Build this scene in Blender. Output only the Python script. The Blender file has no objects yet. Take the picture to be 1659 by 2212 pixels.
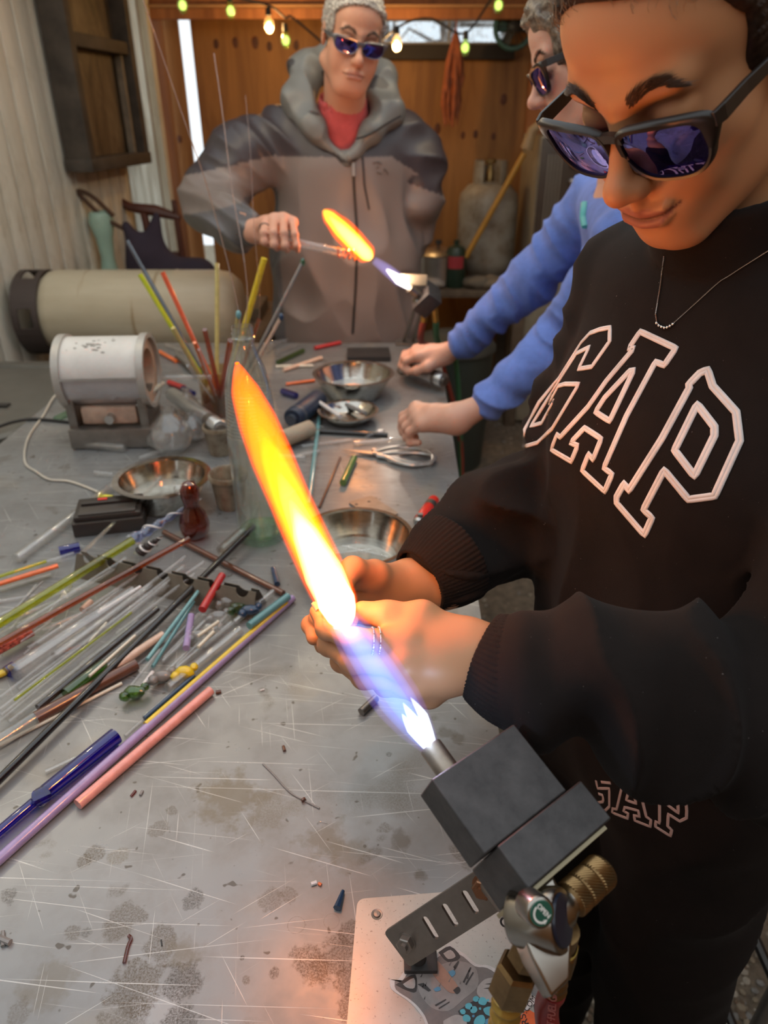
import bpy, bmesh, math, random
import numpy as np
from mathutils import Vector, Matrix, noise as mnoise
random.seed(7); np.random.seed(7)
S = bpy.context.scene
COL = S.collection

# ---------------------------------------------------------------- camera
PITCH = math.radians(29.0); FPX = 1560.0; EYE = np.array([0.0, 0.0, 1.58])
cam_data = bpy.data.cameras.new('camera'); cam = bpy.data.objects.new('camera', cam_data); COL.objects.link(cam)
cam.location = EYE; cam.rotation_euler = (math.pi/2 - PITCH, 0, 0)
cam_data.sensor_fit = 'VERTICAL'; cam_data.sensor_height = 9.8; cam_data.sensor_width = 7.35
cam_data.lens = 9.8*FPX/2212.0
cam_data.clip_start = 0.02; cam_data.clip_end = 100
cam_data.dof.use_dof = True; cam_data.dof.focus_distance = 0.66
cam_data.dof.aperture_fstop = cam_data.lens/4.2
S.camera = cam

# ---------------------------------------------------------------- daylight and exposure
world = bpy.data.worlds.new('overcast_sky'); S.world = world; world.use_nodes = True
wn = world.node_tree.nodes; wl = world.node_tree.links; wn.clear()
w_out = wn.new('ShaderNodeOutputWorld'); w_bg = wn.new('ShaderNodeBackground')
w_bg.inputs[0].default_value = (0.88, 0.95, 1.0, 1); w_bg.inputs[1].default_value = 1.32
wl.new(w_bg.outputs[0], w_out.inputs[0])

def point_light(name, loc, color, power, radius, parent=None):
    ld = bpy.data.lights.new(name, 'POINT'); ld.color = color; ld.energy = power; ld.shadow_soft_size = radius
    o = bpy.data.objects.new(name, ld); COL.objects.link(o); o.location = loc
    if parent: o.parent = parent
    return o
def area_light(name, loc, target, color, power, sx, sy):
    ld = bpy.data.lights.new(name, 'AREA'); ld.shape = 'RECTANGLE'; ld.size = sx; ld.size_y = sy; ld.color = color; ld.energy = power
    o = bpy.data.objects.new(name, ld); COL.objects.link(o); o.location = loc
    o.rotation_euler = (Vector(target)-Vector(loc)).to_track_quat('-Z', 'Y').to_euler()
    return o
LIGHTS_HERE = True
S.view_settings.view_transform = 'Standard'; S.view_settings.look = 'None'
S.view_settings.exposure = 0.0; S.view_settings.gamma = 1.0; S.view_settings.use_curve_mapping = False
S.cycles.max_bounces = 10; S.cycles.transparent_max_bounces = 40; S.cycles.transmission_bounces = 8
S.cycles.diffuse_bounces = 3; S.cycles.glossy_bounces = 4; S.cycles.volume_bounces = 0
S.cycles.sample_clamp_indirect = 4.0; S.cycles.caustics_refractive = False; S.cycles.caustics_reflective = False

# ---------------------------------------------------------------- geometry helpers
R_ = np.array([1, 0, 0.]); U_ = np.array([0, math.sin(PITCH), math.cos(PITCH)]); W_ = np.array([0, math.cos(PITCH), -math.sin(PITCH)])
def ray(px, py): return W_ + R_*(px-829.5)/FPX + U_*(1106-py)/FPX
def at_depth(px, py, t): return EYE + ray(px, py)*t
def at_z(px, py, z=0.9):
    d = ray(px, py); return EYE + d*((z-EYE[2])/d[2])
def at_y(px, py, Y):
    d = ray(px, py); return EYE + d*((Y-EYE[1])/d[1])
def at_x(px, py, X):
    d = ray(px, py); return EYE + d*(X/d[0])
V = lambda a: Vector([float(x) for x in a])

class MB:
    def __init__(self): self.v = []; self.f = []; self.m = []
    def add(self, verts, faces, m=0):
        b = len(self.v); self.v += [tuple(float(c) for c in p) for p in verts]
        self.f += [tuple(b+i for i in q) for q in faces]; self.m += [m]*len(faces); return self
    def box(self, c, s, R=None, m=0, bev=0):
        c = Vector(c); hx, hy, hz = s[0]/2, s[1]/2, s[2]/2
        if bev <= 0:
            pts = [Vector((x, y, z)) for x in (-hx, hx) for y in (-hy, hy) for z in (-hz, hz)]
            fs = [(0, 1, 3, 2), (4, 6, 7, 5), (0, 4, 5, 1), (2, 3, 7, 6), (0, 2, 6, 4), (1, 5, 7, 3)]
        else:
            bm = bmesh.new(); bmesh.ops.create_cube(bm, size=1.0)
            for q in bm.verts: q.co = Vector((q.co.x*s[0], q.co.y*s[1], q.co.z*s[2]))
            bmesh.ops.bevel(bm, geom=bm.edges[:], offset=bev, segments=2, affect='EDGES', profile=0.6)
            bm.verts.index_update(); pts = [q.co.copy() for q in bm.verts]; fs = [[q.index for q in f.verts] for f in bm.faces]; bm.free()
        if R is not None: pts = [R @ p for p in pts]
        return self.add([p+c for p in pts], fs, m)
    def rings(self, rings, cap0=True, cap1=True, m=0, closed=True):
        n = len(rings[0]); b = len(self.v)
        for r in rings: self.v += [tuple(float(c) for c in p) for p in r]
        for i in range(len(rings)-1):
            for j in range(n if closed else n-1):
                k = (j+1) % n
                self.f.append((b+i*n+j, b+i*n+k, b+(i+1)*n+k, b+(i+1)*n+j)); self.m.append(m)
        if cap0: self.f.append(tuple(b+j for j in reversed(range(n)))); self.m.append(m)
        if cap1: self.f.append(tuple(b+(len(rings)-1)*n+j for j in range(n))); self.m.append(m)
        return self
    def tube(self, pts, r, n=8, m=0, caps=True, flat=1.0):
        pts = [Vector([float(c) for c in p]) for p in pts]
        if not hasattr(r, '__len__'): r = [r]*len(pts)
        T = []
        for i in range(len(pts)):
            a = pts[max(i-1, 0)]; b = pts[min(i+1, len(pts)-1)]; t = (b-a); T.append(t.normalized() if t.length > 1e-9 else Vector((0, 0, 1)))
        up = Vector((0, 0, 1)) if abs(T[0].z) < 0.9 else Vector((1, 0, 0))
        N = (up - T[0]*up.dot(T[0])).normalized(); rings = []
        for i, p in enumerate(pts):
            N = (N - T[i]*N.dot(T[i])); N = N.normalized() if N.length > 1e-6 else Vector((1, 0, 0)); B = T[i].cross(N)
            rings.append([p + (N*math.cos(2*math.pi*j/n)*flat + B*math.sin(2*math.pi*j/n))*r[i] for j in range(n)])
        return self.rings(rings, caps, caps, m)
    def lathe(self, prof, n=24, base=(0, 0, 0), R=None, m=0, cap0=False, cap1=False):
        base = Vector(base); rings = []
        for (r, z) in prof:
            ring = [Vector((r*math.cos(2*math.pi*j/n), r*math.sin(2*math.pi*j/n), z)) for j in range(n)]
            if R is not None: ring = [R @ p for p in ring]
            rings.append([p+base for p in ring])
        return self.rings(rings, cap0, cap1, m)
    def ico(self, c, r, sub=1, sq=(1, 1, 1), R=None, m=0, jit=0, seed=0):
        bm = bmesh.new(); bmesh.ops.create_icosphere(bm, subdivisions=sub, radius=1.0); rr = random.Random(seed)
        pts = []
        for q in bm.verts:
            k = r*(1+jit*(rr.random()-.5)); p = Vector((q.co.x*sq[0]*k, q.co.y*sq[1]*k, q.co.z*sq[2]*k))
            if R is not None: p = R @ p
            pts.append(p+Vector([float(x) for x in c]))
        fs = [[q.index for q in f.verts] for f in bm.faces]; bm.free(); return self.add(pts, fs, m)
    def prism(self, poly, z0, z1, M=None, m=0):
        n = len(poly); a = [Vector((p[0], p[1], z0)) for p in poly]+[Vector((p[0], p[1], z1)) for p in poly]
        if M is not None: a = [M @ p for p in a]
        fs = [tuple(reversed(range(n))), tuple(range(n, 2*n))]+[(i, (i+1) % n, n+(i+1) % n, n+i) for i in range(n)]
        return self.add(a, fs, m)
    def build(self, name, mats, parent=None, smooth=True, angle=40, rel=True):
        me = bpy.data.meshes.new(name); me.from_pydata(self.v, [], self.f)
        if not isinstance(mats, (list, tuple)): mats = [mats]
        for m in mats: me.materials.append(m)
        if len(mats) > 1: me.polygons.foreach_set('material_index', self.m)
        if smooth:
            me.polygons.foreach_set('use_smooth', [True]*len(me.polygons)); me.set_sharp_from_angle(angle=math.radians(angle))
        me.update()
        o = bpy.data.objects.new(name, me); COL.objects.link(o)
        if parent is not None: o.parent = parent
        return o

def set_parent_keep(o, parent):           # geometry already in world space
    o.parent = parent; o.matrix_parent_inverse = parent.matrix_world.inverted()
def tag(o, label=None, cat=None, group=None, kind=None):
    if label: o['label'] = label
    if cat: o['category'] = cat
    if group: o['group'] = group
    if kind: o['kind'] = kind
    return o
def empty(name, loc=(0, 0, 0), label=None, cat=None, group=None, rot=None):
    o = bpy.data.objects.new(name, None); COL.objects.link(o); o.location = V(loc); o.empty_display_size = 0.02
    if rot is not None: o.rotation_euler = rot
    tag(o, label, cat, group); return o
def world_empty(name, loc, label, cat, group=None):
    """Empty at loc, parts given in world space are re-based with adopt()."""
    o = empty(name, loc, label, cat, group); return o
def adopt(parent, *objs):
    """objs have world-space vertices; move the mesh so the parent's transform is cancelled."""
    for o in objs:
        M = Matrix.Translation(-parent.location)
        o.data.transform(M); o.parent = parent
    return parent
def rebase(o, loc):
    o.data.transform(Matrix.Translation(-V(loc))); o.location = V(loc); return o
def frame(z, x=None):
    z = Vector([float(c) for c in z]).normalized(); x = Vector([float(c) for c in (x if x is not None else ((1, 0, 0) if abs(z.x) < .9 else (0, 1, 0)))])
    x = (x - z*x.dot(z)).normalized(); y = z.cross(x); return Matrix((x, y, z)).transposed()

# ---------------------------------------------------------------- material helpers
class NT:
    def __init__(self, name):
        self.mat = bpy.data.materials.new(name); self.mat.use_nodes = True; self.t = self.mat.node_tree; self.t.nodes.clear()
        self.out = self.t.nodes.new('ShaderNodeOutputMaterial')
    def n(self, typ, **kw):
        nd = self.t.nodes.new('ShaderNode'+typ)
        for k, v in kw.items():
            if k.startswith('i_'):
                key = k[2:]; key = int(key) if key.isdigit() else key.replace('_', ' ')
                if hasattr(v, 'is_linked') or hasattr(v, 'links'): self.t.links.new(v, nd.inputs[key])
                else: nd.inputs[key].default_value = v
            else: setattr(nd, k, v)
        return nd
    def l(self, a, b): self.t.links.new(a, b)
    def coord(self, kind='Object', scale=(1, 1, 1), rot=(0, 0, 0), loc=(0, 0, 0)):
        tc = self.n('TexCoord'); mp = self.n('Mapping'); self.l(tc.outputs[kind], mp.inputs[0])
        mp.inputs['Scale'].default_value = scale; mp.inputs['Rotation'].default_value = rot; mp.inputs['Location'].default_value = loc
        return mp.outputs[0]
    def noise(self, co, scale, detail=3, rough=0.5, dist=0):
        nd = self.n('TexNoise'); self.l(co, nd.inputs['Vector']); nd.inputs['Scale'].default_value = scale
        nd.inputs['Detail'].default_value = detail; nd.inputs['Roughness'].default_value = rough; nd.inputs['Distortion'].default_value = dist
        return nd.outputs[0]
    def ramp(self, fac, stops, interp='LINEAR'):
        nd = self.n('ValToRGB'); self.l(fac, nd.inputs[0]); nd.color_ramp.interpolation = interp
        el = nd.color_ramp.elements
        while len(el) < len(stops): el.new(0.5)
        for e, (p, c) in zip(el, stops):
            e.position = p; e.color = (c if len(c) == 4 else (*c, 1)) if hasattr(c, '__len__') else (c, c, c, 1)
        return nd.outputs[0]
    def mix(self, fac, a, b, mode='MIX'):
        nd = self.n('Mix'); nd.data_type = 'RGBA'; nd.blend_type = mode
        for key, v in ((0, fac), (6, a), (7, b)):
            if hasattr(v, 'links'): self.l(v, nd.inputs[key])
            elif key == 0: nd.inputs[0].default_value = v
            else: nd.inputs[key].default_value = (*v, 1) if len(v) == 3 else v
        return nd.outputs[2]
    def math(self, op, a, b=0.0, clamp=False):
        nd = self.n('Math', operation=op); nd.use_clamp = clamp
        for i, v in enumerate((a, b)):
            if hasattr(v, 'links'): self.l(v, nd.inputs[i])
            else: nd.inputs[i].default_value = v
        return nd.outputs[0]
    def bump(self, h, strength=0.3, dist=0.001, normal=None):
        nd = self.n('Bump'); self.l(h, nd.inputs['Height']); nd.inputs['Strength'].default_value = strength; nd.inputs['Distance'].default_value = dist
        if normal is not None: self.l(normal, nd.inputs['Normal'])
        return nd.outputs[0]
    def bsdf(self, **kw):
        nd = self.n('BsdfPrincipled')
        for k, v in kw.items():
            key = k.replace('_', ' ')
            if hasattr(v, 'links'): self.l(v, nd.inputs[key])
            elif hasattr(v, '__len__') and len(v) == 3 and key in ('Base Color', 'Specular Tint', 'Sheen Tint', 'Emission Color', 'Coat Tint'): nd.inputs[key].default_value = (*v, 1)
            else: nd.inputs[key].default_value = v
        self.l(nd.outputs[0], self.out.inputs[0]); return nd
HAS = {}
def mat(name, color, rough=0.5, metal=0.0, var=0.08, scale=20.0, bump=0.0, bscale=60.0, bdist=0.001, **kw):
    """plain procedural material: colour with fine noise variation and optional relief"""
    key = (name,)
    if key in HAS: return HAS[key]
    t = NT(name); co = t.coord('Object')
    nz = t.noise(co, scale, 4, 0.6)
    c0 = tuple(max(0, c*(1-var)) for c in color); c1 = tuple(min(1, c*(1+var)) for c in color)
    args = dict(Base_Color=t.ramp(nz, [(0.3, c0), (0.7, c1)]), Roughness=rough, Metallic=metal)
    if bump: args['Normal'] = t.bump(t.noise(co, bscale, 4, 0.6), bump, bdist)
    args.update(kw); t.bsdf(**args); HAS[key] = t.mat; return t.mat
def glass(name, tint=(0.99, 0.985, 0.975), clear=0.6, rough=0.02, ior=1.47, glint=1.0, milk=0.05):
    """solid glass: mostly straight-through light, some refraction, a mirror glint that grows at the rim, a trace of milkiness"""
    if (name,) in HAS: return HAS[(name,)]
    t = NT(name)
    g = t.n('BsdfGlass'); g.inputs['Color'].default_value = (*tint, 1); g.inputs['Roughness'].default_value = rough; g.inputs['IOR'].default_value = ior
    tr = t.n('BsdfTransparent'); tr.inputs[0].default_value = (*tint, 1)
    df = t.n('BsdfDiffuse'); df.inputs[0].default_value = (*tint, 1)
    m1 = t.n('MixShader'); m1.inputs[0].default_value = (1-clear)*.55; t.l(tr.outputs[0], m1.inputs[1]); t.l(g.outputs[0], m1.inputs[2])
    m0 = t.n('MixShader'); m0.inputs[0].default_value = milk; t.l(m1.outputs[0], m0.inputs[1]); t.l(df.outputs[0], m0.inputs[2])
    gl = t.n('BsdfGlossy'); gl.inputs['Roughness'].default_value = 0.05
    lw = t.n('LayerWeight'); lw.inputs[0].default_value = 0.5; geo = t.n('NewGeometry')
    k = t.math('MULTIPLY', t.math('ADD', t.math('MULTIPLY', t.math('POWER', lw.outputs['Facing'], 2.2), 0.65*glint), 0.09), t.math('SUBTRACT', 1.0, geo.outputs['Backfacing']))
    m2 = t.n('MixShader'); t.l(k, m2.inputs[0]); t.l(m0.outputs[0], m2.inputs[1]); t.l(gl.outputs[0], m2.inputs[2])
    t.l(m2.outputs[0], t.out.inputs[0]); HAS[(name,)] = t.mat; return t.mat

# ---------------------------------------------------------------- implicit surfaces (sparse surface nets)
f32 = np.float32
def sm(a, b, k):
    h = np.maximum(k-np.abs(a-b), 0)/k; return np.minimum(a, b)-h*h*k*0.25
def smx(a, b, k): return -sm(-a, -b, k)
def ell(p, c, r, R=None):
    q = p-np.array(c, f32)
    if R is not None: q = q@np.array(R, f32)
    r = np.array(r, f32); k0 = np.sqrt(((q/r)**2).sum(1)); k1 = np.sqrt(((q/(r*r))**2).sum(1))+1e-9
    return k0*(k0-1)/k1
def sph(p, c, r): return np.sqrt(((p-np.array(c, f32))**2).sum(1))-r
def cone(p, a, b, ra, rb, flat=None):
    a = np.array(a, f32); b = np.array(b, f32); ab = b-a; pa = p-a
    t = np.clip((pa@ab)/(ab@ab), 0, 1); q = pa-t[:, None]*ab
    if flat is not None:      # (direction, factor): squash along direction
        n = np.array(flat[0], f32); n = n/np.linalg.norm(n); q = q+n*((q@n)*(1/flat[1]-1))[:, None]
    return np.sqrt((q*q).sum(1))-(ra+(rb-ra)*t)
def chain(p, pts, rs, k=0.01, flat=None):
    d = None
    for i in range(len(pts)-1):
        e = cone(p, pts[i], pts[i+1], rs[i], rs[i+1], flat); d = e if d is None else sm(d, e, k)
    return d
def vnoise(p, scale, seed=0):
    """cheap smooth pseudo noise: sum of rotated sines, about -1..1"""
    rs = np.random.RandomState(seed); o = np.zeros(len(p), f32)
    for i in range(5):
        k = rs.randn(3); k = k/np.linalg.norm(k)*scale*(0.7+0.8*rs.rand()); o += np.sin(p@k.astype(f32)+rs.rand()*6.28)
    return o/3.2
def surface_nets(f, lo, hi, h, slack=1.0, project=True):
    B = 8; lo = np.array(lo, float); hi = np.array(hi, float); nb = np.ceil((hi-lo)/(h*B)).astype(int)
    g = np.stack(np.meshgrid(*[np.arange(n) for n in nb], indexing='ij'), -1).reshape(-1, 3)
    cen = (lo+(g+0.5)*B*h).astype(f32); d = np.concatenate([f(cen[i:i+200000]) for i in range(0, len(cen), 200000)])
    g = g[np.abs(d) < h*B*0.87*1.15*slack+h]
    nd = np.stack(np.meshgrid(*[np.arange(B+1)]*3, indexing='ij'), -1).reshape(-1, 3)
    ids = []; pos = []; edges = []; N = (nb*B+2).astype(np.int64)
    def gid(c): return (c[..., 0]*N[1]+c[..., 1])*N[2]+c[..., 2]
    CH = 400
    for s in range(0, len(g), CH):
        gb = g[s:s+CH]; node = gb[:, None, :]*B+nd[None]; P = (lo+node*h).astype(f32)
        D = f(P.reshape(-1, 3)).reshape(len(gb), B+1, B+1, B+1)
        ins = D < 0; cnt = np.zeros((len(gb), B, B, B), np.int8); ps = np.zeros((len(gb), B, B, B, 3), f32); nx = np.zeros((len(gb), B, B, B), f32)
        for i in (0, 1):
            for j in (0, 1):
                for k in (0, 1): cnt += ins[:, i:i+B, j:j+B, k:k+B]
        act = (cnt > 0) & (cnt < 8)
        bi, ci, cj, ck = np.nonzero(act)
        if len(bi) == 0: continue
        acc = np.zeros((len(bi), 3)); num = np.zeros(len(bi))
        for ax in range(3):
            for u in (0, 1):
                for v in (0, 1):
                    o0 = [0, 0, 0]; oth = [a for a in range(3) if a != ax]; o0[oth[0]] = u; o0[oth[1]] = v; o1 = list(o0); o1[ax] = 1
                    d0 = D[bi, ci+o0[0], cj+o0[1], ck+o0[2]]; d1 = D[bi, ci+o1[0], cj+o1[1], ck+o1[2]]
                    x = (d0 < 0) != (d1 < 0); t = np.where(x, d0/np.where(x, d0-d1, 1), 0)
                    pt = np.array(o0)[None]+np.zeros((len(bi), 3)); pt[:, ax] += t; acc += pt*x[:, None]; num += x
        cell = gb[bi]*B+np.stack([ci, cj, ck], 1); ids.append(gid(cell)); pos.append(lo+(cell+acc/num[:, None])*h)
        for ax in range(3):
            sl0 = [slice(0, B)]*3; sl1 = list(sl0); sl1[ax] = slice(1, B+1)
            a = ins[(slice(None), *sl0)]; b = ins[(slice(None), *sl1)]; bb, x, y, z = np.nonzero(a != b)
            c = gb[bb]*B+np.stack([x, y, z], 1); o1, o2 = [(1, 2), (2, 0), (0, 1)][ax]; e1 = np.zeros(3, int); e1[o1] = 1; e2 = np.zeros(3, int); e2[o2] = 1
            q = np.stack([gid(c-e1-e2), gid(c-e2), gid(c), gid(c-e1)], 1); fl = a[bb, x, y, z]
            q[~fl] = q[~fl][:, ::-1]; edges.append(q)
    ids = np.concatenate(ids); pos = np.concatenate(pos); Q = np.concatenate(edges)
    o = np.argsort(ids); ids = ids[o]; pos = pos[o]
    I = np.searchsorted(ids, Q); I = np.clip(I, 0, len(ids)-1); ok = (ids[I] == Q).all(1); I = I[ok]
    if project:
        p = pos.astype(f32); e = h*0.5; d0 = f(p); G = np.stack([f(p+np.eye(3, dtype=f32)[a]*e)-d0 for a in range(3)], 1)/e
        g2 = (G*G).sum(1)+1e-4; st = np.clip(d0/g2, -h, h); pos = pos-(G*st[:, None])*0.9
    return pos, I
def np_mesh(name, pos, quads, mats, parent=None, cols=None, keep=None):
    if keep is not None:
        k = keep(pos); fm = k[quads].all(1); quads = quads[fm]; used = np.unique(quads); mp = -np.ones(len(pos), int); mp[used] = np.arange(len(used)); quads = mp[quads]; pos = pos[used]
        if cols is not None: cols = cols[used]
    me = bpy.data.meshes.new(name); me.vertices.add(len(pos)); me.vertices.foreach_set('co', pos.astype(f32).ravel())
    n = quads.shape[1]
    me.loops.add(quads.size); me.loops.foreach_set('vertex_index', quads.astype(np.int32).ravel())
    me.polygons.add(len(quads)); me.polygons.foreach_set('loop_start', np.arange(0, quads.size, n, dtype=np.int32)); me.polygons.foreach_set('loop_total', np.full(len(quads), n, np.int32))
    me.polygons.foreach_set('use_smooth', np.ones(len(quads), bool)); me.update(calc_edges=True)
    if cols is not None:
        ca = me.color_attributes.new('Col', 'FLOAT_COLOR', 'POINT'); c4 = np.ones((len(pos), 4), f32); c4[:, :3] = cols; ca.data.foreach_set('color', c4.ravel())
    if not isinstance(mats, (list, tuple)): mats = [mats]
    for m in mats: me.materials.append(m)
    o = bpy.data.objects.new(name, me); COL.objects.link(o)
    if parent is not None: o.parent = parent
    return o
def trace(f, o, d, t0, t1, step=0.9):
    """sphere-trace rays onto an implicit surface"""
    o = np.asarray(o, f32); d = np.asarray(d, f32); t = np.full(len(d), t0, f32); dn = np.linalg.norm(d, axis=1)
    for i in range(90): t = t+np.clip(f(o+d*t[:, None]), -0.01, 0.05)*step/dn
    return t
def rot_of(rv):
    rv = np.array(rv, float); th = np.linalg.norm(rv); k = rv/th; K = np.array([[0, -k[2], k[1]], [k[2], 0, -k[0]], [-k[1], k[0], 0]])
    return np.eye(3)+math.sin(th)*K+(1-math.cos(th))*K@K
# ================================================================ SETTING
def ply(name, base, dark, scale=1.0):
    t = NT(name); co = t.coord('Object', (1*scale, 1*scale, 0.12*scale)); w = t.noise(co, 9, 6, 0.65, 1.2)
    co2 = t.coord('Object', (60*scale, 60*scale, 1.5*scale)); g = t.noise(co2, 3, 3, 0.6)
    c = t.ramp(w, [(0.3, dark), (0.55, base), (0.75, tuple(min(1, x*1.2) for x in base))])
    c = t.mix(t.ramp(g, [(0.35, 0.0), (0.7, 0.35)]), c, dark)
    t.bsdf(Base_Color=c, Roughness=0.62, Normal=t.bump(g, 0.25, 0.001)); return t.mat
M_ply = ply('plywood_stained', (0.36, 0.165, 0.045), (0.20, 0.08, 0.02))
M_beam = ply('beam_wood', (0.42, 0.16, 0.05), (0.22, 0.075, 0.02))
M_knot = mat('knot_wood', (0.10, 0.03, 0.012), 0.6, var=0.3)
def white_plank():
    t = NT('whitewashed_plank'); oi = t.n('ObjectInfo')
    co = t.coord('Object', (1, 1, 0.15)); w = t.noise(co, 14, 6, 0.7, 0.4); d = t.noise(t.coord('Object', (1, 1, 1)), 3.5, 5, 0.7)
    c = t.ramp(w, [(0.28, (0.50, 0.47, 0.38)), (0.5, (0.72, 0.71, 0.63)), (0.8, (0.82, 0.82, 0.76))])
    c = t.mix(t.ramp(d, [(0.52, 0.0), (0.75, 0.6)]), c, (0.30, 0.26, 0.19))
    c = t.mix(t.math('MULTIPLY', oi.outputs['Random'], 0.22), c, (0.40, 0.37, 0.30))
    t.bsdf(Base_Color=c, Roughness=0.7, Normal=t.bump(w, 0.3, 0.002)); return t.mat
M_plank = white_plank()
M_darkwood = mat('dark_old_wood', (0.055, 0.045, 0.036), 0.7, var=0.4, scale=12, bump=0.4, bscale=30)
M_floor = mat('gravel_dirt', (0.20, 0.16, 0.115), 0.95, var=0.35, scale=30, bump=0.8, bscale=90, bdist=0.01)

# floor with pebbles
fl = MB(); fl.box((0.2, 1.7, -0.03), (4.4, 6.2, 0.06)); floor = fl.build('floor', M_floor, smooth=False); tag(floor, kind='structure')
peb_mats = [mat('pebble_%s' % n, c, 0.8, var=0.25, scale=60) for n, c in (('tan', (0.33, 0.27, 0.19)), ('grey', (0.27, 0.26, 0.24)), ('brown', (0.20, 0.14, 0.09)), ('pale', (0.46, 0.41, 0.33)))]
protos = []
for k in range(12):
    me = MB().ico((0, 0, 0), 1.0, 1, (1, 0.7+0.06*(k % 4), 0.5), jit=0.35, seed=k).build('pebble', peb_mats[k % 4], floor); protos.append(me)
rp = random.Random(5); npb = 0
spots = []
for i in range(4200):
    px = rp.uniform(1280, 1800); py = rp.uniform(1900, 2420)
    if px+0.8*(py-2000) < 1480: continue
    q = at_z(px, py, 0.004); spots.append(q)
spots.sort(key=lambda q: q[0]*q[0]+q[1]*q[1])
used = []
for q in spots:
    r = rp.uniform(0.006, 0.016)
    if any((q[0]-a)**2+(q[1]-b)**2 < (0.75*(r+c))**2 for a, b, c in used[-400:]): continue
    used.append((q[0], q[1], r))
for i, (x, y, r) in enumerate(used[:285]):
    o = protos[i] if i < 12 else protos[i % 12].copy()
    if i >= 12: COL.objects.link(o)
    o.parent = floor; o.location = (x, y, r*0.2); o.scale = (r, r, r*0.9); o.rotation_euler = (0, 0, rp.uniform(0, 6.28))
gb = MB()
for i in range(2600):
    x = rp.uniform(0.1, 2.2); y = rp.uniform(0.2, 4.2)
    if i < 900: q = at_z(rp.uniform(1250, 1850), rp.uniform(1850, 2500), 0.003); x, y = q[0], q[1]
    r = rp.uniform(0.004, 0.012); gb.ico((x, y, r*0.2), r, 0, (1, 0.8, 0.5), R=Matrix.Rotation(rp.uniform(0, 6.28), 3, 'Z'), m=i % 4)
g = gb.build('gravel', peb_mats, floor, smooth=False); g['kind'] = 'stuff'

# left wall: boards that run a little across the view
WA = math.atan(0.1)
def wallx(Y): return -1.2-0.1*(4.7-Y)
wl_ = empty('wall_left', (wallx(0.0), 0.0, 0)); tag(wl_, kind='structure')
bk = MB(); bk.box((-0.035, 1.35, 1.15), (0.02, 5.26, 2.3)); o = bk.build('backing_board', M_darkwood, wl_, smooth=False)
pw = 0.112; nplank = 0
pm = MB().box((0, 0, 1.15), (0.018, pw-0.009, 2.3), bev=0.004)
pm0 = pm.build('plank', M_plank, wl_, smooth=True)
Y = -1.24; first = True
rpl = random.Random(3)
while Y < 3.95:
    o = pm0 if first else pm0.copy()
    if not first: COL.objects.link(o)
    first = False; o.parent = wl_; o.location = (rpl.uniform(-0.002, 0.002), Y, 0); Y += pw
wl_.rotation_euler = (0, 0, -WA)
# ribbed translucent panel that lets daylight through
t = NT('ribbed_plastic'); nz = t.noise(t.coord('Object', (1, 1, 0.2)), 20, 4, 0.6)
dif = t.n('BsdfDiffuse'); dif.inputs[0].default_value = (0.80, 0.80, 0.74, 1); tl = t.n('BsdfTranslucent'); t.l(t.ramp(nz, [(0.3, (0.55, 0.55, 0.5)), (0.7, (0.85, 0.86, 0.82))]), tl.inputs[0])
mx = t.n('MixShader'); mx.inputs[0].default_value = 0.7; t.l(dif.outputs[0], mx.inputs[1]); t.l(tl.outputs[0], mx.inputs[2]); t.l(mx.outputs[0], t.out.inputs[0]); M_ribbed = t.mat
rb = MB(); ringA = []; ringB = []; n = 56
for i in range(n+1):
    y = 3.94+0.44*i/n; x = 0.012*math.sin(i*2*math.pi/7.0)
    ringA.append((x, y, 0.0)); ringB.append((x, y, 2.3))
rb.rings([ringA, ringB, [(p[0]+0.003, p[1], p[2]) for p in ringB], [(p[0]+0.003, p[1], p[2]) for p in ringA]], False, False, closed=False)
o = rb.build('ribbed_panel', M_ribbed, wl_, smooth=False)
bk = MB(); bk.box((0.0, 4.53, 1.15), (0.03, 0.30, 2.3)); bk.build('corner_board', M_ply, wl_, smooth=False)
bk = MB(); bk.box((0.03, 4.40, 1.15), (0.04, 0.05, 2.3)); bk.build('batten', M_plank, wl_, smooth=False)

# old framed window board on the left wall
fr = empty('framed_board', V((wallx(3.62)+0.05, 3.62, 1.36)), 'dark weathered wooden frame with stained panels hanging on the whitewashed wall', 'frame'); fr.rotation_euler = (0, 0, -WA)
M_stain = NT('stained_panel'); nz = M_stain.noise(M_stain.coord('Object', (3, 3, 1.2)), 3.2, 6, 0.7, 0.6)
M_stain.bsdf(Base_Color=M_stain.ramp(nz, [(0.35, (0.035, 0.025, 0.016)), (0.52, (0.12, 0.085, 0.05)), (0.7, (0.20, 0.16, 0.10))]), Roughness=0.5); M_stain = M_stain.mat
Wd, Ht = 0.58, 0.86
for (n_, c, s) in (('stile', (0.03, -Wd/2, Ht/2), (0.11, 0.05, Ht)), ('stile', (0.03, Wd/2, Ht/2), (0.11, 0.05, Ht)), ('bottom_rail', (0.03, 0, 0.025), (0.12, Wd+0.06, 0.05)), ('middle_rail', (0.045, 0, 0.47), (0.06, Wd-0.04, 0.05)), ('top_rail', (0.03, 0, Ht-0.02), (0.11, Wd, 0.05))):
    MB().box(c, s, bev=0.006).build(n_, M_darkwood, fr)
for z0, z1 in ((0.05, 0.445), (0.495, Ht-0.045)):
    MB().box((0.0, 0, (z0+z1)/2), (0.02, Wd-0.04, z1-z0)).build('panel', M_stain, fr, smooth=False)
for s_ in (-1, 1): MB().box((0.035, s_*(Wd/2-0.055), 0.25), (0.03, 0.02, 0.40)).build('inner_strip', mat('grey_old_wood', (0.20, 0.17, 0.13), 0.7, var=0.3), fr)

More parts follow.
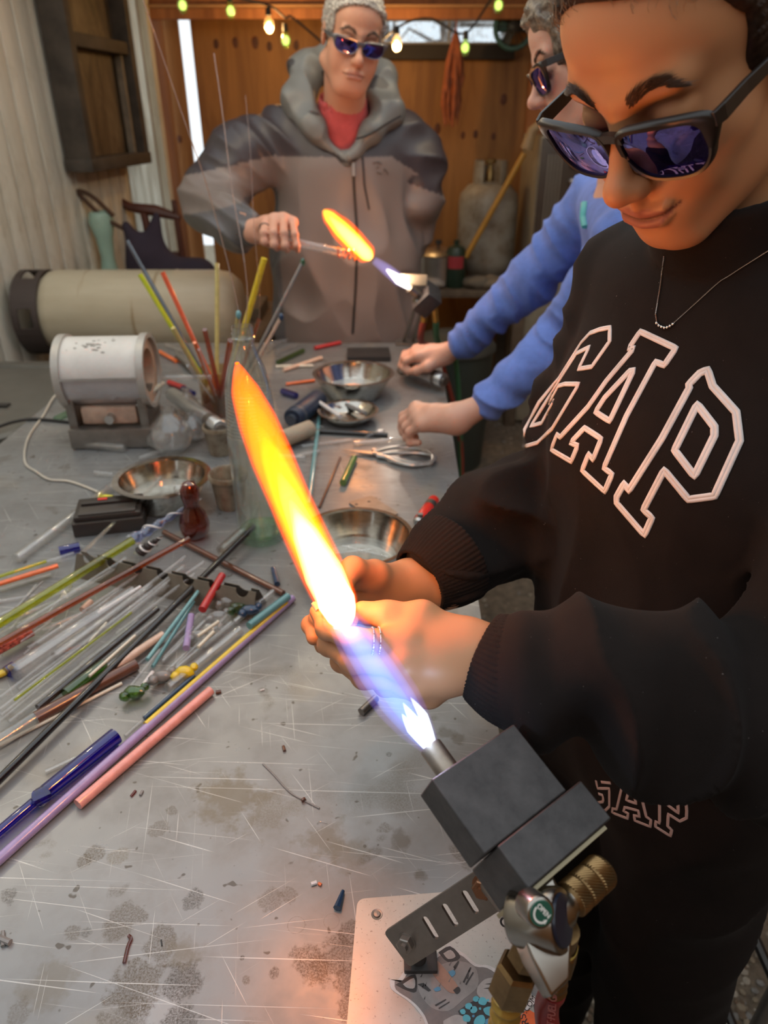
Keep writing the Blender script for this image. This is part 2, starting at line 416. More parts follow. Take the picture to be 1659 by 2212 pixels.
# back wall: stained plywood sheets with a daylight gap and a high opening
YB = 4.7
bw = empty('wall_back', (0, YB, 0)); tag(bw, kind='structure')
def bx_(px, py=300): return at_y(px, py, YB)[0]
gapL, gapR = bx_(413), bx_(437)
zT = 2.5
wz0 = at_y(980, 97, YB)[2]; wz1 = at_y(980, 40, YB)[2]; wx0 = bx_(800, 70); wx1 = bx_(1092, 70)
def sheet(x0, x1, z0, z1, m=M_ply, dy=0.0): return MB().box(((x0+x1)/2, 0.01+dy, (z0+z1)/2), (x1-x0, 0.018, z1-z0)).build('plywood_sheet', m, bw, smooth=False)
sheet(-1.35, gapL, 0, zT); sheet(gapR, wx0, 0, zT); sheet(wx0, wx1, 0, wz0); sheet(wx0, wx1, wz1, zT); sheet(wx1, 1.15, 0, zT); sheet(1.15, 2.4, 0, zT)
zz = at_y(980, 135, YB)[2]
MB().box(((wx0+wx1)/2, -0.03, wz0-0.035), (wx1-wx0+0.1, 0.06, 0.07)).build('ledge', mat('black_ledge', (0.03, 0.022, 0.016), 0.7), bw, smooth=False)
MB().box((bx_(818, 250), -0.02, 1.25), (0.05, 0.04, 2.5)).build('stud', M_beam, bw, smooth=False)
MB().box((bx_(1150, 300), -0.02, 1.25), (0.10, 0.04, 2.5)).build('stud', M_beam, bw, smooth=False)
rk = random.Random(11)
for (kx, ky) in [(467, 95), (508, 92), (551, 92), (582, 100), (640, 98), (470, 285), (388, 300), (620, 90), (905, 285), (945, 278), (1000, 292), (1027, 290), (1066, 295), (1088, 215), (1075, 100)]:
    q = at_y(kx, ky, YB); MB().ico((q[0], 0.0, q[2]), 0.021*rk.uniform(.7, 1.2), 2, (0.8, 0.08, 1.3), jit=0.15, seed=kx).build('knot', M_knot, bw)
w1 = empty('window_1', ((wx0+wx1)/2, YB, wz0)); tag(w1, kind='structure')
for c, s in (((0, 0, 0.006), (wx1-wx0, 0.03, 0.012)), ((0, 0, wz1-wz0-0.006), (wx1-wx0, 0.03, 0.012)), ((0.06, 0, (wz1-wz0)/2), (0.012, 0.02, wz1-wz0))):
    MB().box(c, s).build('window_frame', mat('grey_frame', (0.35, 0.33, 0.3), 0.6), w1, smooth=False)
t = NT('clear_plastic_sheet'); tr = t.n('BsdfTransparent'); tr.inputs[0].default_value = (0.9, 0.93, 0.95, 1); gl = t.n('BsdfGlossy'); gl.inputs[1].default_value = 0.1
t.l(t.bump(t.noise(t.coord('Object', (8, 1, 8)), 2.5, 3, 0.6, 1.5), 1.0, 0.03), gl.inputs['Normal']); tln = t.n('BsdfTranslucent')
m1 = t.n('MixShader'); t.l(t.ramp(t.noise(t.coord('Object', (6, 1, 6)), 3, 4, 0.7, 2.0), [(0.5, 0.0), (0.62, 0.45), (0.7, 0.05)]), m1.inputs[0]); t.l(tr.outputs[0], m1.inputs[1]); t.l(tln.outputs[0], m1.inputs[2])
m2 = t.n('MixShader'); m2.inputs[0].default_value = 0.08; t.l(m1.outputs[0], m2.inputs[1]); t.l(gl.outputs[0], m2.inputs[2]); t.l(m2.outputs[0], t.out.inputs[0])
MB().box((0, 0.01, (wz1-wz0)/2), (wx1-wx0, 0.003, wz1-wz0)).build('pane', t.mat, w1, smooth=False)
M_bark = mat('grey_bark', (0.16, 0.13, 0.11), 0.9, var=0.3)
rt = random.Random(21)
for k, bxp in enumerate((0.05, 0.75, 1.5)):
    tr_ = MB(); base = Vector((bxp, 8.6+k*0.7, 0)); tr_.tube([base, base+Vector((0.05, 0, 1.2)), base+Vector((-0.1, 0, 2.6)), base+Vector((0.0, 0, 4.2))], [0.12, 0.1, 0.07, 0.03], 8)
    for j in range(26):
        z = rt.uniform(1.3, 4); a = rt.uniform(0, 6.28); p0 = base+Vector((0, 0, z)); L = rt.uniform(0.5, 1.3)
        p1 = p0+Vector((math.cos(a)*L, math.sin(a)*L*0.4, rt.uniform(-0.1, 0.5))); p2 = p1+Vector((math.cos(a)*0.5*L, 0, rt.uniform(-.3, .3)))
        tr_.tube([p0, p1, p2], [0.03, 0.014, 0.006], 5)
    tag(rebase(tr_.build('bare_tree', M_bark), base), ['bare tree seen through the high window, nearest the man\'s head', 'bare tree seen through the middle of the high window', 'bare tree seen at the bright end of the high window'][k], 'tree')
gd = MB().box((0, 7.6, -0.04), (12, 5.6, 0.06)).build('ground', mat('leaf_litter', (0.22, 0.18, 0.12), 0.9, var=.4), smooth=False); tag(gd, kind='structure')
# right wall and roof
wr = empty('wall_right', (1.9, 0, 0)); tag(wr, kind='structure')
for y0 in (-1.40, -0.18, 1.04, 2.26, 3.48): MB().box((0, y0+0.6, 1.25), (0.018, 1.21, 2.5)).build('plywood_sheet', M_ply, wr, smooth=False)  # near sheets are added out of view to block daylight from the right
wf = empty('shade_wall_front', (0, -1.3, 0)); tag(wf, kind='structure')  # unseen wall added behind the camera so daylight comes only from above
for x0 in (-1.65, -0.43, 0.79): MB().box((x0+0.6, 0, 1.25), (1.21, 0.018, 2.5)).build('plywood_sheet', M_ply, wf, smooth=False)
ce = empty('ceiling', (0, 3.70, 2.42)); tag(ce, kind='structure')
for k in range(5): MB().box((-1.1+k*0.86, 0.05, 0.01), (0.85, 2.3, 0.018)).build('roof_sheet', M_ply, ce, smooth=False)
for k in range(5): MB().box((-1.1+k*0.8, 0.05, -0.05), (0.045, 2.2, 0.10)).build('rafter', M_beam, ce, smooth=False)
bm_ = empty('trim_1', (0, 4.42, 0)); tag(bm_, kind='structure')
zb = at_y(700, 42, 4.42)[2]; zc = at_y(700, 19, 4.42)[2]
MB().box((0.35, 0, (zb+zc)/2), (3.2, 0.05, zc-zb)).build('lower_beam', M_beam, bm_, smooth=False)
MB().box((0.35, 0.0, zc+0.008), (3.2, 0.08, 0.012)).build('beam_lip', mat('pale_edge', (0.45, 0.24, 0.1), 0.6), bm_, smooth=False)
MB().box((0.35, 0.02, zc+0.2), (3.2, 0.05, 0.37)).build('upper_beam', M_beam, bm_, smooth=False)

# ================================================================ METAL WORKTABLE
def metal_top():
    t = NT('scratched_steel'); co = t.coord('Object')
    big = t.noise(co, 2.2, 5, 0.6); mid = t.noise(co, 14, 5, 0.65)
    c = t.ramp(big, [(0.3, (0.205, 0.207, 0.205)), (0.5, (0.255, 0.26, 0.26)), (0.72, (0.325, 0.33, 0.33))])
    c = t.mix(t.ramp(mid, [(0.42, 0.0), (0.70, 0.5)]), c, (0.16, 0.152, 0.14))
    # sooty blotches with grainy edges
    b1 = t.noise(co, 5.5, 2, 0.5, 0.3); grain = t.noise(co, 520, 5, 0.8)
    bl = t.ramp(b1, [(0.63, 0.0), (0.70, 1.0)]); gr = t.ramp(grain, [(0.40, 0.15), (0.60, 1.0)])
    c = t.mix(t.math('MULTIPLY', t.math('MULTIPLY', bl, gr), 0.75), c, (0.115, 0.09, 0.06))
    b2 = t.noise(t.coord('Object', (1, 1, 1), loc=(3, 1, 0)), 17, 2, 0.5, 0.4); c = t.mix(t.math('MULTIPLY', t.math('MULTIPLY', t.ramp(b2, [(0.655, 0.0), (0.70, 1.0)]), gr), 0.65), c, (0.10, 0.08, 0.055))
    b3 = t.noise(t.coord('Object', (1, 1, 1), loc=(9, 4, 0)), 75, 1, 0.5); c = t.mix(t.ramp(b3, [(0.73, 0.0), (0.76, 0.8)]), c, (0.08, 0.065, 0.05))
    b4 = t.noise(t.coord('Object', (1, 1, 1), loc=(1, 7, 0)), 7, 3, 0.5, 0.4); c = t.mix(t.ramp(b4, [(0.60, 0.0), (0.72, 0.30)]), c, (0.36, 0.29, 0.19))
    # individual burns, drips and rings where they sit on the bench
    def spot(px, py, r_, col, amt, soft=.25, grainy=True, ring=False):
        nonlocal c
        q = at_z(px, py, .9); rad = r_*np.linalg.norm(at_z(px+30, py, .9)-q)/30
        dv = t.n('VectorMath', operation='DISTANCE'); t.l(co, dv.inputs[0]); dv.inputs[1].default_value = (q[0]+.37, q[1]-1.05, .9)
        d = t.math('ADD', t.math('DIVIDE', dv.outputs['Value'], float(rad)), t.math('MULTIPLY', t.math('SUBTRACT', wob, .5), 0.0 if ring else 2.6))
        m_ = t.ramp(d, [(.0, 0.0), (.86, 0.0), (.93, 1.0), (.99, 0.0)]) if ring else t.ramp(d, [(max(.0, 1-soft), 1.0), (1.0, 0.0)])
        m_ = t.math('MULTIPLY', m_, amt)
        if grainy: m_ = t.math('MULTIPLY', m_, gr)
        c = t.mix(m_, c, col)
    wob = t.noise(co, 42, 4, .65)
    dk, br, tn, lt = (.050, .038, .027), (.095, .072, .047), (.165, .14, .10), (.42, .43, .44)
    for a in ((352, 2178, 52, lt, .55, .2, False), (300, 2125, 62, br, .9), (395, 2120, 52, dk, .9), (392, 2200, 40, dk, .9), (262, 2225, 60, br, .7), (345, 2045, 44, br, .8), (402, 2052, 46, tn, .6, .5, False), (268, 1988, 42, br, .75), (415, 1944, 28, dk, .75), (155, 2020, 22, br, .7), (185, 2015, 16, dk, .6), (505, 1722, 80, tn, .75, .5, False), (580, 1752, 74, tn, .7, .5), (460, 1695, 50, tn, .6, .5), (205, 1845, 22, br, .8), (180, 1862, 18, br, .8), (255, 1850, 26, tn, .7), (345, 1790, 24, br, .6), (370, 1750, 14, br, .7), (590, 1945, 30, br, .6), (625, 1935, 24, br, .6),
        (672, 2082, 46, dk, .9), (720, 2075, 50, dk, .85), (752, 2110, 40, dk, .85), (757, 2010, 26, dk, .8), (757, 2180, 34, dk, .9), (592, 2102, 14, dk, .8), (523, 2070, 6, dk, .9), (532, 2116, 12, br, .8), (700, 1815, 60, tn, .6, .5, False), (745, 1840, 50, tn, .5, .5, False), (862, 1812, 26, br, .5, .5, False), (905, 1888, 18, br, .6, .5, False), (960, 1582, 24, br, .5, .5, False), (990, 1600, 18, br, .5, .5, False), (830, 1790, 20, br, .6), (110, 2130, 60, tn, .45, .5, False), (245, 1440, 30, tn, .4), (15, 1940, 22, dk, .7), (840, 1630, 8, dk, .7), (35, 2195, 30, br, .5)): spot(*a)
    for a in ((640, 1998, 20, br, .6), (716, 1990, 18, br, .5)): spot(*a, ring=True, grainy=True)
    rough = t.ramp(mid, [(0.3, 0.27), (0.7, 0.42)])
    h = None
    for i, (ang, sx, sy, th) in enumerate(((0.03, 2.6, 420, .73), (0.12, 3.5, 520, .735), (0.30, 4, 380, .74), (-0.12, 3, 460, .74), (0.95, 6, 420, .755), (-0.6, 6, 520, .755), (1.40, 7, 600, .75))):
        s = t.n('TexNoise'); s.inputs['Detail'].default_value = 1.5; s.inputs['Scale'].default_value = 1; s.inputs['Distortion'].default_value = 0.2
        m2_ = t.n('Mapping'); t.l(t.coord('Object', (1, 1, 1), (0, 0, ang)), m2_.inputs[0]); m2_.inputs['Scale'].default_value = (sx, sy, 1); m2_.inputs['Location'].default_value = (i*3.1, i*7.7, 0); t.l(m2_.outputs[0], s.inputs['Vector'])
        e = t.ramp(s.outputs[0], [(th-0.03, 0.0), (th, 1.0)]); h = e if h is None else t.math('MAXIMUM', h, e)
    c = t.mix(t.math('MULTIPLY', h, 0.5), c, (0.76, 0.75, 0.72)); rough = t.mix(t.math('MULTIPLY', h, 0.6), rough, (0.25, 0.25, 0.25))
    t.bsdf(Base_Color=c, Metallic=0.35, Specular_IOR_Level=0.55, Roughness=rough, Normal=t.bump(t.math('ADD', t.math('MULTIPLY', h, -1.0), t.math('MULTIPLY', t.noise(co, 120, 3, 0.6), 0.5)), 0.10, 0.0006))
    return t.mat
M_top = metal_top()
TZ = 0.9
tb = empty('worktable', (-0.37, 1.05, 0), 'steel topped workbench covered in scratches, soot and glass rods', 'table')
tcorn = [(-0.93, -0.35), (0.122, -0.35), (0.182, 2.4), (-0.885, 2.4)]
lx = [(x+0.37, y-1.05) for x, y in tcorn]
def inset_poly(P, d):
    cx = sum(p[0] for p in P)/4; cy = sum(p[1] for p in P)/4
    return [(p[0]-d*np.sign(p[0]-cx), p[1]-d*np.sign(p[1]-cy)) for p in P]
top = MB().prism(lx, TZ-0.003, TZ).build('tabletop', M_top, tb, smooth=False)
M_steel = mat('brushed_steel', (0.55, 0.54, 0.52), 0.35, 1.0, 0.1)
fr_ = MB(); ins = inset_poly(lx, 0.004)
fr_.prism(ins, TZ-0.038, TZ-0.003); fr_.build('skirt', M_steel, tb, smooth=False)
for (x, y) in inset_poly(lx, 0.06): MB().box((x, y, (TZ-0.038)/2), (0.045, 0.045, TZ-0.038), bev=0.003).build('leg', M_steel, tb)

# ================================================================ BACKGROUND THINGS
M_black = mat('black_rubber', (0.015, 0.014, 0.014), 0.55); M_blackp = mat('black_plastic', (0.025, 0.024, 0.024), 0.45)
# string lights
sl = empty('string_light', V(at_y(700, 60, 4.15)), 'black cord of small vintage bulbs strung below the roof beam', 'light')
cordpts = []
knots_ = [(250, -60), (394, 6), (498, 10), (581, 20), (640, 36), (690, 80), (775, 120), (850, 66), (930, 110), (1003, 68), (1077, -6), (1150, -30)]
knots_ = [(300, -30), (394, -12), (498, -6), (581, 12), (617, 38), (632, 38), (700, 95), (760, 140), (857, 60), (930, 40), (1005, 72), (1077, -18), (1180, -60)]
def catmull(P, n=6):
    P = [np.array(p, float) for p in P]; out = []
    for i in range(len(P)-1):
        a = P[max(i-1, 0)]; b = P[i]; c = P[i+1]; d = P[min(i+2, len(P)-1)]
        for k in range(n):
            t = k/n; out.append(0.5*((2*b)+(-a+c)*t+(2*a-5*b+4*c-d)*t*t+(-a+3*b-3*c+d)*t**3))
    out.append(P[-1]); return out
cp = catmull([at_y(x, y, 4.15) for x, y in knots_])
adopt(sl, MB().tube(cp, 0.005, 6).build('cord', M_black))
M_bulbg = glass('bulb_glass', (0.85, 0.98, 0.55), 0.75)
def emit(name, c, s):
    t = NT(name); e = t.n('Emission'); e.inputs[0].default_value = (*c, 1); e.inputs[1].default_value = s; t.l(e.outputs[0], t.out.inputs[0]); return t.mat
M_fil = emit('glowing_filament', (1.0, 0.72, 0.30), 22); M_filg = emit('green_glow', (0.75, 0.95, 0.30), 2.2)
for (x, y, lit) in ((394, 8, 0), (498, 20, 0), (581, 50, 1), (617, 84, 0), (857, 90, 1), (1005, 100, 0), (1077, 8, 0)):
    q = V(at_y(x, y, 4.15)); s = 1.0
    b = MB().lathe([(0.001, -0.042), (0.012, -0.038), (0.021, -0.022), (0.024, -0.004), (0.019, 0.014), (0.011, 0.026), (0.010, 0.03)], 14, q).build('bulb', glass('bulb_warm', (1, .85, .6), 0.8) if lit else M_bulbg)
    c_ = MB().lathe([(0.001, 0.065), (0.012, 0.062), (0.014, 0.03), (0.010, 0.028)], 12, q).build('socket', M_black)
    f_ = MB().ico(q+Vector((0, 0, -0.006)), 0.010 if lit else 0.017, 2, (1, 1, 1.2)).build('filament', M_fil if lit else M_filg)
    adopt(sl, b, c_); f_.data.transform(Matrix.Translation(-sl.location)); f_.parent = b
    if lit:
        pl = point_light('bulb_light', q+Vector((0, 0, -0.02)), (1.0, 0.66, 0.33), 7.0, 0.02); pl.parent = sl; pl.location = q+Vector((0, 0, -0.02))-sl.location
# dried bundle hanging
q0 = at_y(985, 60, 4.42); db = MB(); db.tube([(0, 0, 0), (0, 0, .06)], .004, 6); rr = random.Random(2)
for k in range(22):
    a = rr.uniform(-1, 1); L = rr.uniform(0.25, 0.46); x0 = Vector((0, 0, 0)); w = rr.uniform(-0.06, 0.06)
    db.tube([x0, Vector((w*0.6, rr.uniform(-.02, .02), -L*0.35)), Vector((w, rr.uniform(-.02, .02), -L*0.75)), Vector((w*0.7, 0, -L))], [0.004, 0.013, 0.012, 0.003], 6)
o = db.build('dried_pepper_bundle', mat('dried_red', (0.26, 0.07, 0.025), 0.6, var=0.35), smooth=True); o.location = V(q0); tag(o, 'rust red bundle of dried peppers hanging from the beam before the window', 'bundle')
# small fan in the corner of the opening
fan = empty('clip_fan', V(at_y(1110, 58, 4.45)), 'teal framed clip fan at the end of the high window', 'fan')
RX = Matrix.Rotation(math.pi/2, 3, 'X')
M_teal = mat('dark_teal', (0.03, 0.10, 0.095), 0.5)
MB().tube([(math.cos(a)*0.095, 0, math.sin(a)*0.095) for a in np.linspace(0, 2*math.pi, 25)], 0.013, 6).build('cage_ring', M_teal, fan)
gr_ = MB()
for k in range(14): a = k*math.pi/7; gr_.tube([(0.02*math.cos(a), -0.03, 0.02*math.sin(a)), (0.09*math.cos(a), -0.02, 0.09*math.sin(a))], 0.002, 4)
gr_.build('grille', M_blackp, fan)
MB().lathe([(0.001, 0.03), (0.03, 0.02), (0.032, -0.04), (0.001, -0.045)], 14, (0, 0, 0), RX).build('motor', M_blackp, fan)
for k in range(3):
    a = k*2.094; MB().box((0.05*math.cos(a), 0, 0.05*math.sin(a)), (0.06, 0.004, 0.045), R=Matrix.Rotation(-a, 3, 'Y') @ Matrix.Rotation(0.4, 3, 'X')).build('fan_blade', M_blackp, fan)
MB().box((0.0, 0.04, 0.06), (0.17, 0.03, 0.16), bev=0.01).build('housing', M_teal, fan)

# bench behind, left: tank, chair back, vase, bag
M_benchw = mat('bench_wood', (0.14, 0.10, 0.065), 0.7, var=0.3)
bn = empty('side_bench', (-0.93, 3.0, 0), 'low dark wooden bench behind the work table, along the white wall', 'bench')
bzL = 0.745
MB().box((0.05, 0.12, bzL-0.02), (0.72, 1.15, 0.04), bev=0.004).build('bench_top', M_benchw, bn)
for x in (-0.25, 0.37):
    for y in (-0.38, 0.62): MB().box((x, y, (bzL-0.04)/2), (0.05, 0.05, bzL-0.04)).build('leg', M_benchw, bn)
t = NT('old_cream_paint'); nz = t.noise(t.coord('Object', (0.6, 3, 3)), 4, 5, .6); rs = t.noise(t.coord('Object', (22, 1.5, 1.5)), 1, 3, .6)
c = t.ramp(nz, [(0.3, (0.46, 0.40, 0.28)), (0.7, (0.58, 0.53, 0.40))]); c = t.mix(t.ramp(rs, [(0.66, 0.0), (0.74, 0.8)]), c, (0.26, 0.15, 0.05)); t.bsdf(Base_Color=c, Roughness=0.45); M_cream = t.mat
RY = Matrix.Rotation(math.pi/2, 3, 'Y')
tk = empty('horizontal_tank', V((-0.98, 2.78, bzL)), 'large cream steel cylinder tank lying on its side with dark foot ring', 'tank')
ctr = Vector((0.0, 0, 0.165)); r = 0.155
MB().lathe([(0.001, -0.33), (0.06, -0.325), (0.125, -0.30), (0.15, -0.265), (r, -0.24), (r, 0.20), (r+.002, 0.205), (r, 0.21), (r, 0.36), (0.148, 0.40), (0.12, 0.435), (0.05, 0.455), (0.001, 0.456)], 40, ctr, RY).build('shell', M_cream, tk)
rg = MB(); n = 40
for k in range(n):
    a0 = 2*math.pi*k/n; a1 = 2*math.pi*(k+1)/n
    hole = (k % 8) in (2, 3, 4)
    for (xa, xb) in (((-0.37, -0.345), (-0.295, -0.275)) if hole else ((-0.37, -0.275),)):
        q = [(x, rr_*math.cos(a), rr_*math.sin(a)+0.165) for rr_ in (0.150, 0.156) for x in (xa, xb) for a in (a0, a1)]
        rg.add(q, [(0, 1, 3, 2), (4, 6, 7, 5), (0, 4, 5, 1), (2, 3, 7, 6), (0, 2, 6, 4), (1, 5, 7, 3)])
rg.build('foot_ring', mat('rusty_dark', (0.06, 0.045, 0.04), 0.6), tk, smooth=False)
for y in (-0.1, 0.1): MB().box((0.05, y*0.9, 0.02), (0.5, 0.03, 0.055)).build('cradle_rail', M_benchw, tk, smooth=False)
# brown chair frame
M_redwood = mat('red_brown_wood', (0.10, 0.03, 0.018), 0.45, var=0.25)
ch = empty('wooden_chair', V((-1.17, 3.80, 0)), 'reddish brown wooden chair with curved top rail by the white wall', 'chair')
for x in (-0.15, 0.16):
    MB().tube([(x, 0, 0), (x, 0.0, 0.5), (x*0.95, 0.02, 0.9), (x*0.85, 0.05, 1.2)], [0.02, 0.02, 0.017, 0.014], 8).build('leg', M_redwood, ch)
    MB().tube([(x, 0.36, 0), (x, 0.36, 0.46)], 0.019, 8).build('leg', M_redwood, ch)
MB().tube([(-0.19, 0.05, 1.235), (-0.08, 0.03, 1.17), (0.04, 0.05, 1.15), (0.16, 0.04, 1.12)], [0.016, 0.022, 0.03, 0.016], 8).build('top_rail', M_redwood, ch)
MB().tube([(-0.15, 0.03, 0.95), (0.16, 0.03, 0.95)], 0.013, 8).build('cross_rail', M_redwood, ch)
MB().tube([(0.0, 0.03, 0.95), (-0.02, 0.04, 1.17)], 0.02, 8).build('splat', M_redwood, ch)
MB().box((0, 0.19, 0.47), (0.36, 0.38, 0.03), bev=0.008).build('seat', M_redwood, ch)
# mint vase on the bench
q = at_y(238, 585, 3.42); vz = MB().lathe([(0.0, 0.0), (0.045, 0.0), (0.05, 0.02), (0.032, 0.08), (0.022, 0.14), (0.028, 0.2), (0.042, 0.25), (0.036, 0.275), (0.028, 0.28), (0.024, 0.275), (0.03, 0.25), (0.0, 0.2)], 24)
o = vz.build('vase', mat('mint_glaze', (0.33, 0.50, 0.42), 0.3)); o.location = (q[0], 3.42, bzL+0.06); o.scale = (1.35, 1.35, 1.4); tag(o, 'slim mint green vase standing behind the cream tank', 'vase')
# dark bag: soft sagging sack
def bag_sdf(p):
    d = cone(p, (-0.1, 0, 0.10), (0.12, 0, 0.07), 0.10, 0.09, ((0, 1, 0), 0.6)); d = sm(d, cone(p, (-0.07, 0, 0.2), (-0.03, 0, 0.34), 0.06, 0.012, ((0, 1, 0), .5)), 0.08)
    d = sm(d, cone(p, (-0.12, 0, 0.18), (-0.17, 0, 0.30), 0.05, 0.02), 0.06)
    return d+0.006*vnoise(p, 26, 3)
M_purp = mat('dark_purple_cloth', (0.035, 0.026, 0.045), 0.85, bump=0.2)
P_, Q_ = surface_nets(bag_sdf, (-0.26, -0.12, -0.04), (0.26, 0.12, 0.4), 0.009); o = np_mesh('cloth_bag', P_, Q_, M_purp)
q = at_y(352, 560, 3.40); o.location = (q[0]+.03, 3.40, 0.84); o.scale = (1.0, 1, 1.0); tag(o, 'dark purple cloth bag slumped behind the cream tank', 'bag')
o2 = MB().tube(catmull([(-0.17, 0, 0.28), (-0.26, 0, 0.33), (-0.33, 0.0, 0.40), (-0.36, 0, 0.44), (-0.30, 0, 0.42), (-0.22, 0, 0.34)]), 0.010, 6).build('strap', mat('brown_strap', (0.07, 0.035, 0.02), 0.6), o)
MB().box((-1.02+0.1, 3.42, bzL+0.03), (0.7, 0.22, 0.055), bev=0.004)
o = MB().box((0, 0, 0.03), (0.78, 0.26, 0.06), bev=0.004).build('wooden_plank', M_benchw); o.location = (-0.95, 3.42, bzL); tag(o, 'thick dark plank on the bench under the vase and bag', 'plank')
# grey tubs stacked at the left
M_tub = mat('grey_tub_plastic', (0.115, 0.11, 0.095), 0.38, var=0.1)
def tub(z0, sx, sy, sz, label, lid=True):
    e = empty('storage_tub', (-1.19, 2.02, z0), label, 'tub', 'grey storage tubs left of the table')
    b = MB(); rings = []
    for (k, z) in ((0.90, 0), (0.97, sz*0.5), (1.0, sz-0.06), (1.04, sz-0.055), (1.04, sz-0.035)):
        rings.append([(x*sx/2*k*1.0, y*sy/2*k, z) for x, y in [(math.copysign(abs(math.cos(a))**0.35, math.cos(a)), math.copysign(abs(math.sin(a))**0.35, math.sin(a))) for a in np.linspace(0, 2*math.pi, 41)[:-1]]])
    b.rings(rings); b.build('tub_body', M_tub, e)
    b = MB(); rings = []
    for (k, z) in ((1.07, -0.035), (1.07, -0.015), (1.04, -0.006), (0.92, -0.006), (0.90, -0.014), (0.5, -0.012)):
        rings.append([(x*sx/2*k, y*sy/2*k, sz+z) for x, y in [(math.copysign(abs(math.cos(a))**0.35, math.cos(a)), math.copysign(abs(math.sin(a))**0.35, math.sin(a))) for a in np.linspace(0, 2*math.pi, 41)[:-1]]])
    b.rings(rings); b.build('tub_lid', M_tub, e)
    MB().box((0.06, -0.08, sz-0.008), (0.13, 0.025, 0.004)).build('handle_slot', M_blackp, e)
    return e
tub(0.0, 0.46, 0.62, 0.44, 'lower grey plastic tub, standing on the floor left of the table'); tub(0.44, 0.46, 0.62, 0.42, 'upper grey plastic tub with a lid, left of the table')

# ---- bench on the right, behind: tank, pot, canister
bn2 = empty('rear_bench', (0.28, 4.15, 0), 'dark wooden bench along the plywood back wall', 'bench')
bz2 = 0.77
MB().box((0, 0, bz2-0.02), (0.94, 0.62, 0.04), bev=0.004).build('bench_top', M_benchw, bn2)
for x in (-0.44, 0.44):
    for y in (-0.26, 0.26): MB().box((x, y, (bz2-0.04)/2), (0.06, 0.05, bz2-0.04)).build('leg', M_benchw, bn2)
M_gas = NT('worn_tank_paint'); nz = M_gas.noise(M_gas.coord('Object', (1, 1, 1)), 9, 5, .6); M_gas.bsdf(Base_Color=M_gas.ramp(nz, [(.35, (0.17, 0.125, 0.08)), (.55, (0.30, 0.27, 0.22)), (.8, (0.38, 0.36, 0.30))]), Roughness=0.55); M_gas = M_gas.mat
gt = empty('propane_tank', V((at_y(1045, 590, 4.15)[0], 4.15, bz2)), 'dull beige propane tank with valve collar standing against the plywood', 'tank')
MB().lathe([(0.001, 0.03), (0.11, 0.03), (0.15, 0.07), (0.157, 0.11), (0.157, 0.38), (0.15, 0.43), (0.11, 0.475), (0.05, 0.49), (0.001, 0.492)], 36).build('shell', M_gas, gt)
MB().lathe([(0.105, 0.0), (0.11, 0.0), (0.11, 0.05), (0.105, 0.05)], 28).build('foot_ring', M_gas, gt)
cl = MB()
for k in range(28):
    a0 = math.radians(-150+300*k/28); a1 = math.radians(-150+300*(k+1)/28); hh = 0.565 if (k//4) % 2 else 0.59
    q = [(rr_*math.sin(a), rr_*math.cos(a), z) for rr_ in (0.082, 0.087) for z in (0.47, hh) for a in (a0, a1)]; cl.add(q, [(0, 1, 3, 2), (4, 6, 7, 5), (0, 4, 5, 1), (2, 3, 7, 6), (0, 2, 6, 4), (1, 5, 7, 3)])
cl.build('collar', M_gas, gt, smooth=False)
MB().lathe([(0.02, 0.48), (0.02, 0.54), (0.012, 0.55), (0.012, 0.575), (0.03, 0.578), (0.03, 0.595), (0.001, 0.6)], 12).build('valve', mat('dull_brass', (0.25, 0.17, 0.07), 0.4, 0.8), gt)
# yellow pole
pa, pb = at_y(1006, 556, 3.90), at_y(1132, 332, 3.95)
o = MB().tube([pa, pb], 0.014, 10).build('yellow_pole', mat('yellow_paint', (0.45, 0.22, 0.02), 0.45)); rebase(o, pa); tag(o, 'yellow pole leaning diagonally in front of the propane tank', 'pole')
o = MB().tube([pb+(np.array([0.01, 0, 0.02])), pb+np.array([0.03, 0.0, 0.10]), pb+np.array([0.12, 0, 0.17])], [0.03, 0.022, 0.02], 8).build('pole_grip', mat('tan_wood', (0.38, 0.26, 0.14), 0.6), o); o.data.transform(Matrix.Translation(-V(pa)))
# pot
pt = empty('cooking_pot', V((at_y(945, 590, 4.0)[0], 4.0, bz2)), 'stainless steel pot with lid on the rear bench', 'pot')
MB().lathe([(0.001, 0.0), (0.10, 0.0), (0.11, 0.01), (0.11, 0.15), (0.115, 0.155), (0.108, 0.155), (0.105, 0.02), (0.001, 0.015)], 30).build('pot_body', M_steel, pt)
MB().lathe([(0.116, 0.156), (0.10, 0.17), (0.03, 0.185), (0.001, 0.187)], 30).build('lid', M_steel, pt)
MB().lathe([(0.006, 0.185), (0.006, 0.2), (0.018, 0.205), (0.016, 0.222), (0.001, 0.225)], 14).build('lid_knob', M_blackp, pt)
for s_ in (-1, 1): MB().tube([(s_*0.11, -0.03, 0.12), (s_*0.145, -0.025, 0.125), (s_*0.145, 0.025, 0.125), (s_*0.11, 0.03, 0.12)], 0.005, 6).build('handle', M_blackp, pt)
# camping canister
cn = empty('fuel_canister', V((at_y(983, 598, 3.92)[0], 3.92, bz2)), 'dark green fuel canister with a red label on the rear bench', 'canister')
MB().lathe([(0.001, 0), (0.05, 0), (0.054, 0.008), (0.054, 0.17), (0.04, 0.2), (0.014, 0.21), (0.014, 0.235), (0.001, 0.236)], 24).build('can_body', mat('dark_green', (0.02, 0.04, 0.025), 0.4), cn)
lb = MB(); lb.rings([[(0.0552*math.sin(a), -0.0552*math.cos(a), z) for a in np.linspace(-0.9, 0.7, 9)] for z in (0.10, 0.16)], False, False, closed=False); lb.build('label', mat('red_label', (0.40, 0.04, 0.05), 0.5), cn)
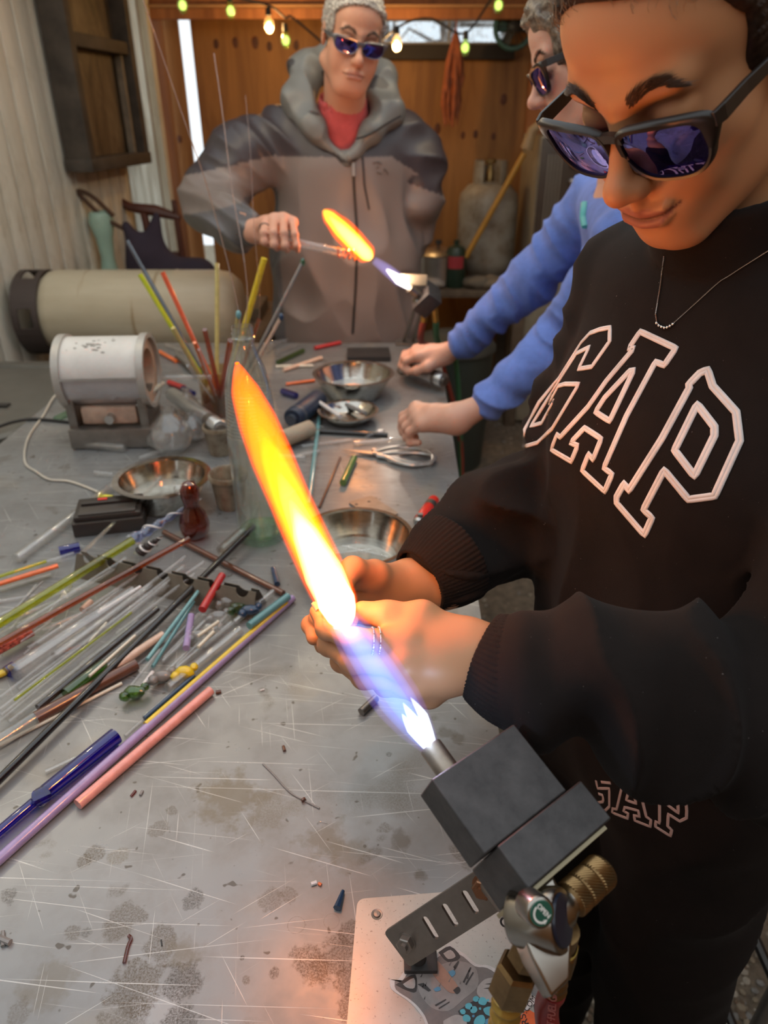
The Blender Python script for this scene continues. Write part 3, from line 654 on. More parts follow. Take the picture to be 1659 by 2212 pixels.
# rag and small clutter
def rag(p): return ell(p, (0, 0, 0.02), (0.085, 0.05, 0.028))+0.007*vnoise(p, 45, 9)
P_, Q_ = surface_nets(rag, (-0.12, -0.09, -0.02), (0.12, 0.09, 0.08), 0.006); o = np_mesh('rag', P_, Q_, mat('white_rag', (0.36, 0.33, 0.30), .9)); q = at_y(935, 595, 3.88); o.location = (q[0]-0.02, 3.88, bz2+0.004); tag(o, 'crumpled white rag before the steel pot', 'rag')
for i, (px, c, lab) in enumerate(((1030, (0.18, 0.15, 0.11), 'crumpled tan paper bag beside the propane tank foot'), (1065, (0.25, 0.2, 0.14), 'crumpled pale paper bag below the yellow pole'))):
    P_, Q_ = surface_nets(lambda p: ell(p, (0, 0, 0.025), (0.07, 0.06, 0.035))+0.011*vnoise(p, 60, 20+i), (-0.11, -0.1, -0.03), (0.11, 0.1, 0.09), 0.006); o = np_mesh('paper_bag', P_, Q_, mat('paper_%d' % i, c, .9)); q = at_y(px, 600, 3.88); o.location = (q[0], 3.88, bz2+0.006); tag(o, lab, 'bag')
# tub under bench
e = empty('lidded_bin', V((at_y(985, 700, 3.4)[0], 3.4, 0)), 'grey green bin with domed lid behind the far torch', 'bin')
MB().lathe([(0.001, 0), (0.16, 0), (0.18, 0.3), (0.185, 0.6), (0.001, 0.6)], 28).build('bin_body', mat('bin_green', (0.045, 0.055, 0.045), .5), e); MB().lathe([(0.195, 0.59), (0.195, 0.61), (0.17, 0.645), (0.08, 0.665), (0.001, 0.67)], 28).build('bin_lid', mat('bin_lid', (0.07, 0.075, 0.065), .45), e)
# appliance with knobs
ap = empty('kiln_cabinet', V((at_y(1200, 480, 4.0)[0]+0.085, 4.05, 0)), 'beige metal kiln cabinet with a column of knobs on its brown control panel', 'kiln')
M_beige = mat('beige_enamel', (0.34, 0.30, 0.22), 0.4, var=0.12); ax0, ax1 = -0.22, 0.36
MB().box(((ax0+ax1)/2, 0.1, 0.75), (ax1-ax0, 0.5, 1.46), bev=0.012).build('cabinet_body', M_beige, ap)
MB().box((-0.115, -0.155, 1.16), (0.20, 0.012, 0.62), bev=0.004).build('control_panel', mat('brown_panel', (0.075, 0.055, 0.04), 0.4), ap)
for k in range(6):
    MB().lathe([(0.001, 0.03), (0.013, 0.028), (0.015, 0.0), (0.018, 0)], 14, (-0.055, -0.158, 0.99+0.073*k), RX).build('knob', M_steel, ap)
for k in range(5):
    MB().box((-0.175+0.016*k, -0.162, 1.2), (0.003, 0.002, 0.40)).build('scale_line', mat('pale_line', (0.4, 0.37, 0.3), .5), ap, smooth=False)
MB().box((-0.12, -0.1, 1.53), (0.16, 0.12, 0.09), bev=0.01).build('top_box', M_blackp, ap)

# the cord of small bulbs runs on over the table, above the picture
sl2 = empty('string_light', V((-0.3, 2.0, 2.2)), 'cord of small clear bulbs strung over the work table', 'light')
P_ = [np.array((-1.3+1.9*u, 1.35+1.35*u, 2.22-.10*math.sin(u*math.pi*3)**2)) for u in np.linspace(0, 1, 40)]; adopt(sl2, MB().tube(P_, .005, 6).build('cord', M_black))
M_fil2 = emit('white_filament', (1.0, 0.93, 0.80), 330)
for k in range(17):
    q = P_[int(k*39/16.0)]+np.array((0, 0, -.07)); b = MB().lathe([(0.001, -0.042), (0.012, -0.038), (0.021, -0.022), (0.024, -0.004), (0.019, 0.014), (0.011, 0.026), (0.010, 0.03)], 12, V(q)).build('bulb', glass('bulb_warm')); c_ = MB().lathe([(0.001, 0.07), (0.012, 0.068), (0.014, 0.03), (0.010, 0.028)], 10, V(q)).build('socket', M_black); adopt(sl2, b, c_)
    f_ = MB().ico(V(q)-sl2.location, 0.012, 1).build('filament', M_fil2, b)
# ================================================================ PEOPLE
def skin_mat(name, rough=0.5, sss=0.12):
    t = NT(name); at = t.n('Attribute'); at.attribute_name = 'Col'; co = t.coord('Object')
    n1 = t.noise(co, 35, 4, 0.6); n2 = t.noise(co, 700, 2, 0.6)
    c = t.mix(t.ramp(n1, [(0.35, 0.0), (0.75, 0.16)]), at.outputs['Color'], (0.55, 0.20, 0.12))
    t.bsdf(Base_Color=c, Roughness=rough, Subsurface_Weight=sss, Subsurface_Scale=0.006, Normal=t.bump(n2, 0.12, 0.0004), Specular_IOR_Level=0.35)
    nd = [n for n in t.t.nodes if n.type == 'BSDF_PRINCIPLED'][0]; nd.inputs['Subsurface Radius'].default_value = (1.0, 0.35, 0.2)
    return t.mat
def cloth_mat(name, color, rough=0.85, weave=900, bump=0.25, sheen=0.15, attr=False, lint=False):
    t = NT(name); co = t.coord('Object'); n1 = t.noise(co, 30, 4, 0.6); n2 = t.noise(co, weave, 2, 0.7)
    if attr: a = t.n('Attribute'); a.attribute_name = 'Col'; base = a.outputs['Color']
    else: base = t.ramp(n1, [(0.3, tuple(c*0.85 for c in color)), (0.7, tuple(min(1, c*1.15) for c in color))])
    if lint:
        v = t.noise(co, 420, 1, 0.5); base = t.mix(t.ramp(v, [(0.80, 0.0), (0.83, 0.35)]), base, (0.5, 0.45, 0.42))
    t.bsdf(Base_Color=base, Roughness=rough, Sheen_Weight=sheen, Sheen_Roughness=0.4, Specular_IOR_Level=.5 if rough < .6 else .2, Normal=t.bump(t.math('ADD', n2, t.math('MULTIPLY', n1, 0.6)), bump, 0.0008)); return t.mat
def M3(M): return np.array(M)
def fold(p, axis, s_al, s_ac, seed, amp):
    a = np.array(axis, float); a /= np.linalg.norm(a); s_al *= 2.6; s_ac *= 2.6; q = p*s_ac; al = (p@a.astype(f32)); q = q+np.outer(al*(s_al-s_ac), a).astype(f32)
    n = vnoise(q, 1.0, seed); return amp*(np.abs(n)-0.35)
def capt(a, b):
    return lambda p, ra, rb: cone(p, a, b, ra, rb)

def head_sdf(p, kind='woman'):
    """local frame: x = the person's right, y = out of the face, z = up; origin level with the eyes, mid-head"""
    q = p.copy(); ax = np.abs(p[:, 0]); s = np.stack([ax, p[:, 1], p[:, 2]], 1)
    man = kind == 'man'; w = 1.17 if man else 1.0
    d = ell(p, (0, -.016, .030), (.0735, .092, .084))
    d = sm(d, ell(p, (0, .037, .046), (.056, .046, .046)), .025)                        # forehead
    d = sm(d, ell(p, (0, .028, -.04), (.054*w, .054, .066)), .03)
    d = sm(d, ell(s, (.043, .045, -.026), (.021, .022, .021)), .022)                    # cheekbones
    d = sm(d, ell(s, (.028, .062, -.05), (.021, .019, .022)) if not man else ell(s, (.036, .050, -.056), (.027, .026, .032)), .02)                      # cheeks
    d = sm(d, cone(s, (.052*w, -.004, -.066), (.015*w, .064, -.101), .018, .0175), .026)    # jaw
    d = sm(d, ell(p, (0, .074, -.101), (.018*w, .014, .015)), .016)                     # chin
    d = sm(d, ell(p, (0, .074, -.070), (.030, .019, .026)), .018)                       # mouth mound
    d = sm(d, cone(s, (.0, .079, .020), (.040, .068, .022), .010, .009), .014 if not man else .010)       # brow
    d = smx(d, -ell(s, (.032, .0935, -.001), (.019, .017, .0125)), .012)                # sockets
    d = sm(d, ell(s, (.0315, .0665, -.001), (.0148, .0148, .0140)), .004)               # lids over the balls
    lid = np.sqrt((s[:, 0]-.0315)**2*0.0+(s[:, 2]+.0065+((s[:, 0]-.0315)/.016)**2*-.003)**2+(s[:, 1]-.0805)**2)-.0016
    lid = np.maximum(lid, np.abs(s[:, 0]-.0315)-.0145); d = smx(d, -lid, .0015)                         # lowered lid line
    d = sm(d, cone(p, (0, .079, .010), (0, .1035, -.032), .0074, .0086), .013)           # nose
    d = sm(d, sph(p, (0, .1090, -.0365), .0092 if not man else .0115), .012)
    d = sm(d, ell(s, (.0112, .0965, -.0405), (.0064, .0105, .0074)), .009)
    d = smx(d, -ell(s, (.0062, .1010, -.0490), (.0034, .0058, .0042)), .003)            # nostrils
    d = sm(d, cone(p, (0, .094, -.050), (0, .0945, -.060), .0045, .005), .008)
    # lips
    zc = .071-.0095*(ax/.03)**2*(0.9 if not man else -0.25)                            # smile lifts the corners
    ly = .0925-.32*ax**1.15*0.9
    up = np.sqrt(((p[:, 2]+zc-.0045)/.0050)**2+((p[:, 1]-ly-.0005)/.0055)**2); up = (up-1)*.0048+np.maximum(ax-.0215, 0)*0.8
    lo = np.sqrt(((p[:, 2]+zc+.0050)/.0056)**2+((p[:, 1]-ly-.0005)/.0062)**2); lo = (lo-1)*.0052+np.maximum(ax-.0180, 0)*0.8
    d = sm(d, up, .004); d = sm(d, lo, .004)
    seam = np.sqrt((p[:, 2]+zc)**2+(p[:, 1]-ly-.0065)**2*0.25)-.0011; seam = np.maximum(seam, ax-.0262); d = smx(d, -seam, .0026)
    d = smx(d, -np.where(s[:, 1] > 0.03, sph(s, (.0335, .091, -.0615 if not man else -.077), .0035), 1), .009)            # mouth corner dimple
    d = smx(d, -ell(p, (0, .098, -.088), (.014, .006, .005)), .007)                     # under-lip hollow
    # ears
    e = ell(s, (.0755, -.010, -.006), (.0075, .018, .031), M3(Matrix.Rotation(0.25, 3, 'X')@Matrix.Rotation(-0.35, 3, 'Z')))
    e = smx(e, -ell(s, (.0835, -.006, -.004), (.006, .010, .018)), .004); d = sm(d, e, .006)
    if man: d = sm(d, cone(p, (-.02, .052, -.112), (.02, .052, -.112), .022, .022), .03)
    return d
def face_cols(p, kind, base):
    ax = np.abs(p[:, 0]); c = np.tile(np.array(base, float), (len(p), 1))
    zc = .071-.0095*(ax/.03)**2*(0.9 if kind != 'man' else -0.25)
    dz = p[:, 2]+zc; lip = np.clip(1.25-np.sqrt((dz/np.where(dz > 0, .0088, .0105)*(1/(np.clip(1-(ax/.029)**2, .05, 1))))**2+(ax/.029)**2)*1.0, 0, .16)/.16
    lip = lip*(p[:, 1] > .07); lc = np.array((0.34, 0.12, 0.085) if kind != 'man' else (0.50, 0.23, 0.18))
    c = c*(1-0.85*lip[:, None])+lc*0.85*lip[:, None]
    seam = np.exp(-(dz/.0014)**2)*(ax < .030)*(p[:, 1] > .075); c *= (1-0.75*seam)[:, None]
    nose = np.exp(-((p-np.array((0, .112, -.038)))**2).sum(1)/.018**2); ch = np.exp(-((np.stack([ax, p[:, 1], p[:, 2]], 1)-np.array((.042, .06, -.035)))**2).sum(1)/.02**2)
    red = np.clip(nose*.35+ch*.3, 0, 1)[:, None]; c = c*(1-red)+c*np.array((1.08, .72, .68))*red
    lidl = np.exp(-((p[:, 2]+.0065)/.0016)**2)*np.exp(-((ax-.0315)/.014)**4)*(p[:, 1] > .06); c *= (1-0.85*lidl)[:, None]
    return c
class Body:
    def __init__(self): self.P = []; self.Q = []; self.C = []; self.n = 0
    def add(self, P, Q, C, keep=None):
        if keep is not None:
            k = keep(P); fm = k[Q].all(1); Q = Q[fm]; used = np.unique(Q); mp = -np.ones(len(P), int); mp[used] = np.arange(len(used)); Q = mp[Q]; P = P[used]; C = C[used]
        self.P.append(P); self.Q.append(Q+self.n); self.C.append(C); self.n += len(P)
    def build(self, name, m, parent):
        P = np.concatenate(self.P); o = np_mesh(name, P, np.concatenate(self.Q), m, None, np.concatenate(self.C)); adopt(parent, o); return o
def brow(ptsfn, R, T, n, seed, col, parent, name='eyebrow', L=.009, w=.004, r=.00022):
    """short tapered hairs laid along the brow, following the skin"""
    rr = random.Random(seed); mb = MB()
    for i in range(n):
        u = rr.random(); v = rr.uniform(-1, 1); (x, y, z), dirv, wid = ptsfn(u); p0 = np.array((x, y, z+v*w*wid)); d = np.array(dirv)*L*rr.uniform(.7, 1.2)
        pts = [p0, p0+d*.5+np.array((0, .0006, .0006)), p0+d]
        mb.tube([R@p+T for p in pts], [r, r*.9, r*.25], 3, caps=False)
    o = mb.build(name, col, smooth=False); o['kind'] = 'stuff'; adopt(parent, o); return o
def project_head(pts, kind, off=0.0005):
    """push local points onto the head surface along y"""
    pts = np.array(pts, f32); o = pts.copy(); o[:, 1] = .14; d = np.tile(np.array((0, -1, 0), f32), (len(pts), 1)); t = trace(lambda p: head_sdf(p, kind), o, d, 0, .2); q = o+d*t[:, None]; q[:, 1] += off; return q
M_hairdark = NT('dark_brown_hair'); _c = M_hairdark.noise(M_hairdark.coord('Object', (90, 90, 90)), 3, 3, .6)
M_hairdark.bsdf(Base_Color=M_hairdark.ramp(_c, [(.35, (0.022, 0.012, 0.008)), (.7, (0.045, 0.024, 0.014))]), Roughness=0.5, Specular_IOR_Level=0.25); M_hairdark = M_hairdark.mat
M_lash = mat('black_lash', (0.01, 0.007, 0.006), 0.5); M_browm = mat('brow_hair', (0.075, 0.038, 0.02), 0.6)

def glasses(label, R, T, scale, frame_m, w=.0705, top=.012, bot=-.036, yf=.098, parent_group=None, hi=24, tilt=0.16, thick=.0038):
    """sunglasses in head-local coordinates: two rims, bridge, two temples, two tinted lenses"""
    T = np.array(T); R = np.array(R)*scale; ori = R@np.array((0, yf, 0))+T
    e = empty('sunglasses', V(ori), label, 'sunglasses')
    def W(p):
        p = np.array(p, float).copy(); x = p[0]; z = p[2]
        return R@(np.array((x, yf+p[1]-2.2*x*x+tilt*(z)*1.0, z)))+T
    cx = w*0.515; hw = w*0.445; zt = top-.004; zb = bot; zc = (zt+zb)/2; hz = (zt-zb)/2
    def outline(sx, k, n=44, grow=0.0):
        pts = []
        for a in np.linspace(0, 2*math.pi, n+1)[:-1]:
            c, s_ = math.cos(a), math.sin(a); e1 = 0.42 if s_ > 0 else 0.66
            x = math.copysign(abs(c)**e1, c); z = math.copysign(abs(s_)**(0.42 if s_ > 0 else 0.78), s_)
            if z < 0: x *= 1-0.16*(-z)
            if c < 0: x *= 0.94
            zz = z*(hz+grow); zz += 0.0022*(c if s_ > 0 else 0)
            pts.append((sx*(cx+x*(hw+grow)), k, zc+zz))
        return pts
    fm = MB()
    for sx in (-1, 1):
        n = 44; rings = []
        inn = outline(sx, 0, n, -.0008); o_t = outline(sx, 0, n, thick); o_b = outline(sx, 0, n, thick*.45); out = [(a_[0]*k_+b_[0]*(1-k_), 0, a_[2]*k_+b_[2]*(1-k_)) for a_, b_, k_ in [(o_t[j], o_b[j], min(1, max(0, (o_t[j][2]-zc)/hz*.8+.35))) for j in range(n)]]
        # widen outer-top corner into the end piece
        out2 = []
        for (x, y, z) in out:
            if z > zc+hz*0.55 and abs(x) > cx: x = sx*(abs(x)+.0055*min(1, (abs(x)-cx)/hw)); z += .0012
            out2.append((x, y, z))
        for j in range(n):
            a = inn[j]; b = out2[j]
            rings.append([W((a[0], .0022, a[2])), W(((a[0]*.3+b[0]*.7), .0030, (a[2]*.3+b[2]*.7))), W((b[0], .0012, b[2])), W((b[0], -.0030, b[2])), W((a[0], -.0030, a[2]))])
        rings.append(rings[0]); fm.rings(rings, False, False)
    zbz = zt-.0065
    fm.rings([[W((x, dy, zbz+.0028*(1-(x/.010)**2)*0.6+dz)) for dy, dz in ((.0026, .0036), (.0026, -.0036), (-.003, -.003), (-.003, .003))] for x in np.linspace(-.0105, .0105, 9)], True, True)
    o = fm.build('rims', frame_m, None, angle=60); adopt(e, o)
    tm_pts = {}
    for sx in (-1, 1):
        x0 = sx*(w+.0045); mb = MB(); h0 = .0052
        y_end = -.085-0.0
        path = [(x0, .002, zt-.0022, .0050), (x0+sx*.002, -.006, zt-.0022, .0056), (sx*.0765, -.03, zt-.004, .0050), (sx*.079, -.07, zt-.007, .0040), (sx*.0785, -.10, zt-.010, .0036), (sx*.077, -.115, zt-.018, .0040), (sx*.075, -.125, zt-.034, .0045)]
        rings = []
        for (x, y, z, h) in path:
            # temples do not follow the lens wrap: pass true local y
            c = R@np.array((x, yf+y-(2.2*(w+.0045)**2), z))+T; ux = R[:, 0]; uz = R[:, 2]
            rings.append([c+ux*.0016+uz*h, c+ux*.0016-uz*h, c-ux*.0016-uz*h, c-ux*.0016+uz*h])
        mb.rings(rings); o = mb.build('temple', frame_m, None, smooth=False); bev = o.modifiers.new('soft_edge', 'BEVEL'); bev.width = .0007; bev.segments = 2; adopt(e, o)
        # lens: shallow dome
        L = outline(sx, 0, 44, -.0008); rings = []
        for k in (1.0, .8, .6, .4, .2, .02):
            rings.append([W((sx*cx+(x-sx*cx)*k, .0008+.0022*(1-k*k), zc+(z-zc)*k)) for x, y, z in L])
        back = [[W((sx*cx+(x-sx*cx)*k, -.0008+.0022*(1-k*k), zc+(z-zc)*k)) for x, y, z in L] for k in (.02, .2, .4, .6, .8, 1.0)]
        lm = MB(); lm.rings(rings, False, True); lm.rings(back, True, False); o = lm.build('lens', M_lens, None, angle=70); adopt(e, o)
    return e
t = NT('violet_lens'); tr = t.n('BsdfTransparent'); tr.inputs[0].default_value = (0.20, 0.12, 0.58, 1); gl = t.n('BsdfGlossy'); gl.inputs[0].default_value = (0.50, 0.42, 1.0, 1); gl.inputs['Roughness'].default_value = 0.02
lw = t.n('LayerWeight'); lw.inputs[0].default_value = 0.35
m1 = t.n('MixShader'); t.l(t.ramp(lw.outputs[0], [(0.0, 0.26), (1.0, 0.75)]), m1.inputs[0]); t.l(tr.outputs[0], m1.inputs[1]); t.l(gl.outputs[0], m1.inputs[2]); t.l(m1.outputs[0], t.out.inputs[0]); M_lens = t.mat

def finger(p, J, r, k=.006): return chain(p, J, r, k)
def hand_sdf(p, wrist, forearm_pt, mcps, fingers, thumb, rw=(.026, .024), scale=1.0, flatn=None, web=.012):
    """wrist/forearm_pt: points; mcps: 4 knuckles; fingers: 4 lists of joints after the knuckle; thumb: list from its root"""
    s = scale; d = cone(p, forearm_pt, wrist, rw[0], rw[1], flatn)
    for i, m in enumerate(mcps): d = sm(d, cone(p, wrist, m, rw[1]*.72, .0125*s, flatn), .014*s)
    for i in range(3): d = sm(d, cone(p, mcps[i], mcps[i+1], .0118*s, .0118*s), .008*s)
    mid = (np.array(mcps[1])+np.array(mcps[2]))/2*.5+np.array(wrist)*.5; d = sm(d, sph(p, mid, .017*s), .02*s)
    R0 = [(.0108, .0096, .0084, .0074), (.0110, .0098, .0086, .0076), (.0104, .0092, .0080, .0071), (.0092, .0080, .0070, .0062)]
    allf = None
    for i, J in enumerate(fingers):
        pts = [mcps[i]]+list(J); f = chain(p, pts, [x*s for x in R0[i][:len(pts)]], .004*s)
        for jp in J[:-1]: f = sm(f, sph(p, jp, R0[i][1]*s*1.02), .004*s)
        allf = f if allf is None else sm(allf, f, .0022*s)
    d = sm(d, allf, .007*s)
    tr_ = [.0165, .0130, .0108, .0092]; th = chain(p, thumb, [x*s for x in tr_[:len(thumb)]], .008*s)
    return sm(d, th, web*s)
def nails(tips, parent, body_m, s=1.0):
    """tips: list of (tip, direction, outward normal)"""
    for (tp, dr, nr) in tips:
        dr = Vector(dr).normalized(); nr = (Vector(nr)-dr*Vector(nr).dot(dr)).normalized(); sd = dr.cross(nr); mb = MB(); rings = []
        for u in np.linspace(0, 1, 6):
            ring = []
            for a in np.linspace(-1, 1, 9):
                wdt = .0048*s*(1-.25*(1-u)**2)*(1-.55*max(0, u-.6)/.4*abs(u)); hgt = -.0020*a*a*s
                ring.append(Vector(tp)+dr*(-.004+.0105*u)*s+sd*a*wdt+nr*(hgt+.0002))
            rings.append(ring)
        mb.rings(rings, False, False, closed=False); mb.rings([[p+nr*.0005 for p in r] for r in rings], False, False, closed=False)
        o = mb.build('fingernail', body_m, None); adopt(parent, o)

# ---------------------------------------------------------------- young woman at the near torch
W_R = rot_of((-0.41474207, -0.70583201, 2.09530634)); W_T = np.array((0.22216659, 0.61946611, 1.6224852))
SKIN_W = (0.52, 0.25, 0.115)
woman = empty('person', V((0.34, 0.66, 0.0)), 'young woman in a black sweatshirt and violet glasses working glass in the flame', 'person')
Wl = lambda p: W_R@np.array(p)+W_T
nb = np.array((0.315, 0.672, 1.50))               # neck base
shR = np.array((0.285, 0.845, 1.405)); shL = np.array((0.43, 0.52, 1.405)); FAC = np.array((-.92, -.39, 0.0)); LAT = np.array((.39, -.92, 0.0)); 
elR = np.array((0.22, 0.83, 1.155)); wrR = at_depth(905, 1262, 0.79)
wrL = at_depth(1052, 1425, 0.585); elL = at_depth(1735, 1500, 0.525)
def w_head(p):
    q = ((p-W_T.astype(f32))@W_R.astype(f32)); d = head_sdf(q, 'woman')
    n0 = (W_R@np.array((0, -.02, -.06))+W_T); n1 = nb; d = sm(d, cone(p, n0, n1, .047, .052), .018)
    d = sm(d, cone(p, n1, n1+np.array((0, 0, -.07)), .052, .075), .03); return d
bd = Body()
P_, Q_ = surface_nets(w_head, (0.02, 0.42, 1.42), (0.46, 0.86, 1.80), 0.0019)
loc = (P_-W_T)@W_R; C_ = face_cols(loc, 'woman', SKIN_W); bd.add(P_, Q_, C_)
# near (left) hand
D = at_depth
mcpL = [D(884, 1388, .572), D(876, 1432, .566), D(892, 1470, .576), D(926, 1494, .592)]
finL = [[D(768, 1385, .565), D(708, 1357, .585), D(688, 1322, .600)],
        [D(762, 1427, .572), D(712, 1392, .598), D(716, 1360, .620)],
        [D(786, 1462, .585), D(738, 1428, .610), D(742, 1398, .632)],
        [D(832, 1482, .600), D(786, 1456, .622), D(784, 1430, .642)]]
thL = [D(985, 1382, .588), D(912, 1334, .590), D(838, 1329, .592), D(784, 1322, .596)]
def w_handL(p): return hand_sdf(p, D(1020, 1415, .582), D(1130, 1440, .575), mcpL, finL, thL, rw=(.029, .0265), web=.016)
cc = np.mean([*mcpL, wrL], 0)
P_, Q_ = surface_nets(w_handL, cc-np.array((.15, .12, .11)), cc+np.array((.13, .10, .10)), 0.0017)
def hand_col(P, base, knuckles):
    c = np.tile(np.array(base, float), (len(P), 1))
    for k in knuckles:
        g = np.exp(-((P-k)**2).sum(1)/.009**2)*.35; c = c*(1-g[:, None])+c*np.array((1.05, .75, .68))*g[:, None]
    return c
SK_H = (0.47, 0.23, 0.108)
bd.add(P_, Q_, hand_col(P_, SK_H, [f[0] for f in finL]+mcpL))
# far (right) hand
mcpR = [D(800, 1248, .745), D(790, 1278, .755), D(792, 1305, .770), D(800, 1325, .785)]
finR = [[D(735, 1262, .715), D(712, 1300, .690), D(716, 1325, .672)],
        [D(715, 1300, .725), D(690, 1335, .700), D(700, 1352, .680)],
        [D(702, 1325, .735), D(672, 1350, .708), D(678, 1378, .690)],
        [D(712, 1340, .750), D(684, 1368, .722), D(694, 1398, .704)]]
thR = [D(862, 1262, .770), D(810, 1240, .735), D(762, 1228, .705), D(742, 1262, .680)]
def w_handR(p): return hand_sdf(p, D(885, 1262, .785), D(960, 1262, .80), mcpR, finR, thR, rw=(.029, .0265))
cc = np.mean([*mcpR], 0)
P_, Q_ = surface_nets(w_handR, cc-np.array((.12, .15, .12)), cc+np.array((.14, .11, .10)), 0.0022)
bd.add(P_, Q_, hand_col(P_, SK_H, mcpR))
# the rest of the body, under the clothes
hipc = np.array((0.335, 0.665, 0.92))
def w_core(p):
    d = chain(p, [nb, (.345, .69, 1.3), (.335, .67, 1.1), hipc], [.045, .07, .07, .09], .04)
    d = sm(d, chain(p, [shR, elR, wrR], [.035, .024, .022], .02), .03); d = sm(d, chain(p, [shL, elL, wrL], [.035, .024, .020], .02), .03)
    for s_, fx in ((-1, .0), (1, .02)):
        h_ = hipc+LAT*.085*s_; d = sm(d, chain(p, [h_, h_+np.array((.01+fx, 0, -.45)), h_+np.array((.03+fx, .02, -.82))], [.06, .045, .036], .03), .04)
        d = sm(d, cone(p, h_+np.array((.04+fx, .02, -.88)), h_+np.array((-.11+fx, -.03, -.89)), .035, .028), .03)
    return d
P_, Q_ = surface_nets(w_core, (-.02, .30, 0.0), (.62, 1.02, 1.5), 0.012); bd.add(P_, Q_, np.tile(SKIN_W, (len(P_), 1)))
M_skinw = skin_mat('skin_warm', 0.46); wb = bd.build('body', M_skinw, woman)
nails([(finL[0][2]+np.array((-.0025, -.0035, .006)), finL[0][2]-finL[0][1], (-.8, -.5, .15)), (thL[3]+np.array((-.004, -.004, .0055)), thL[3]-thL[2], (-.1, -.55, .8))], woman, mat('nail_pink', (0.72, 0.42, 0.34), 0.25), 1.0)

# hair, brows, lashes
def w_hair(p):
    q = ((p-W_T.astype(f32))@W_R.astype(f32)); 
    d = ell(q, (0, -.016, .030), (.0775, .096, .0885)); d = sm(d, ell(q, (0, .037, .046), (.058, .048, .048)), .025); d = d-.0025
    d = sm(d, ell(q, (0, -.115, .03), (.03, .035, .035)), .03)
    g = -( -0.70*q[:, 1]+0.714*q[:, 2]-.0075+0.25*np.maximum(-q[:, 2], 0)+.0035*vnoise(q, 140, 4)*1.0); ax = np.abs(q[:, 0]); g = np.minimum(g, np.maximum(np.maximum(q[:, 1]-.030, .050-ax), -q[:, 2]-.01)+.002*vnoise(q, 200, 9))
    a = np.arctan2(q[:, 0], q[:, 2]+.02); d = d+0.0009*np.sin(a*95+2*vnoise(q, 30, 5))+.0007*np.sin(a*210)
    return smx(d, g, .006)
P_, Q_ = surface_nets(w_hair, (0.10, 0.50, 1.55), (0.46, 0.80, 1.82), 0.0022); o = np_mesh('hair', P_, Q_, M_hairdark); adopt(woman, o)
def brow_pts(sx):
    def f(u):
        x = sx*(.013+.035*u); z = .0185+.0100*math.sin(min(1, u*1.25)*math.pi*.62)-.006*max(0, u-.65)/.35
        return (x, 0, z), (sx*(.55+.4*u), 0, .85-1.15*u), 1.0-.75*u*u
    return f
class BrowBuilder: pass
def make_brows(R, T, kind, parent, n, scale=1.0, m=None):
    for sx in (-1, 1):
        rr = random.Random(31+sx); base = []; dirs = []; f = brow_pts(sx)
        for i in range(n):
            u = rr.random()**0.9; (x, _, z), dv, wd = f(u); base.append((x+rr.uniform(-.001, .001), 0, z+rr.uniform(-1, 1)*.0042*wd)); dirs.append(dv)
        q = project_head(base, kind, .0003); mb = MB()
        for p0, dv in zip(q, dirs):
            d = np.array(dv); d = d/np.linalg.norm(d)*.0085*rr.uniform(.6, 1.15); d[1] -= abs(d[0])*.55*(abs(p0[0])/.05); r0 = .00026*rr.uniform(.7, 1.2)
            mb.tube([R@(p*scale)+T for p in (p0, p0+d*.5+np.array((0, .0009, 0)), p0+d+np.array((0, .0006, 0)))], [r0*scale, r0*scale, .00006], 3, caps=False)
        o = mb.build('eyebrow', m or M_browm, None, smooth=False); adopt(parent, o)
make_brows(W_R, W_T, 'woman', woman, 300)
for sx in (-1, 1):
    rr = random.Random(5); mb = MB(); xs = [(sx*(.0185+.027*u), 0, -.0072-.0022*math.sin(u*math.pi)+.002*u) for u in np.linspace(0, 1, 46)]; q = project_head(xs, 'woman', .0)
    for i, p0 in enumerate(q):
        u = i/45; d = np.array((sx*(-.25+.9*u)*.006, .0085, -.0030)); k = rr.uniform(.75, 1.1); p1 = p0+d*.5*k+np.array((0, 0, -.001)); p2 = p0+d*k+np.array((0, 0, .0016))
        mb.tube([W_R@p+W_T for p in (p0, p1, p2)], [.00028, .0002, .00006], 3, caps=False)
    o = mb.build('eyelashes', M_lash, None, smooth=False); adopt(woman, o)
# wisps at the hairline
rr = random.Random(8); mb = MB()
for i in range(150):
    a = rr.uniform(-1.2, 1.2); x = .06*math.sin(a); b = np.array((x, .10, .090-.030*abs(x/.06)**1.6+rr.uniform(-.010, .006)))
    q = project_head([b], 'woman', .0005)[0]; d = np.array((x*.12+rr.uniform(-.006, .006), -.012+rr.uniform(-.004, .004), .013+rr.uniform(-.004, .006))); sg = -1 if rr.random() < .25 else 1
    pts = [q, q+d*.5*np.array((1, .3, sg))+np.array((0, .003, 0)), q+d*np.array((1, 1, sg))*rr.uniform(.8, 1.5)+np.array((0, .003, 0))]
    mb.tube([W_R@p+W_T for p in catmull(pts, 3)], [.00018]*7, 3, caps=False)
o = mb.build('hair_wisps', mat('light_wisps', (0.30, 0.19, 0.11), 0.4), None, smooth=False); adopt(woman, o)

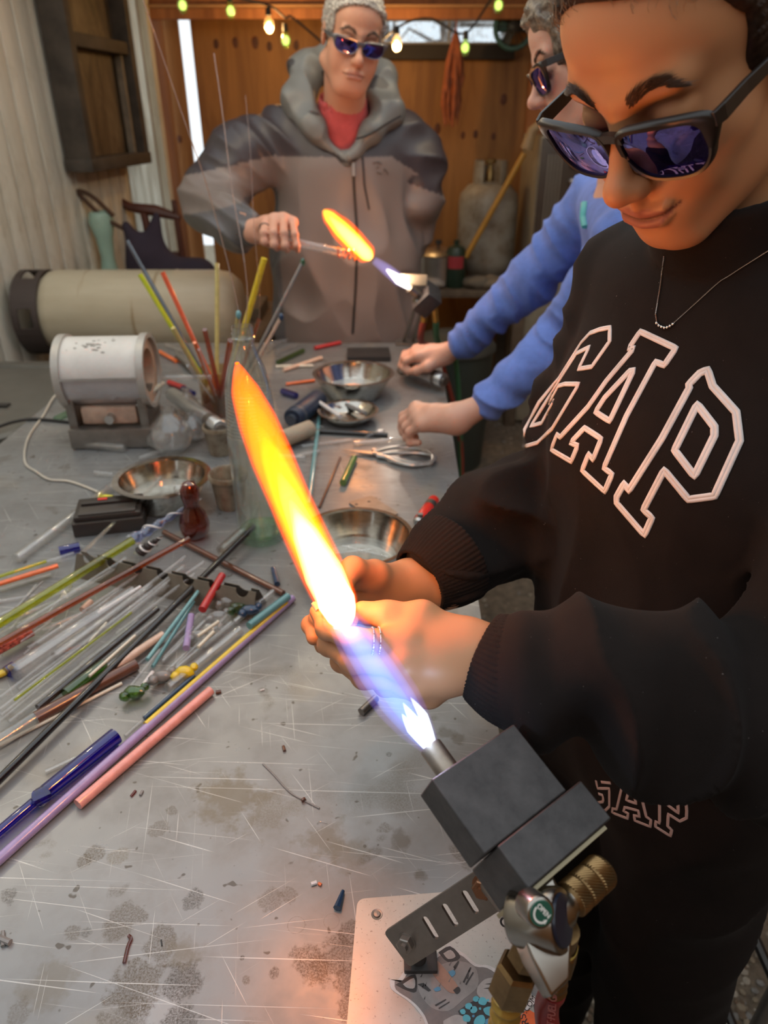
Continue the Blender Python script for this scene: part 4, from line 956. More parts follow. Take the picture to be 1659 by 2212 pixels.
# sweatshirt
cuffL0, cuffL1 = D(1052, 1422, .585), D(1118, 1452, .575); cuffR0, cuffR1 = D(905, 1255, .79), D(965, 1215, .81)
def nrm(a): a = np.array(a, float); return a/np.linalg.norm(a)
Fm = np.stack([FAC/np.linalg.norm(FAC), LAT/np.linalg.norm(LAT), np.array((0, 0, 1.0))], 1)
cen_ch = np.array((.335, .675, 1.325))
def w_torso_base(p):
    d = ell(p, cen_ch, (.118, .195, .165), Fm)
    d = sm(d, ell(p, (.345, .69, 1.43), (.088, .19, .06), Fm), .05)
    d = sm(d, ell(p, (.325, .665, 1.13), (.135, .185, .20), Fm), .08)
    d = sm(d, ell(p, (.335, .665, .99), (.125, .175, .13), Fm), .05)
    d = sm(d, ell(p, cen_ch+FAC*.055+np.array((0, 0, -.035)), (.075, .15, .085), Fm), .06)
    d = sm(d, cone(p, shR, shL, .060, .064), .05)
    return d
def w_sweat(p, fine=True):
    d = w_torso_base(p)
    d = d+fold(p, (.2, .1, 1), 5, 22, 12, .014)*np.clip((1.32-p[:, 2])/.15, 0, 1)+.003*vnoise(p, 24, 3)
    sag = np.array((0, 0, -.03))
    a = chain(p, [shR, (shR+elR)/2+np.array((.0, -.0, 0)), elR+np.array((.0, .0, .0)), (elR+cuffR1)/2+np.array((-.0, .01, .0)), cuffR1], [.060, .058, .066, .062, .050], .03)
    a = a+fold(p, (elR-shR), 34, 12, 8, .018)
    d = sm(d, a, .03)
    b = chain(p, [shL, (shL+elL)/2+np.array((.02, -.0, .0)), elL+np.array((.01, .0, -.022)), (elL*.55+cuffL1*.45)+np.array((0, 0, -.014)), cuffL1*.85+elL*.15, cuffL1], [.070, .070, .072, .064, .052, .0385], .03)
    ax_ = nrm(elL-cuffL1); w_ = np.clip(((p-cuffL1.astype(f32))@ax_.astype(f32))/.03, 0, 1)
    b = b+fold(p, ax_, 34, 12, 2, .024)*w_
    d = sm(d, b, .025)
    hem = p[:, 2]-.93; d = smx(d, -hem, .01)
    # neck opening
    ax2 = nrm(np.array((-.36, -.18, .85))); q = p-(nb+np.array((-.004, -.002, .002))).astype(f32); hgt = q@ax2.astype(f32); rad = np.sqrt(np.maximum((q*q).sum(1)-hgt**2, 0))
    rib = np.sqrt((rad-.073)**2*1.0+(np.maximum(np.abs(hgt-.014)-.020, 0))**2)-.006; d = sm(d, rib, .012)
    d = smx(d, -np.maximum(rad-.0675, -(hgt+.03)), .003)
    return d
def cuff(p, a, b, ra, rb, e, n=60, amp=.0006):
    """knitted cuff as a short open ribbed sleeve end"""
    ab = (np.array(b)-a); L = np.linalg.norm(ab); ab /= L; q = p-np.array(a, f32); h_ = q@ab.astype(f32); r_ = np.sqrt(np.maximum((q*q).sum(1)-h_**2, 1e-9)); u = np.clip(h_/L, 0, 1)
    F_ = M3(frame(ab)); an = np.arctan2(q@F_[:, 1].astype(f32), q@F_[:, 0].astype(f32)); R0 = ra+(rb-ra)*u+amp*np.sin(an*n)+e*np.sin(u*math.pi)
    return np.maximum(np.abs(r_-R0)-.0022, np.maximum(-h_, h_-L))
M_sweat = cloth_mat('black_fleece', (0.0115, 0.008, 0.0068), 0.95, 1200, 0.35, 0.02, lint=True)
P_, Q_ = surface_nets(w_sweat, (-.02, .28, .90), (.64, 1.02, 1.56), 0.0042, slack=1.25); sw = np_mesh('sweatshirt', P_, Q_, M_sweat); adopt(woman, sw)
for (a, b, ra, rb) in ((cuffL0-nrm(cuffL1-cuffL0)*.004, cuffL1+nrm(cuffL1-cuffL0)*.012, .0345, .0425), (cuffR0, cuffR1+nrm(cuffR1-cuffR0)*.012, .036, .052)):
    lo_ = np.minimum(a, b)-.07; hi_ = np.maximum(a, b)+.07
    P_, Q_ = surface_nets(lambda p: cuff(p, a, b, ra, rb, .003), lo_, hi_, 0.0017); o = np_mesh('cuff', P_, Q_, M_sweat); adopt(woman, o); o.parent = sw
def w_pants(p):
    d = ell(p, hipc+np.array((0, 0, .01)), (.118, .168, .15), Fm)
    for s_, fx in ((-1, .0), (1, .02)):
        h_ = hipc+LAT*.088*s_; d = sm(d, chain(p, [h_+np.array((0, 0, -.03)), h_+np.array((.01+fx, 0, -.45)), h_+np.array((.03+fx, .02, -.84))], [.108, .085, .06], .03), .04)
    d = d+fold(p, (0, 0, 1), 8, 20, 4, .008); return smx(d, p[:, 2]-1.0, .01)
P_, Q_ = surface_nets(w_pants, (.10, .38, 0.02), (.62, .96, 1.02), 0.008); pants = np_mesh('sweatpants', P_, Q_, M_sweat); adopt(woman, pants)
M_shoe = mat('white_shoe', (0.5, 0.48, 0.45), .5)
for s_, fx in ((-1, .0), (1, .02)):
    h_ = hipc+LAT*.085*s_+np.array((.04+fx, .02, -.92)); 
    P_, Q_ = surface_nets(lambda p: smx(sm(cone(p, h_+np.array((0, 0, .045)), h_+np.array((-.15, -.04, .035)), .045, .036), cone(p, h_+np.array((0, 0, .05)), h_+np.array((0, 0, .1)), .04, .045), .02), -p[:, 2]+.003, .003), h_-.24, h_+np.array((.12, .12, .2)), .006); o = np_mesh('shoe', P_, Q_, M_shoe); adopt(woman, o)

# lettering stitched on the clothes: outlines lie on the cloth itself
def on_surface(f, pix, t0=.25, t1=1.2, off=.0008):
    d = np.array([ray(x, y) for x, y in pix]); o = np.tile(EYE, (len(d), 1)); t = trace(f, o, d, t0, t1); P = o+d*t[:, None]
    e = .002; g = np.stack([f((P+np.eye(3)[a]*e).astype(f32))-f((P-np.eye(3)[a]*e).astype(f32)) for a in range(3)], 1); g /= np.linalg.norm(g, axis=1)[:, None]+1e-9
    return P, g
def resample(poly, step, closed=True):
    P = [np.array(p, float) for p in poly]; out = []
    if closed: P = P+[P[0]]
    for a, b in zip(P[:-1], P[1:]):
        n = max(1, int(np.linalg.norm(b-a)/step)); out += [a+(b-a)*k/n for k in range(n)]
    if not closed: out.append(P[-1])
    return out
def ribbon(f, poly, halfw, m, parent, name='letter_outline', h=.0012, step=6, closed=True, t0=.25, tmax=None):
    pix = resample(poly, step, closed); P, G = on_surface(f, pix, t0)
    n = len(P); mb = MB(); rings = []
    for i in range(n):
        a = P[(i-1) % n] if (closed or i > 0) else P[i]; b = P[(i+1) % n] if (closed or i < n-1) else P[i]
        tg = b-a; tg = tg/(np.linalg.norm(tg)+1e-9); sd = np.cross(G[i], tg); sd /= np.linalg.norm(sd)+1e-9; hw = halfw
        rings.append([P[i]+sd*k*hw+G[i]*hh for k, hh in ((-1, -.001), (-.96, h*.7), (-.5, h), (-.08, h*.95), (0, h*.70), (.08, h*.95), (.5, h), (.96, h*.7), (1, -.001))])
    if closed: rings.append(rings[0])
    mb.rings(rings, not closed, not closed, closed=False); o = mb.build(name, m, None, angle=80); adopt(woman, o); 
    o.parent = parent; return o
M_felt = cloth_mat('white_felt', (0.78, 0.72, 0.70), 0.9, 2200, 0.5, 0.1)
def sc(P, s, ox, oy): return [(ox+x/s, oy+y/s) for x, y in P]
lets = empty('chest_lettering', woman.location); 
bpy.data.objects.remove(lets)
fs = w_sweat
G_ = sc([(1460, 130), (1455, 350), (1170, 755), (960, 790), (1130, 440), (930, 540), (560, 1120), (200, 1700), (370, 1650), (560, 1300), (490, 1330), (640, 1060), (740, 1030), (965, 1030), (540, 1740), (300, 1965), (80, 2030), (100, 1750), (330, 1320), (640, 940), (1000, 370), (1140, 220), (1300, 160)], 7.373, 1120, 690)
A_ = sc([(1125, 90), (1550, 290), (1410, 495), (1310, 450), (1250, 560), (960, 1100), (690, 1720), (790, 1790), (700, 2000), (430, 1750), (510, 1550), (560, 1620), (660, 1370), (460, 1240), (290, 1420), (380, 1450), (300, 1640), (60, 1500), (130, 1320), (170, 1350), (500, 990), (720, 680), (1050, 290), (990, 290)], 5.53, 1180, 700)
Ai = sc([(1050, 550), (760, 1160), (590, 1050), (700, 880), (1000, 560)], 5.53, 1180, 700)
Pp = sc([(1170, 100), (1230, 290), (1500, 590), (1540, 920), (1250, 1560), (950, 1600), (670, 1260), (430, 1720), (530, 1810), (440, 2010), (120, 1640), (120, 1570), (210, 1410), (260, 1500), (640, 900), (960, 310), (955, 270), (1080, 140)], 5.352, 1310, 780)
Pi = sc([(1050, 500), (1250, 760), (1250, 860), (1020, 1330), (790, 1030)], 5.352, 1310, 780)
for poly, hw in ((G_, .0025), (A_, .0029), (Ai, .0029), (Pp, .0033), (Pi, .0033)): ribbon(fs, poly, hw, M_felt, sw)
M_print = mat('rose_print', (0.50, 0.36, 0.33), 0.7)
o4 = (6.9125, 1260, 1670)
for poly, cl_ in (([(190, 110), (215, 230), (390, 230), (390, 500), (330, 560), (130, 530)], 0), ([(270, 135), (410, 150)], 0), ([(230, 310), (290, 330), (300, 400), (290, 430), (220, 440)], 0),
    ([(580, 200), (500, 540), (440, 530), (430, 590), (660, 680), (670, 600), (600, 575), (620, 510), (820, 560), (840, 650), (760, 630), (770, 710), (1000, 800), (1010, 700), (940, 650), (850, 270)], 0), ([(690, 240), (740, 250), (790, 455), (640, 405)], 1),
    ([(1140, 330), (1140, 750), (1080, 720), (1080, 800), (1300, 940), (1320, 850), (1260, 790), (1270, 610), (1440, 720), (1540, 670), (1545, 560), (1530, 400)], 0), ([(1265, 355), (1265, 480), (1420, 600), (1410, 390), (1370, 375)], 0)):
    ribbon(w_pants, sc(poly, *o4), .0016, M_print, pants, 'print_outline', .0006, 5, bool(cl_), t0=.3)
# necklace
M_silver = mat('silver', (0.85, 0.80, 0.76), 0.15, 1.0, 0.03); M_gold = mat('gold', (0.85, 0.60, 0.25), 0.2, 1.0, .03)
nf = lambda p: np.minimum(w_sweat(p), w_head(p))
npx = resample([(1437, 552), (1428, 620), (1418, 680), (1421, 698), (1430, 706), (1440, 708), (1452, 703), (1500, 660), (1560, 605), (1659, 540), (1700, 512)], 3.2, False)
P, G = on_surface(nf, npx, .25); P = P+G*.0012; nk = empty('necklace', V(P[0]), 'fine silver chain necklace with small beads on the black sweatshirt', 'necklace')
mb = MB(); mb.tube(P, .00042, 5); adopt(nk, mb.build('chain', M_silver))
cm = MB()
for i in range(0, len(P), 1): cm.ico(P[i]+G[i]*.0002, .00072, 1, (1, 1, .7))
o = cm.build('chain_links', M_silver); o['kind'] = 'stuff'; adopt(nk, o)
for i, (x, y) in enumerate([(1421, 699), (1426, 704), (1432, 707), (1438, 709), (1444, 708), (1450, 705), (1456, 701)]):
    p_, g_ = on_surface(nf, [(x, y)], .25); adopt(nk, MB().ico(p_[0]+g_[0]*.0016, .0014, 2).build('bead', M_silver))
# rings and bracelet
def ring_at(c, axis, r, thick, beads, label, name='ring', cat='ring', m=None, n=28):
    F_ = frame(axis); e = empty(name, V(c), label, cat); pts = [F_@Vector((math.cos(a)*r, math.sin(a)*r, 0)) for a in np.linspace(0, 2*math.pi, n+1)]
    MB().tube(pts, thick, 6, caps=False).build('band', m or M_silver, e)
    if beads:
        b = MB()
        for k in range(n): b.ico(pts[k]*1.03, thick*1.25, 1)
        o = b.build('bead_row', m or M_silver, e); o['kind'] = 'stuff'
    return e
ax_i = finL[0][0]-mcpL[0]
ring_at(mcpL[0]*.30+finL[0][0]*.70, ax_i, .0108, .00055, True, 'outer of two thin beaded silver rings on the near hand, towards the fingertip')
ring_at(mcpL[0]*.42+finL[0][0]*.58, ax_i, .0112, .00055, True, 'inner of two thin beaded silver rings on the near hand, towards the knuckle')
ring_at(wrL+nrm(wrL-cuffL1)*.004, wrL-cuffL1, .0305, .0006, False, 'thin gold bracelet showing at the edge of the black cuff', 'bracelet', 'bracelet', M_gold, 40)
M_gframe = NT('black_brown_acetate'); M_gframe.bsdf(Base_Color=(0.018, 0.014, 0.012), Roughness=0.22, Specular_IOR_Level=0.6); M_gframe = M_gframe.mat
M_gframe = mat('black_acetate', (0.016, 0.012, 0.010), 0.36, var=.1)
glasses('black framed violet lens glasses on the young woman\'s nose', W_R, W_T, 1.0, M_gframe)

# ---------------------------------------------------------------- man at the far torch
M_R = rot_of((-0.29152702, 0.34726267, -2.83866316)); M_T = np.array((-0.0861477, 2.38513177, 1.76292984)); MS = 1.04
SKIN_M = (0.56, 0.29, 0.19)
man = empty('person', V((-0.12, 2.62, 0)), 'tall grey haired man in a two tone grey rain jacket behind the table', 'person')
def m_head(p):
    q = ((p-M_T.astype(f32))@M_R.astype(f32))/MS; d = head_sdf(q, 'man')*MS
    n0 = M_R@np.array((0, -.02, -.07))*MS+M_T; n1 = np.array((-.125, 2.53, 1.54)); d = sm(d, cone(p, n0, n1, .062, .062), .03); return d
bd = Body(); P_, Q_ = surface_nets(m_head, (-.30, 2.22, 1.42), (.10, 2.66, 1.93), 0.0034)
bd.add(P_, Q_, face_cols((P_-M_T)@M_R/MS, 'man', SKIN_M))
mm = [D(574, 482, 1.93), D(592, 474, 1.925), D(612, 472, 1.925), D(632, 480, 1.93)]
mf = [[D(570, 503, 1.88), D(572, 522, 1.885), D(580, 528, 1.91)], [D(590, 503, 1.875), D(592, 528, 1.88), D(598, 536, 1.905)], [D(613, 503, 1.875), D(616, 530, 1.88), D(620, 540, 1.905)], [D(637, 506, 1.88), D(641, 530, 1.885), D(643, 541, 1.91)]]
mt = [D(560, 508, 1.98), D(580, 520, 1.97), D(610, 530, 1.95), D(642, 532, 1.935)]
mhf = lambda p: hand_sdf(p, D(552, 500, 2.0), D(500, 500, 2.1), mm, mf, mt, rw=(.034, .032), scale=1.12)
cc = D(600, 505, 1.93); P_, Q_ = surface_nets(mhf, cc-np.array((.17, .14, .13)), cc+np.array((.12, .20, .12)), 0.0034); bd.add(P_, Q_, hand_col(P_, (0.64, 0.34, 0.24), mm))
mshR, mshL = np.array((-.345, 2.56, 1.53)), np.array((.085, 2.60, 1.52)); melR = at_y(455, 432, 2.46); melL = at_y(905, 425, 2.58); mwrR = D(548, 502, 2.0); mwrL = np.array((.075, 2.68, 1.10))
def m_core(p):
    d = chain(p, [(-.125, 2.56, 1.45), (-.125, 2.58, 1.2), (-.125, 2.6, .95)], [.09, .12, .12], .05)
    d = sm(d, chain(p, [mshR, melR, mwrR], [.05, .04, .03], .02), .03); d = sm(d, chain(p, [mshL, melL, mwrL, mwrL+np.array((-.01, -.02, -.15))], [.045, .035, .03, .02], .02), .04)
    for s_ in (-1, 1): d = sm(d, chain(p, [(-.125+s_*.1, 2.6, .9), (-.125+s_*.11, 2.6, .48), (-.125+s_*.12, 2.64, .08)], [.095, .065, .045], .03), .05)
    return d
P_, Q_ = surface_nets(m_core, (-.75, 2.0, 0.0), (.45, 2.9, 1.6), 0.016); bd.add(P_, Q_, np.tile(SKIN_M, (len(P_), 1)))
bd.build('body', M_skinw, man)
def m_hair(p):
    q = ((p-M_T.astype(f32))@M_R.astype(f32))/MS; ax = np.abs(q[:, 0])
    d = ell(q, (0, -.016, .030), (.0775, .096, .0885)); d = sm(d, ell(q, (0, .037, .046), (.058, .048, .048)), .025)-.004
    g1 = -(-0.70*q[:, 1]+0.714*q[:, 2]-.004); g2 = np.maximum(q[:, 1]-.042, np.maximum(.062-ax, -q[:, 2]-.018)); g = np.minimum(g1, g2)
    g = np.maximum(g, -q[:, 2]-.06)
    d = d+.0028*vnoise(q, 260, 6)+.0016*vnoise(q, 600, 7); return smx(d, g, .004)*MS
P_, Q_ = surface_nets(m_hair, (-.22, 2.24, 1.62), (.05, 2.56, 1.93), 0.0028, slack=1.3)
def hair_mat(name, c0, c1, sc_):
    t = NT(name); n = t.noise(t.coord('Object', (sc_, sc_, sc_)), 3, 3, .6); t.bsdf(Base_Color=t.ramp(n, [(.35, c0), (.65, c1)]), Roughness=0.5, Normal=t.bump(n, .6, .002)); return t.mat
o = np_mesh('hair', P_, Q_, hair_mat('grey_hair', (0.10, 0.085, 0.075), (0.55, 0.51, 0.46), 60)); adopt(man, o)
make_brows(M_R, M_T, 'man', man, 160, MS, mat('grey_brown_brow', (0.10, 0.06, 0.04), .6))
M_gr2 = mat('gunmetal_frame', (0.20, 0.20, 0.21), 0.25, 0.6)
glasses('grey metal framed violet glasses worn by the man behind the table', M_R, M_T, MS, M_gr2, w=.068, top=.011, bot=-.026, thick=.0028, tilt=.10)
# shirt and jacket
def m_shirt(p):
    d = ell(p, (-.125, 2.575, 1.42), (.16, .10, .16)); d = sm(d, ell(p, (-.125, 2.575, 1.20), (.18, .11, .2)), .08); ax2 = nrm((0, -.35, 1.0)); q = p-np.array((-.125, 2.495, 1.615), f32); hg = q@ax2.astype(f32); rad = np.sqrt(np.maximum((q*q).sum(1)-hg**2, 0))
    d = sm(d, cone(p, (-.125, 2.55, 1.45), (-.125, 2.50, 1.60), .105, .074), .03)
    return smx(d, -np.maximum(rad-.066, -(hg+.03)), .006)
P_, Q_ = surface_nets(m_shirt, (-.36, 2.38, 1.05), (.12, 2.72, 1.70), 0.007); o = np_mesh('tee_shirt', P_, Q_, cloth_mat('coral_cotton', (0.48, 0.085, 0.085), .9, 900, .2, .1)); adopt(man, o)
def m_jacket(p):
    d = ell(p, (-.13, 2.57, 1.40), (.225, .155, .20)); d = sm(d, ell(p, (-.13, 2.57, 1.15), (.255, .175, .26)), .08); d = sm(d, ell(p, (-.13, 2.58, .92), (.265, .18, .22)), .08)
    d = sm(d, cone(p, mshR+np.array((.05, 0, -.02)), mshL+np.array((-.05, 0, -.02)), .085, .085), .06)
    d = d+fold(p, (0, 0, 1), 7, 15, 14, .014)*np.clip((1.45-p[:, 2])/.2, 0, 1)
    a = chain(p, [mshR+np.array((.03, 0, -.03)), (mshR+melR)/2+np.array((-.0, .0, .02)), melR+np.array((-.0, .0, -.0)), melR*.5+mwrR*.5+np.array((0, 0, -.025)), mwrR*.92+melR*.08], [.10, .095, .088, .075, .042], .04)
    a = a+fold(p, melR-mshR, 24, 10, 5, .018); d = sm(d, a, .035)
    b = chain(p, [mshL+np.array((-.03, 0, -.03)), (mshL+melL)/2+np.array((.01, .0, .01)), melL, (melL+mwrL)/2, mwrL], [.095, .085, .075, .062, .045], .04)
    b = b+fold(p, melL-mshL, 20, 9, 9, .015); d = sm(d, b, .03)
    d = smx(d, -(p[:, 2]-.80), .01)
    # open V at the neck
    zx = (p[:, 2]-1.448); vw = np.clip(zx*.75, -1, .085); v = np.maximum(np.abs(p[:, 0]+.118)-vw, p[:, 1]-2.58); v = np.maximum(v*.8, -(p[:, 2]-1.44)); d = smx(d, -v, .012)
    ax2 = nrm((0, -.3, 1.0)); q = p-np.array((-.12, 2.49, 1.56), f32); hg = q@ax2.astype(f32); rad = np.sqrt(np.maximum((q*q).sum(1)-hg**2, 0)); d = smx(d, -np.maximum(rad-.095, -(hg+.06)), .01)
    return d
P_, Q_ = surface_nets(m_jacket, (-.75, 2.0, .78), (.42, 2.9, 1.66), 0.0068, slack=1.3)
def jacket_cols(P):
    c = np.tile(np.array((0.195, 0.160, 0.146)), (len(P), 1)); dk = np.array((0.046, 0.038, 0.043)); gr = np.array((0.11, 0.105, 0.112))
    px = 829.5+FPX*P[:, 0]/((P[:, 1]*math.cos(PITCH))-(P[:, 2]-1.58)*math.sin(PITCH))   # seam follows the body: only used through X
    body = 1.462+.05*np.clip(np.abs(P[:, 0]+.12)/.2, 0, 1)**2*0-0.10*np.clip((P[:, 0]-.02)/.16, 0, 1)
    d = (P[:, 2] > body) | ((P[:, 0] > .03) & (P[:, 2] > 1.40-.35*(P[:, 0]-.03)) & (P[:, 1] > 2.5))
    d = np.where(P[:, 0] < -.33, P[:, 2]+(-.33-P[:, 0])*.20 > 1.465, d); c[d] = dk
    sl_ = (P[:, 0] < -.34) & (P[:, 2] < 1.37+.25*(P[:, 0]+.34)) & (P[:, 1] < 2.60); c[sl_ & ~d] = gr
    return c
M_jk = cloth_mat('rain_shell', (1, 1, 1), .42, 500, .12, .0, attr=True)
jk = np_mesh('jacket', P_, Q_, M_jk, None, jacket_cols(P_)); adopt(man, jk)
def m_hood(p):
    nk_ = [(-.125, 2.425, 1.45), (-.205, 2.44, 1.53), (-.255, 2.49, 1.60), (-.225, 2.60, 1.70), (-.12, 2.67, 1.735), (-.02, 2.60, 1.67), (.010, 2.50, 1.585), (-.035, 2.445, 1.52), (-.108, 2.425, 1.45)]
    d = chain(p, nk_, [.014, .034, .048, .055, .058, .052, .045, .032, .014], .03, ((0.0, .35, 0.6), .8)); return d+.007*vnoise(p, 55, 3)+fold(p, (.3, .2, 1), 9, 26, 5, .014)
P_, Q_ = surface_nets(m_hood, (-.36, 2.34, 1.34), (.12, 2.78, 1.86), 0.0058, slack=1.3)
hc = np.where((vnoise(P_.astype(f32)*np.array((.5,.5,1.6),f32), 45, 40)[:, None] > .75), np.array((.05, .045, .045)), np.array((.165, .168, .16)))
o = np_mesh('hood', P_, Q_, M_jk, None, hc); adopt(man, o); o.parent = man
def surf_line(f, pix, r, m, parent, name, t0=1.5, off=.002, owner=man):
    P, G = on_surface(f, resample(pix, 6, False), t0); o = MB().tube(P+G*off, r, 6).build(name, m); adopt(owner, o); o.parent = parent; return o
surf_line(m_jacket, [(762, 352), (766, 430), (772, 520), (768, 620), (762, 720)], .0042, M_black, jk, 'zipper')
surf_line(m_jacket, [(783, 340), (787, 400), (797, 452)], .0032, mat('dark_seam', (0.03, .028, .03), .6), jk, 'pocket_zipper')
surf_line(m_jacket, [(763, 352), (764, 380)], .0065, mat('zip_pull', (.25, .25, .25), .4), jk, 'zipper_pull', off=.006)
M_logo = mat('logo_thread', (0.13, .105, .095), .7)
for L_ in ([(806, 352), (816, 350), (824, 354)], [(812, 362), (818, 360)], [(814, 372), (824, 375)], [(829, 364), (835, 370), (838, 377)], [(828, 370), (832, 366)]): surf_line(m_jacket, L_, .0018, M_logo, jk, 'chest_logo')
o = MB().tube(catmull([at_y(770, 300, 2.40), at_y(800, 290, 2.40), at_y(835, 268, 2.39), at_y(866, 250, 2.40)]), .0028, 6).build('drawcord', M_black); adopt(man, o)
ring_at(mm[0]*.5+mf[0][0]*.5, mf[0][0]-mm[0], .0125, .0016, False, 'dark band ring on the man\'s right hand', m=mat('dark_ring', (.08, .08, .09), .3, 1.0))
def m_pants(p):
    d = ell(p, (-.125, 2.6, .9), (.18, .13, .14))
    for s_ in (-1, 1): d = sm(d, chain(p, [(-.125+s_*.1, 2.6, .85), (-.125+s_*.11, 2.6, .48), (-.125+s_*.12, 2.63, .08)], [.11, .085, .065], .03), .05)
    return d
P_, Q_ = surface_nets(m_pants, (-.4, 2.3, 0.0), (.2, 2.85, 1.06), 0.014); o = np_mesh('trousers', P_, Q_, cloth_mat('dark_denim', (.04, .045, .06))); adopt(man, o)
def shoe(c, dr, parent, m=M_shoe):
    c = np.array(c, float); dr = nrm(dr); f = lambda p: smx(sm(cone(p, c+np.array((0, 0, .045)), c+dr*.17+np.array((0, 0, .034)), .045, .036), cone(p, c+np.array((0, 0, .05)), c+np.array((0, 0, .1)), .042, .045), .02), -p[:, 2]+.003, .003)
    P_, Q_ = surface_nets(f, c-np.array((.25, .25, .02)), c+np.array((.25, .25, .2)), .008); o = np_mesh('shoe', P_, Q_, m); adopt(parent, o)
for s_ in (-1, 1): shoe((-.125+s_*.12, 2.64, 0), (0, -1, 0), man, M_black)

# ---------------------------------------------------------------- woman in blue leaning on the table
B_R = rot_of((-0.41699766, -0.24070622, 1.49001265)); B_T = np.array((0.34551375, 1.45504602, 1.66999245))
SKIN_B = (0.66, 0.38, 0.28)
lady = empty('person', V((0.52, 1.66, 0)), 'curly haired woman in a long sleeved blue top leaning on the table edge', 'person')
bn0 = np.array((.50, 1.60, 1.50))
def b_head(p):
    q = ((p-B_T.astype(f32))@B_R.astype(f32)); d = head_sdf(q, 'woman2'); n0 = B_R@np.array((0, -.02, -.06))+B_T
    d = sm(d, cone(p, n0, bn0, .050, .056), .022); return sm(d, cone(p, bn0, bn0+np.array((0.02, 0, -.08)), .06, .10), .03)
bd = Body(); P_, Q_ = surface_nets(b_head, (.18, 1.28, 1.38), (.66, 1.78, 1.83), 0.003); bd.add(P_, Q_, face_cols((P_-B_T)@B_R, 'woman2', SKIN_B))
# hands as loose fists on the steel
def fist(wr, fore, fwd, up, side, s, h=.003, open_=0.0, skin=SKIN_B):
    """fwd: wrist to knuckles, up: back of the hand, side: towards the thumb"""
    fwd, up, side = nrm(fwd), nrm(up), nrm(side); w_ = np.array(wr, float)
    mc = [w_+fwd*(.086-.004*abs(i-1))*s+side*(.030-.020*i)*s+up*.006*s for i in range(4)]
    fg = [[m+fwd*(.026+.014*open_)*s-up*(.018-.012*open_)*s, m+fwd*(.020+.034*open_)*s-up*(.040-.016*open_)*s, m+fwd*(.002+.045*open_)*s-up*(.040-.01*open_)*s] for m in mc]
    th = [w_+fwd*.022*s+side*.020*s-up*.010*s, w_+fwd*.055*s+side*.045*s-up*.018*s, w_+fwd*.085*s+side*.044*s-up*.028*s, w_+fwd*.105*s+side*.030*s-up*.036*s]
    f = lambda p: hand_sdf(p, w_, fore, mc, fg, th, rw=(.018*s, .026*s), scale=s); c_ = np.mean([w_, *mc], 0)
    P_, Q_ = surface_nets(f, c_-.135*s, c_+.135*s, h); bd.add(P_, Q_, hand_col(P_, skin, mc+[g[0] for g in fg])); return mc, fg, th
bwN = D(985, 905, 1.52); bfN = D(1050, 872, 1.50); fist(bwN, bfN, D(870, 905, 1.62)-bwN, (0.15, -.25, 1), (-.1, 1, 0.1), 1.25)
bwF = D(962, 765, 1.98); bfF = D(1010, 735, 1.92); fist(bwF, bfF, D(860, 768, 2.06)-bwF, (0.1, -.1, 1), (.1, -1, 0), 1.1, open_=.55)
bshN, bshF = at_y(1352, 520, 1.42), at_y(1290, 425, 1.80); belN, belF = at_y(1215, 735, 1.50), at_y(1150, 605, 1.86); bcN, bcF = D(1062, 862, 1.50), D(1003, 738, 1.93)
def b_core(p):
    d = chain(p, [bn0, (.55, 1.62, 1.25), (.52, 1.66, .95)], [.07, .10, .11], .05); d = sm(d, chain(p, [bshN, belN, bcN], [.040, .030, .016], .02), .03); d = sm(d, chain(p, [bshF, belF, bcF], [.040, .030, .016], .02), .03)
    for s_ in (-1, 1): d = sm(d, chain(p, [(.52, 1.66+s_*.09, .9), (.53, 1.66+s_*.10, .47), (.55, 1.66+s_*.1, .08)], [.085, .055, .04], .03), .05)
    return d
P_, Q_ = surface_nets(b_core, (.1, 1.2, 0), (.8, 2.05, 1.55), 0.016); bd.add(P_, Q_, np.tile(SKIN_B, (len(P_), 1))); bd.build('body', M_skinw, lady)
def b_top(p):
    d = ell(p, (.56, 1.62, 1.28), (.13, .20, .20)); d = sm(d, ell(p, (.54, 1.65, 1.02), (.14, .18, .2)), .06); d = sm(d, cone(p, bshN, bshF, .055, .055), .05)
    a = chain(p, [bshN, belN, bcN], [.062, .056, .042], .03)+fold(p, bcN-bshN, 40, 12, 4, .010)
    b = chain(p, [bshF, belF, bcF], [.066, .060, .045], .03)+fold(p, bcF-bshF, 38, 12, 6, .011); d = sm(d, np.minimum(a, b), .02)
    q = p-(bn0+np.array((0, 0, -.02))).astype(f32); d = smx(d, -(np.sqrt((q*q).sum(1))-.085), .01); return smx(d, -(p[:, 2]-.88), .01)
P_, Q_ = surface_nets(b_top, (.04, 1.2, .86), (.8, 2.08, 1.62), 0.0048, slack=1.3); bt = np_mesh('blue_top', P_, Q_, cloth_mat('blue_jersey', (0.135, 0.215, 0.56), .75, 800, .2, .1)); adopt(lady, bt)
def b_pants(p):
    d = ell(p, (.53, 1.66, .9), (.13, .17, .14))
    for s_ in (-1, 1): d = sm(d, chain(p, [(.52, 1.66+s_*.09, .88), (.53, 1.66+s_*.10, .47), (.55, 1.66+s_*.1, .08)], [.10, .07, .055], .03), .05)
    return d
P_, Q_ = surface_nets(b_pants, (.3, 1.35, 0), (.8, 1.98, 1.0), 0.014); o = np_mesh('trousers', P_, Q_, cloth_mat('black_denim', (.02, .02, .025))); adopt(lady, o)
for s_ in (-1, 1): shoe((.56, 1.66+s_*.1, 0), (-1, 0, 0), lady, M_black)
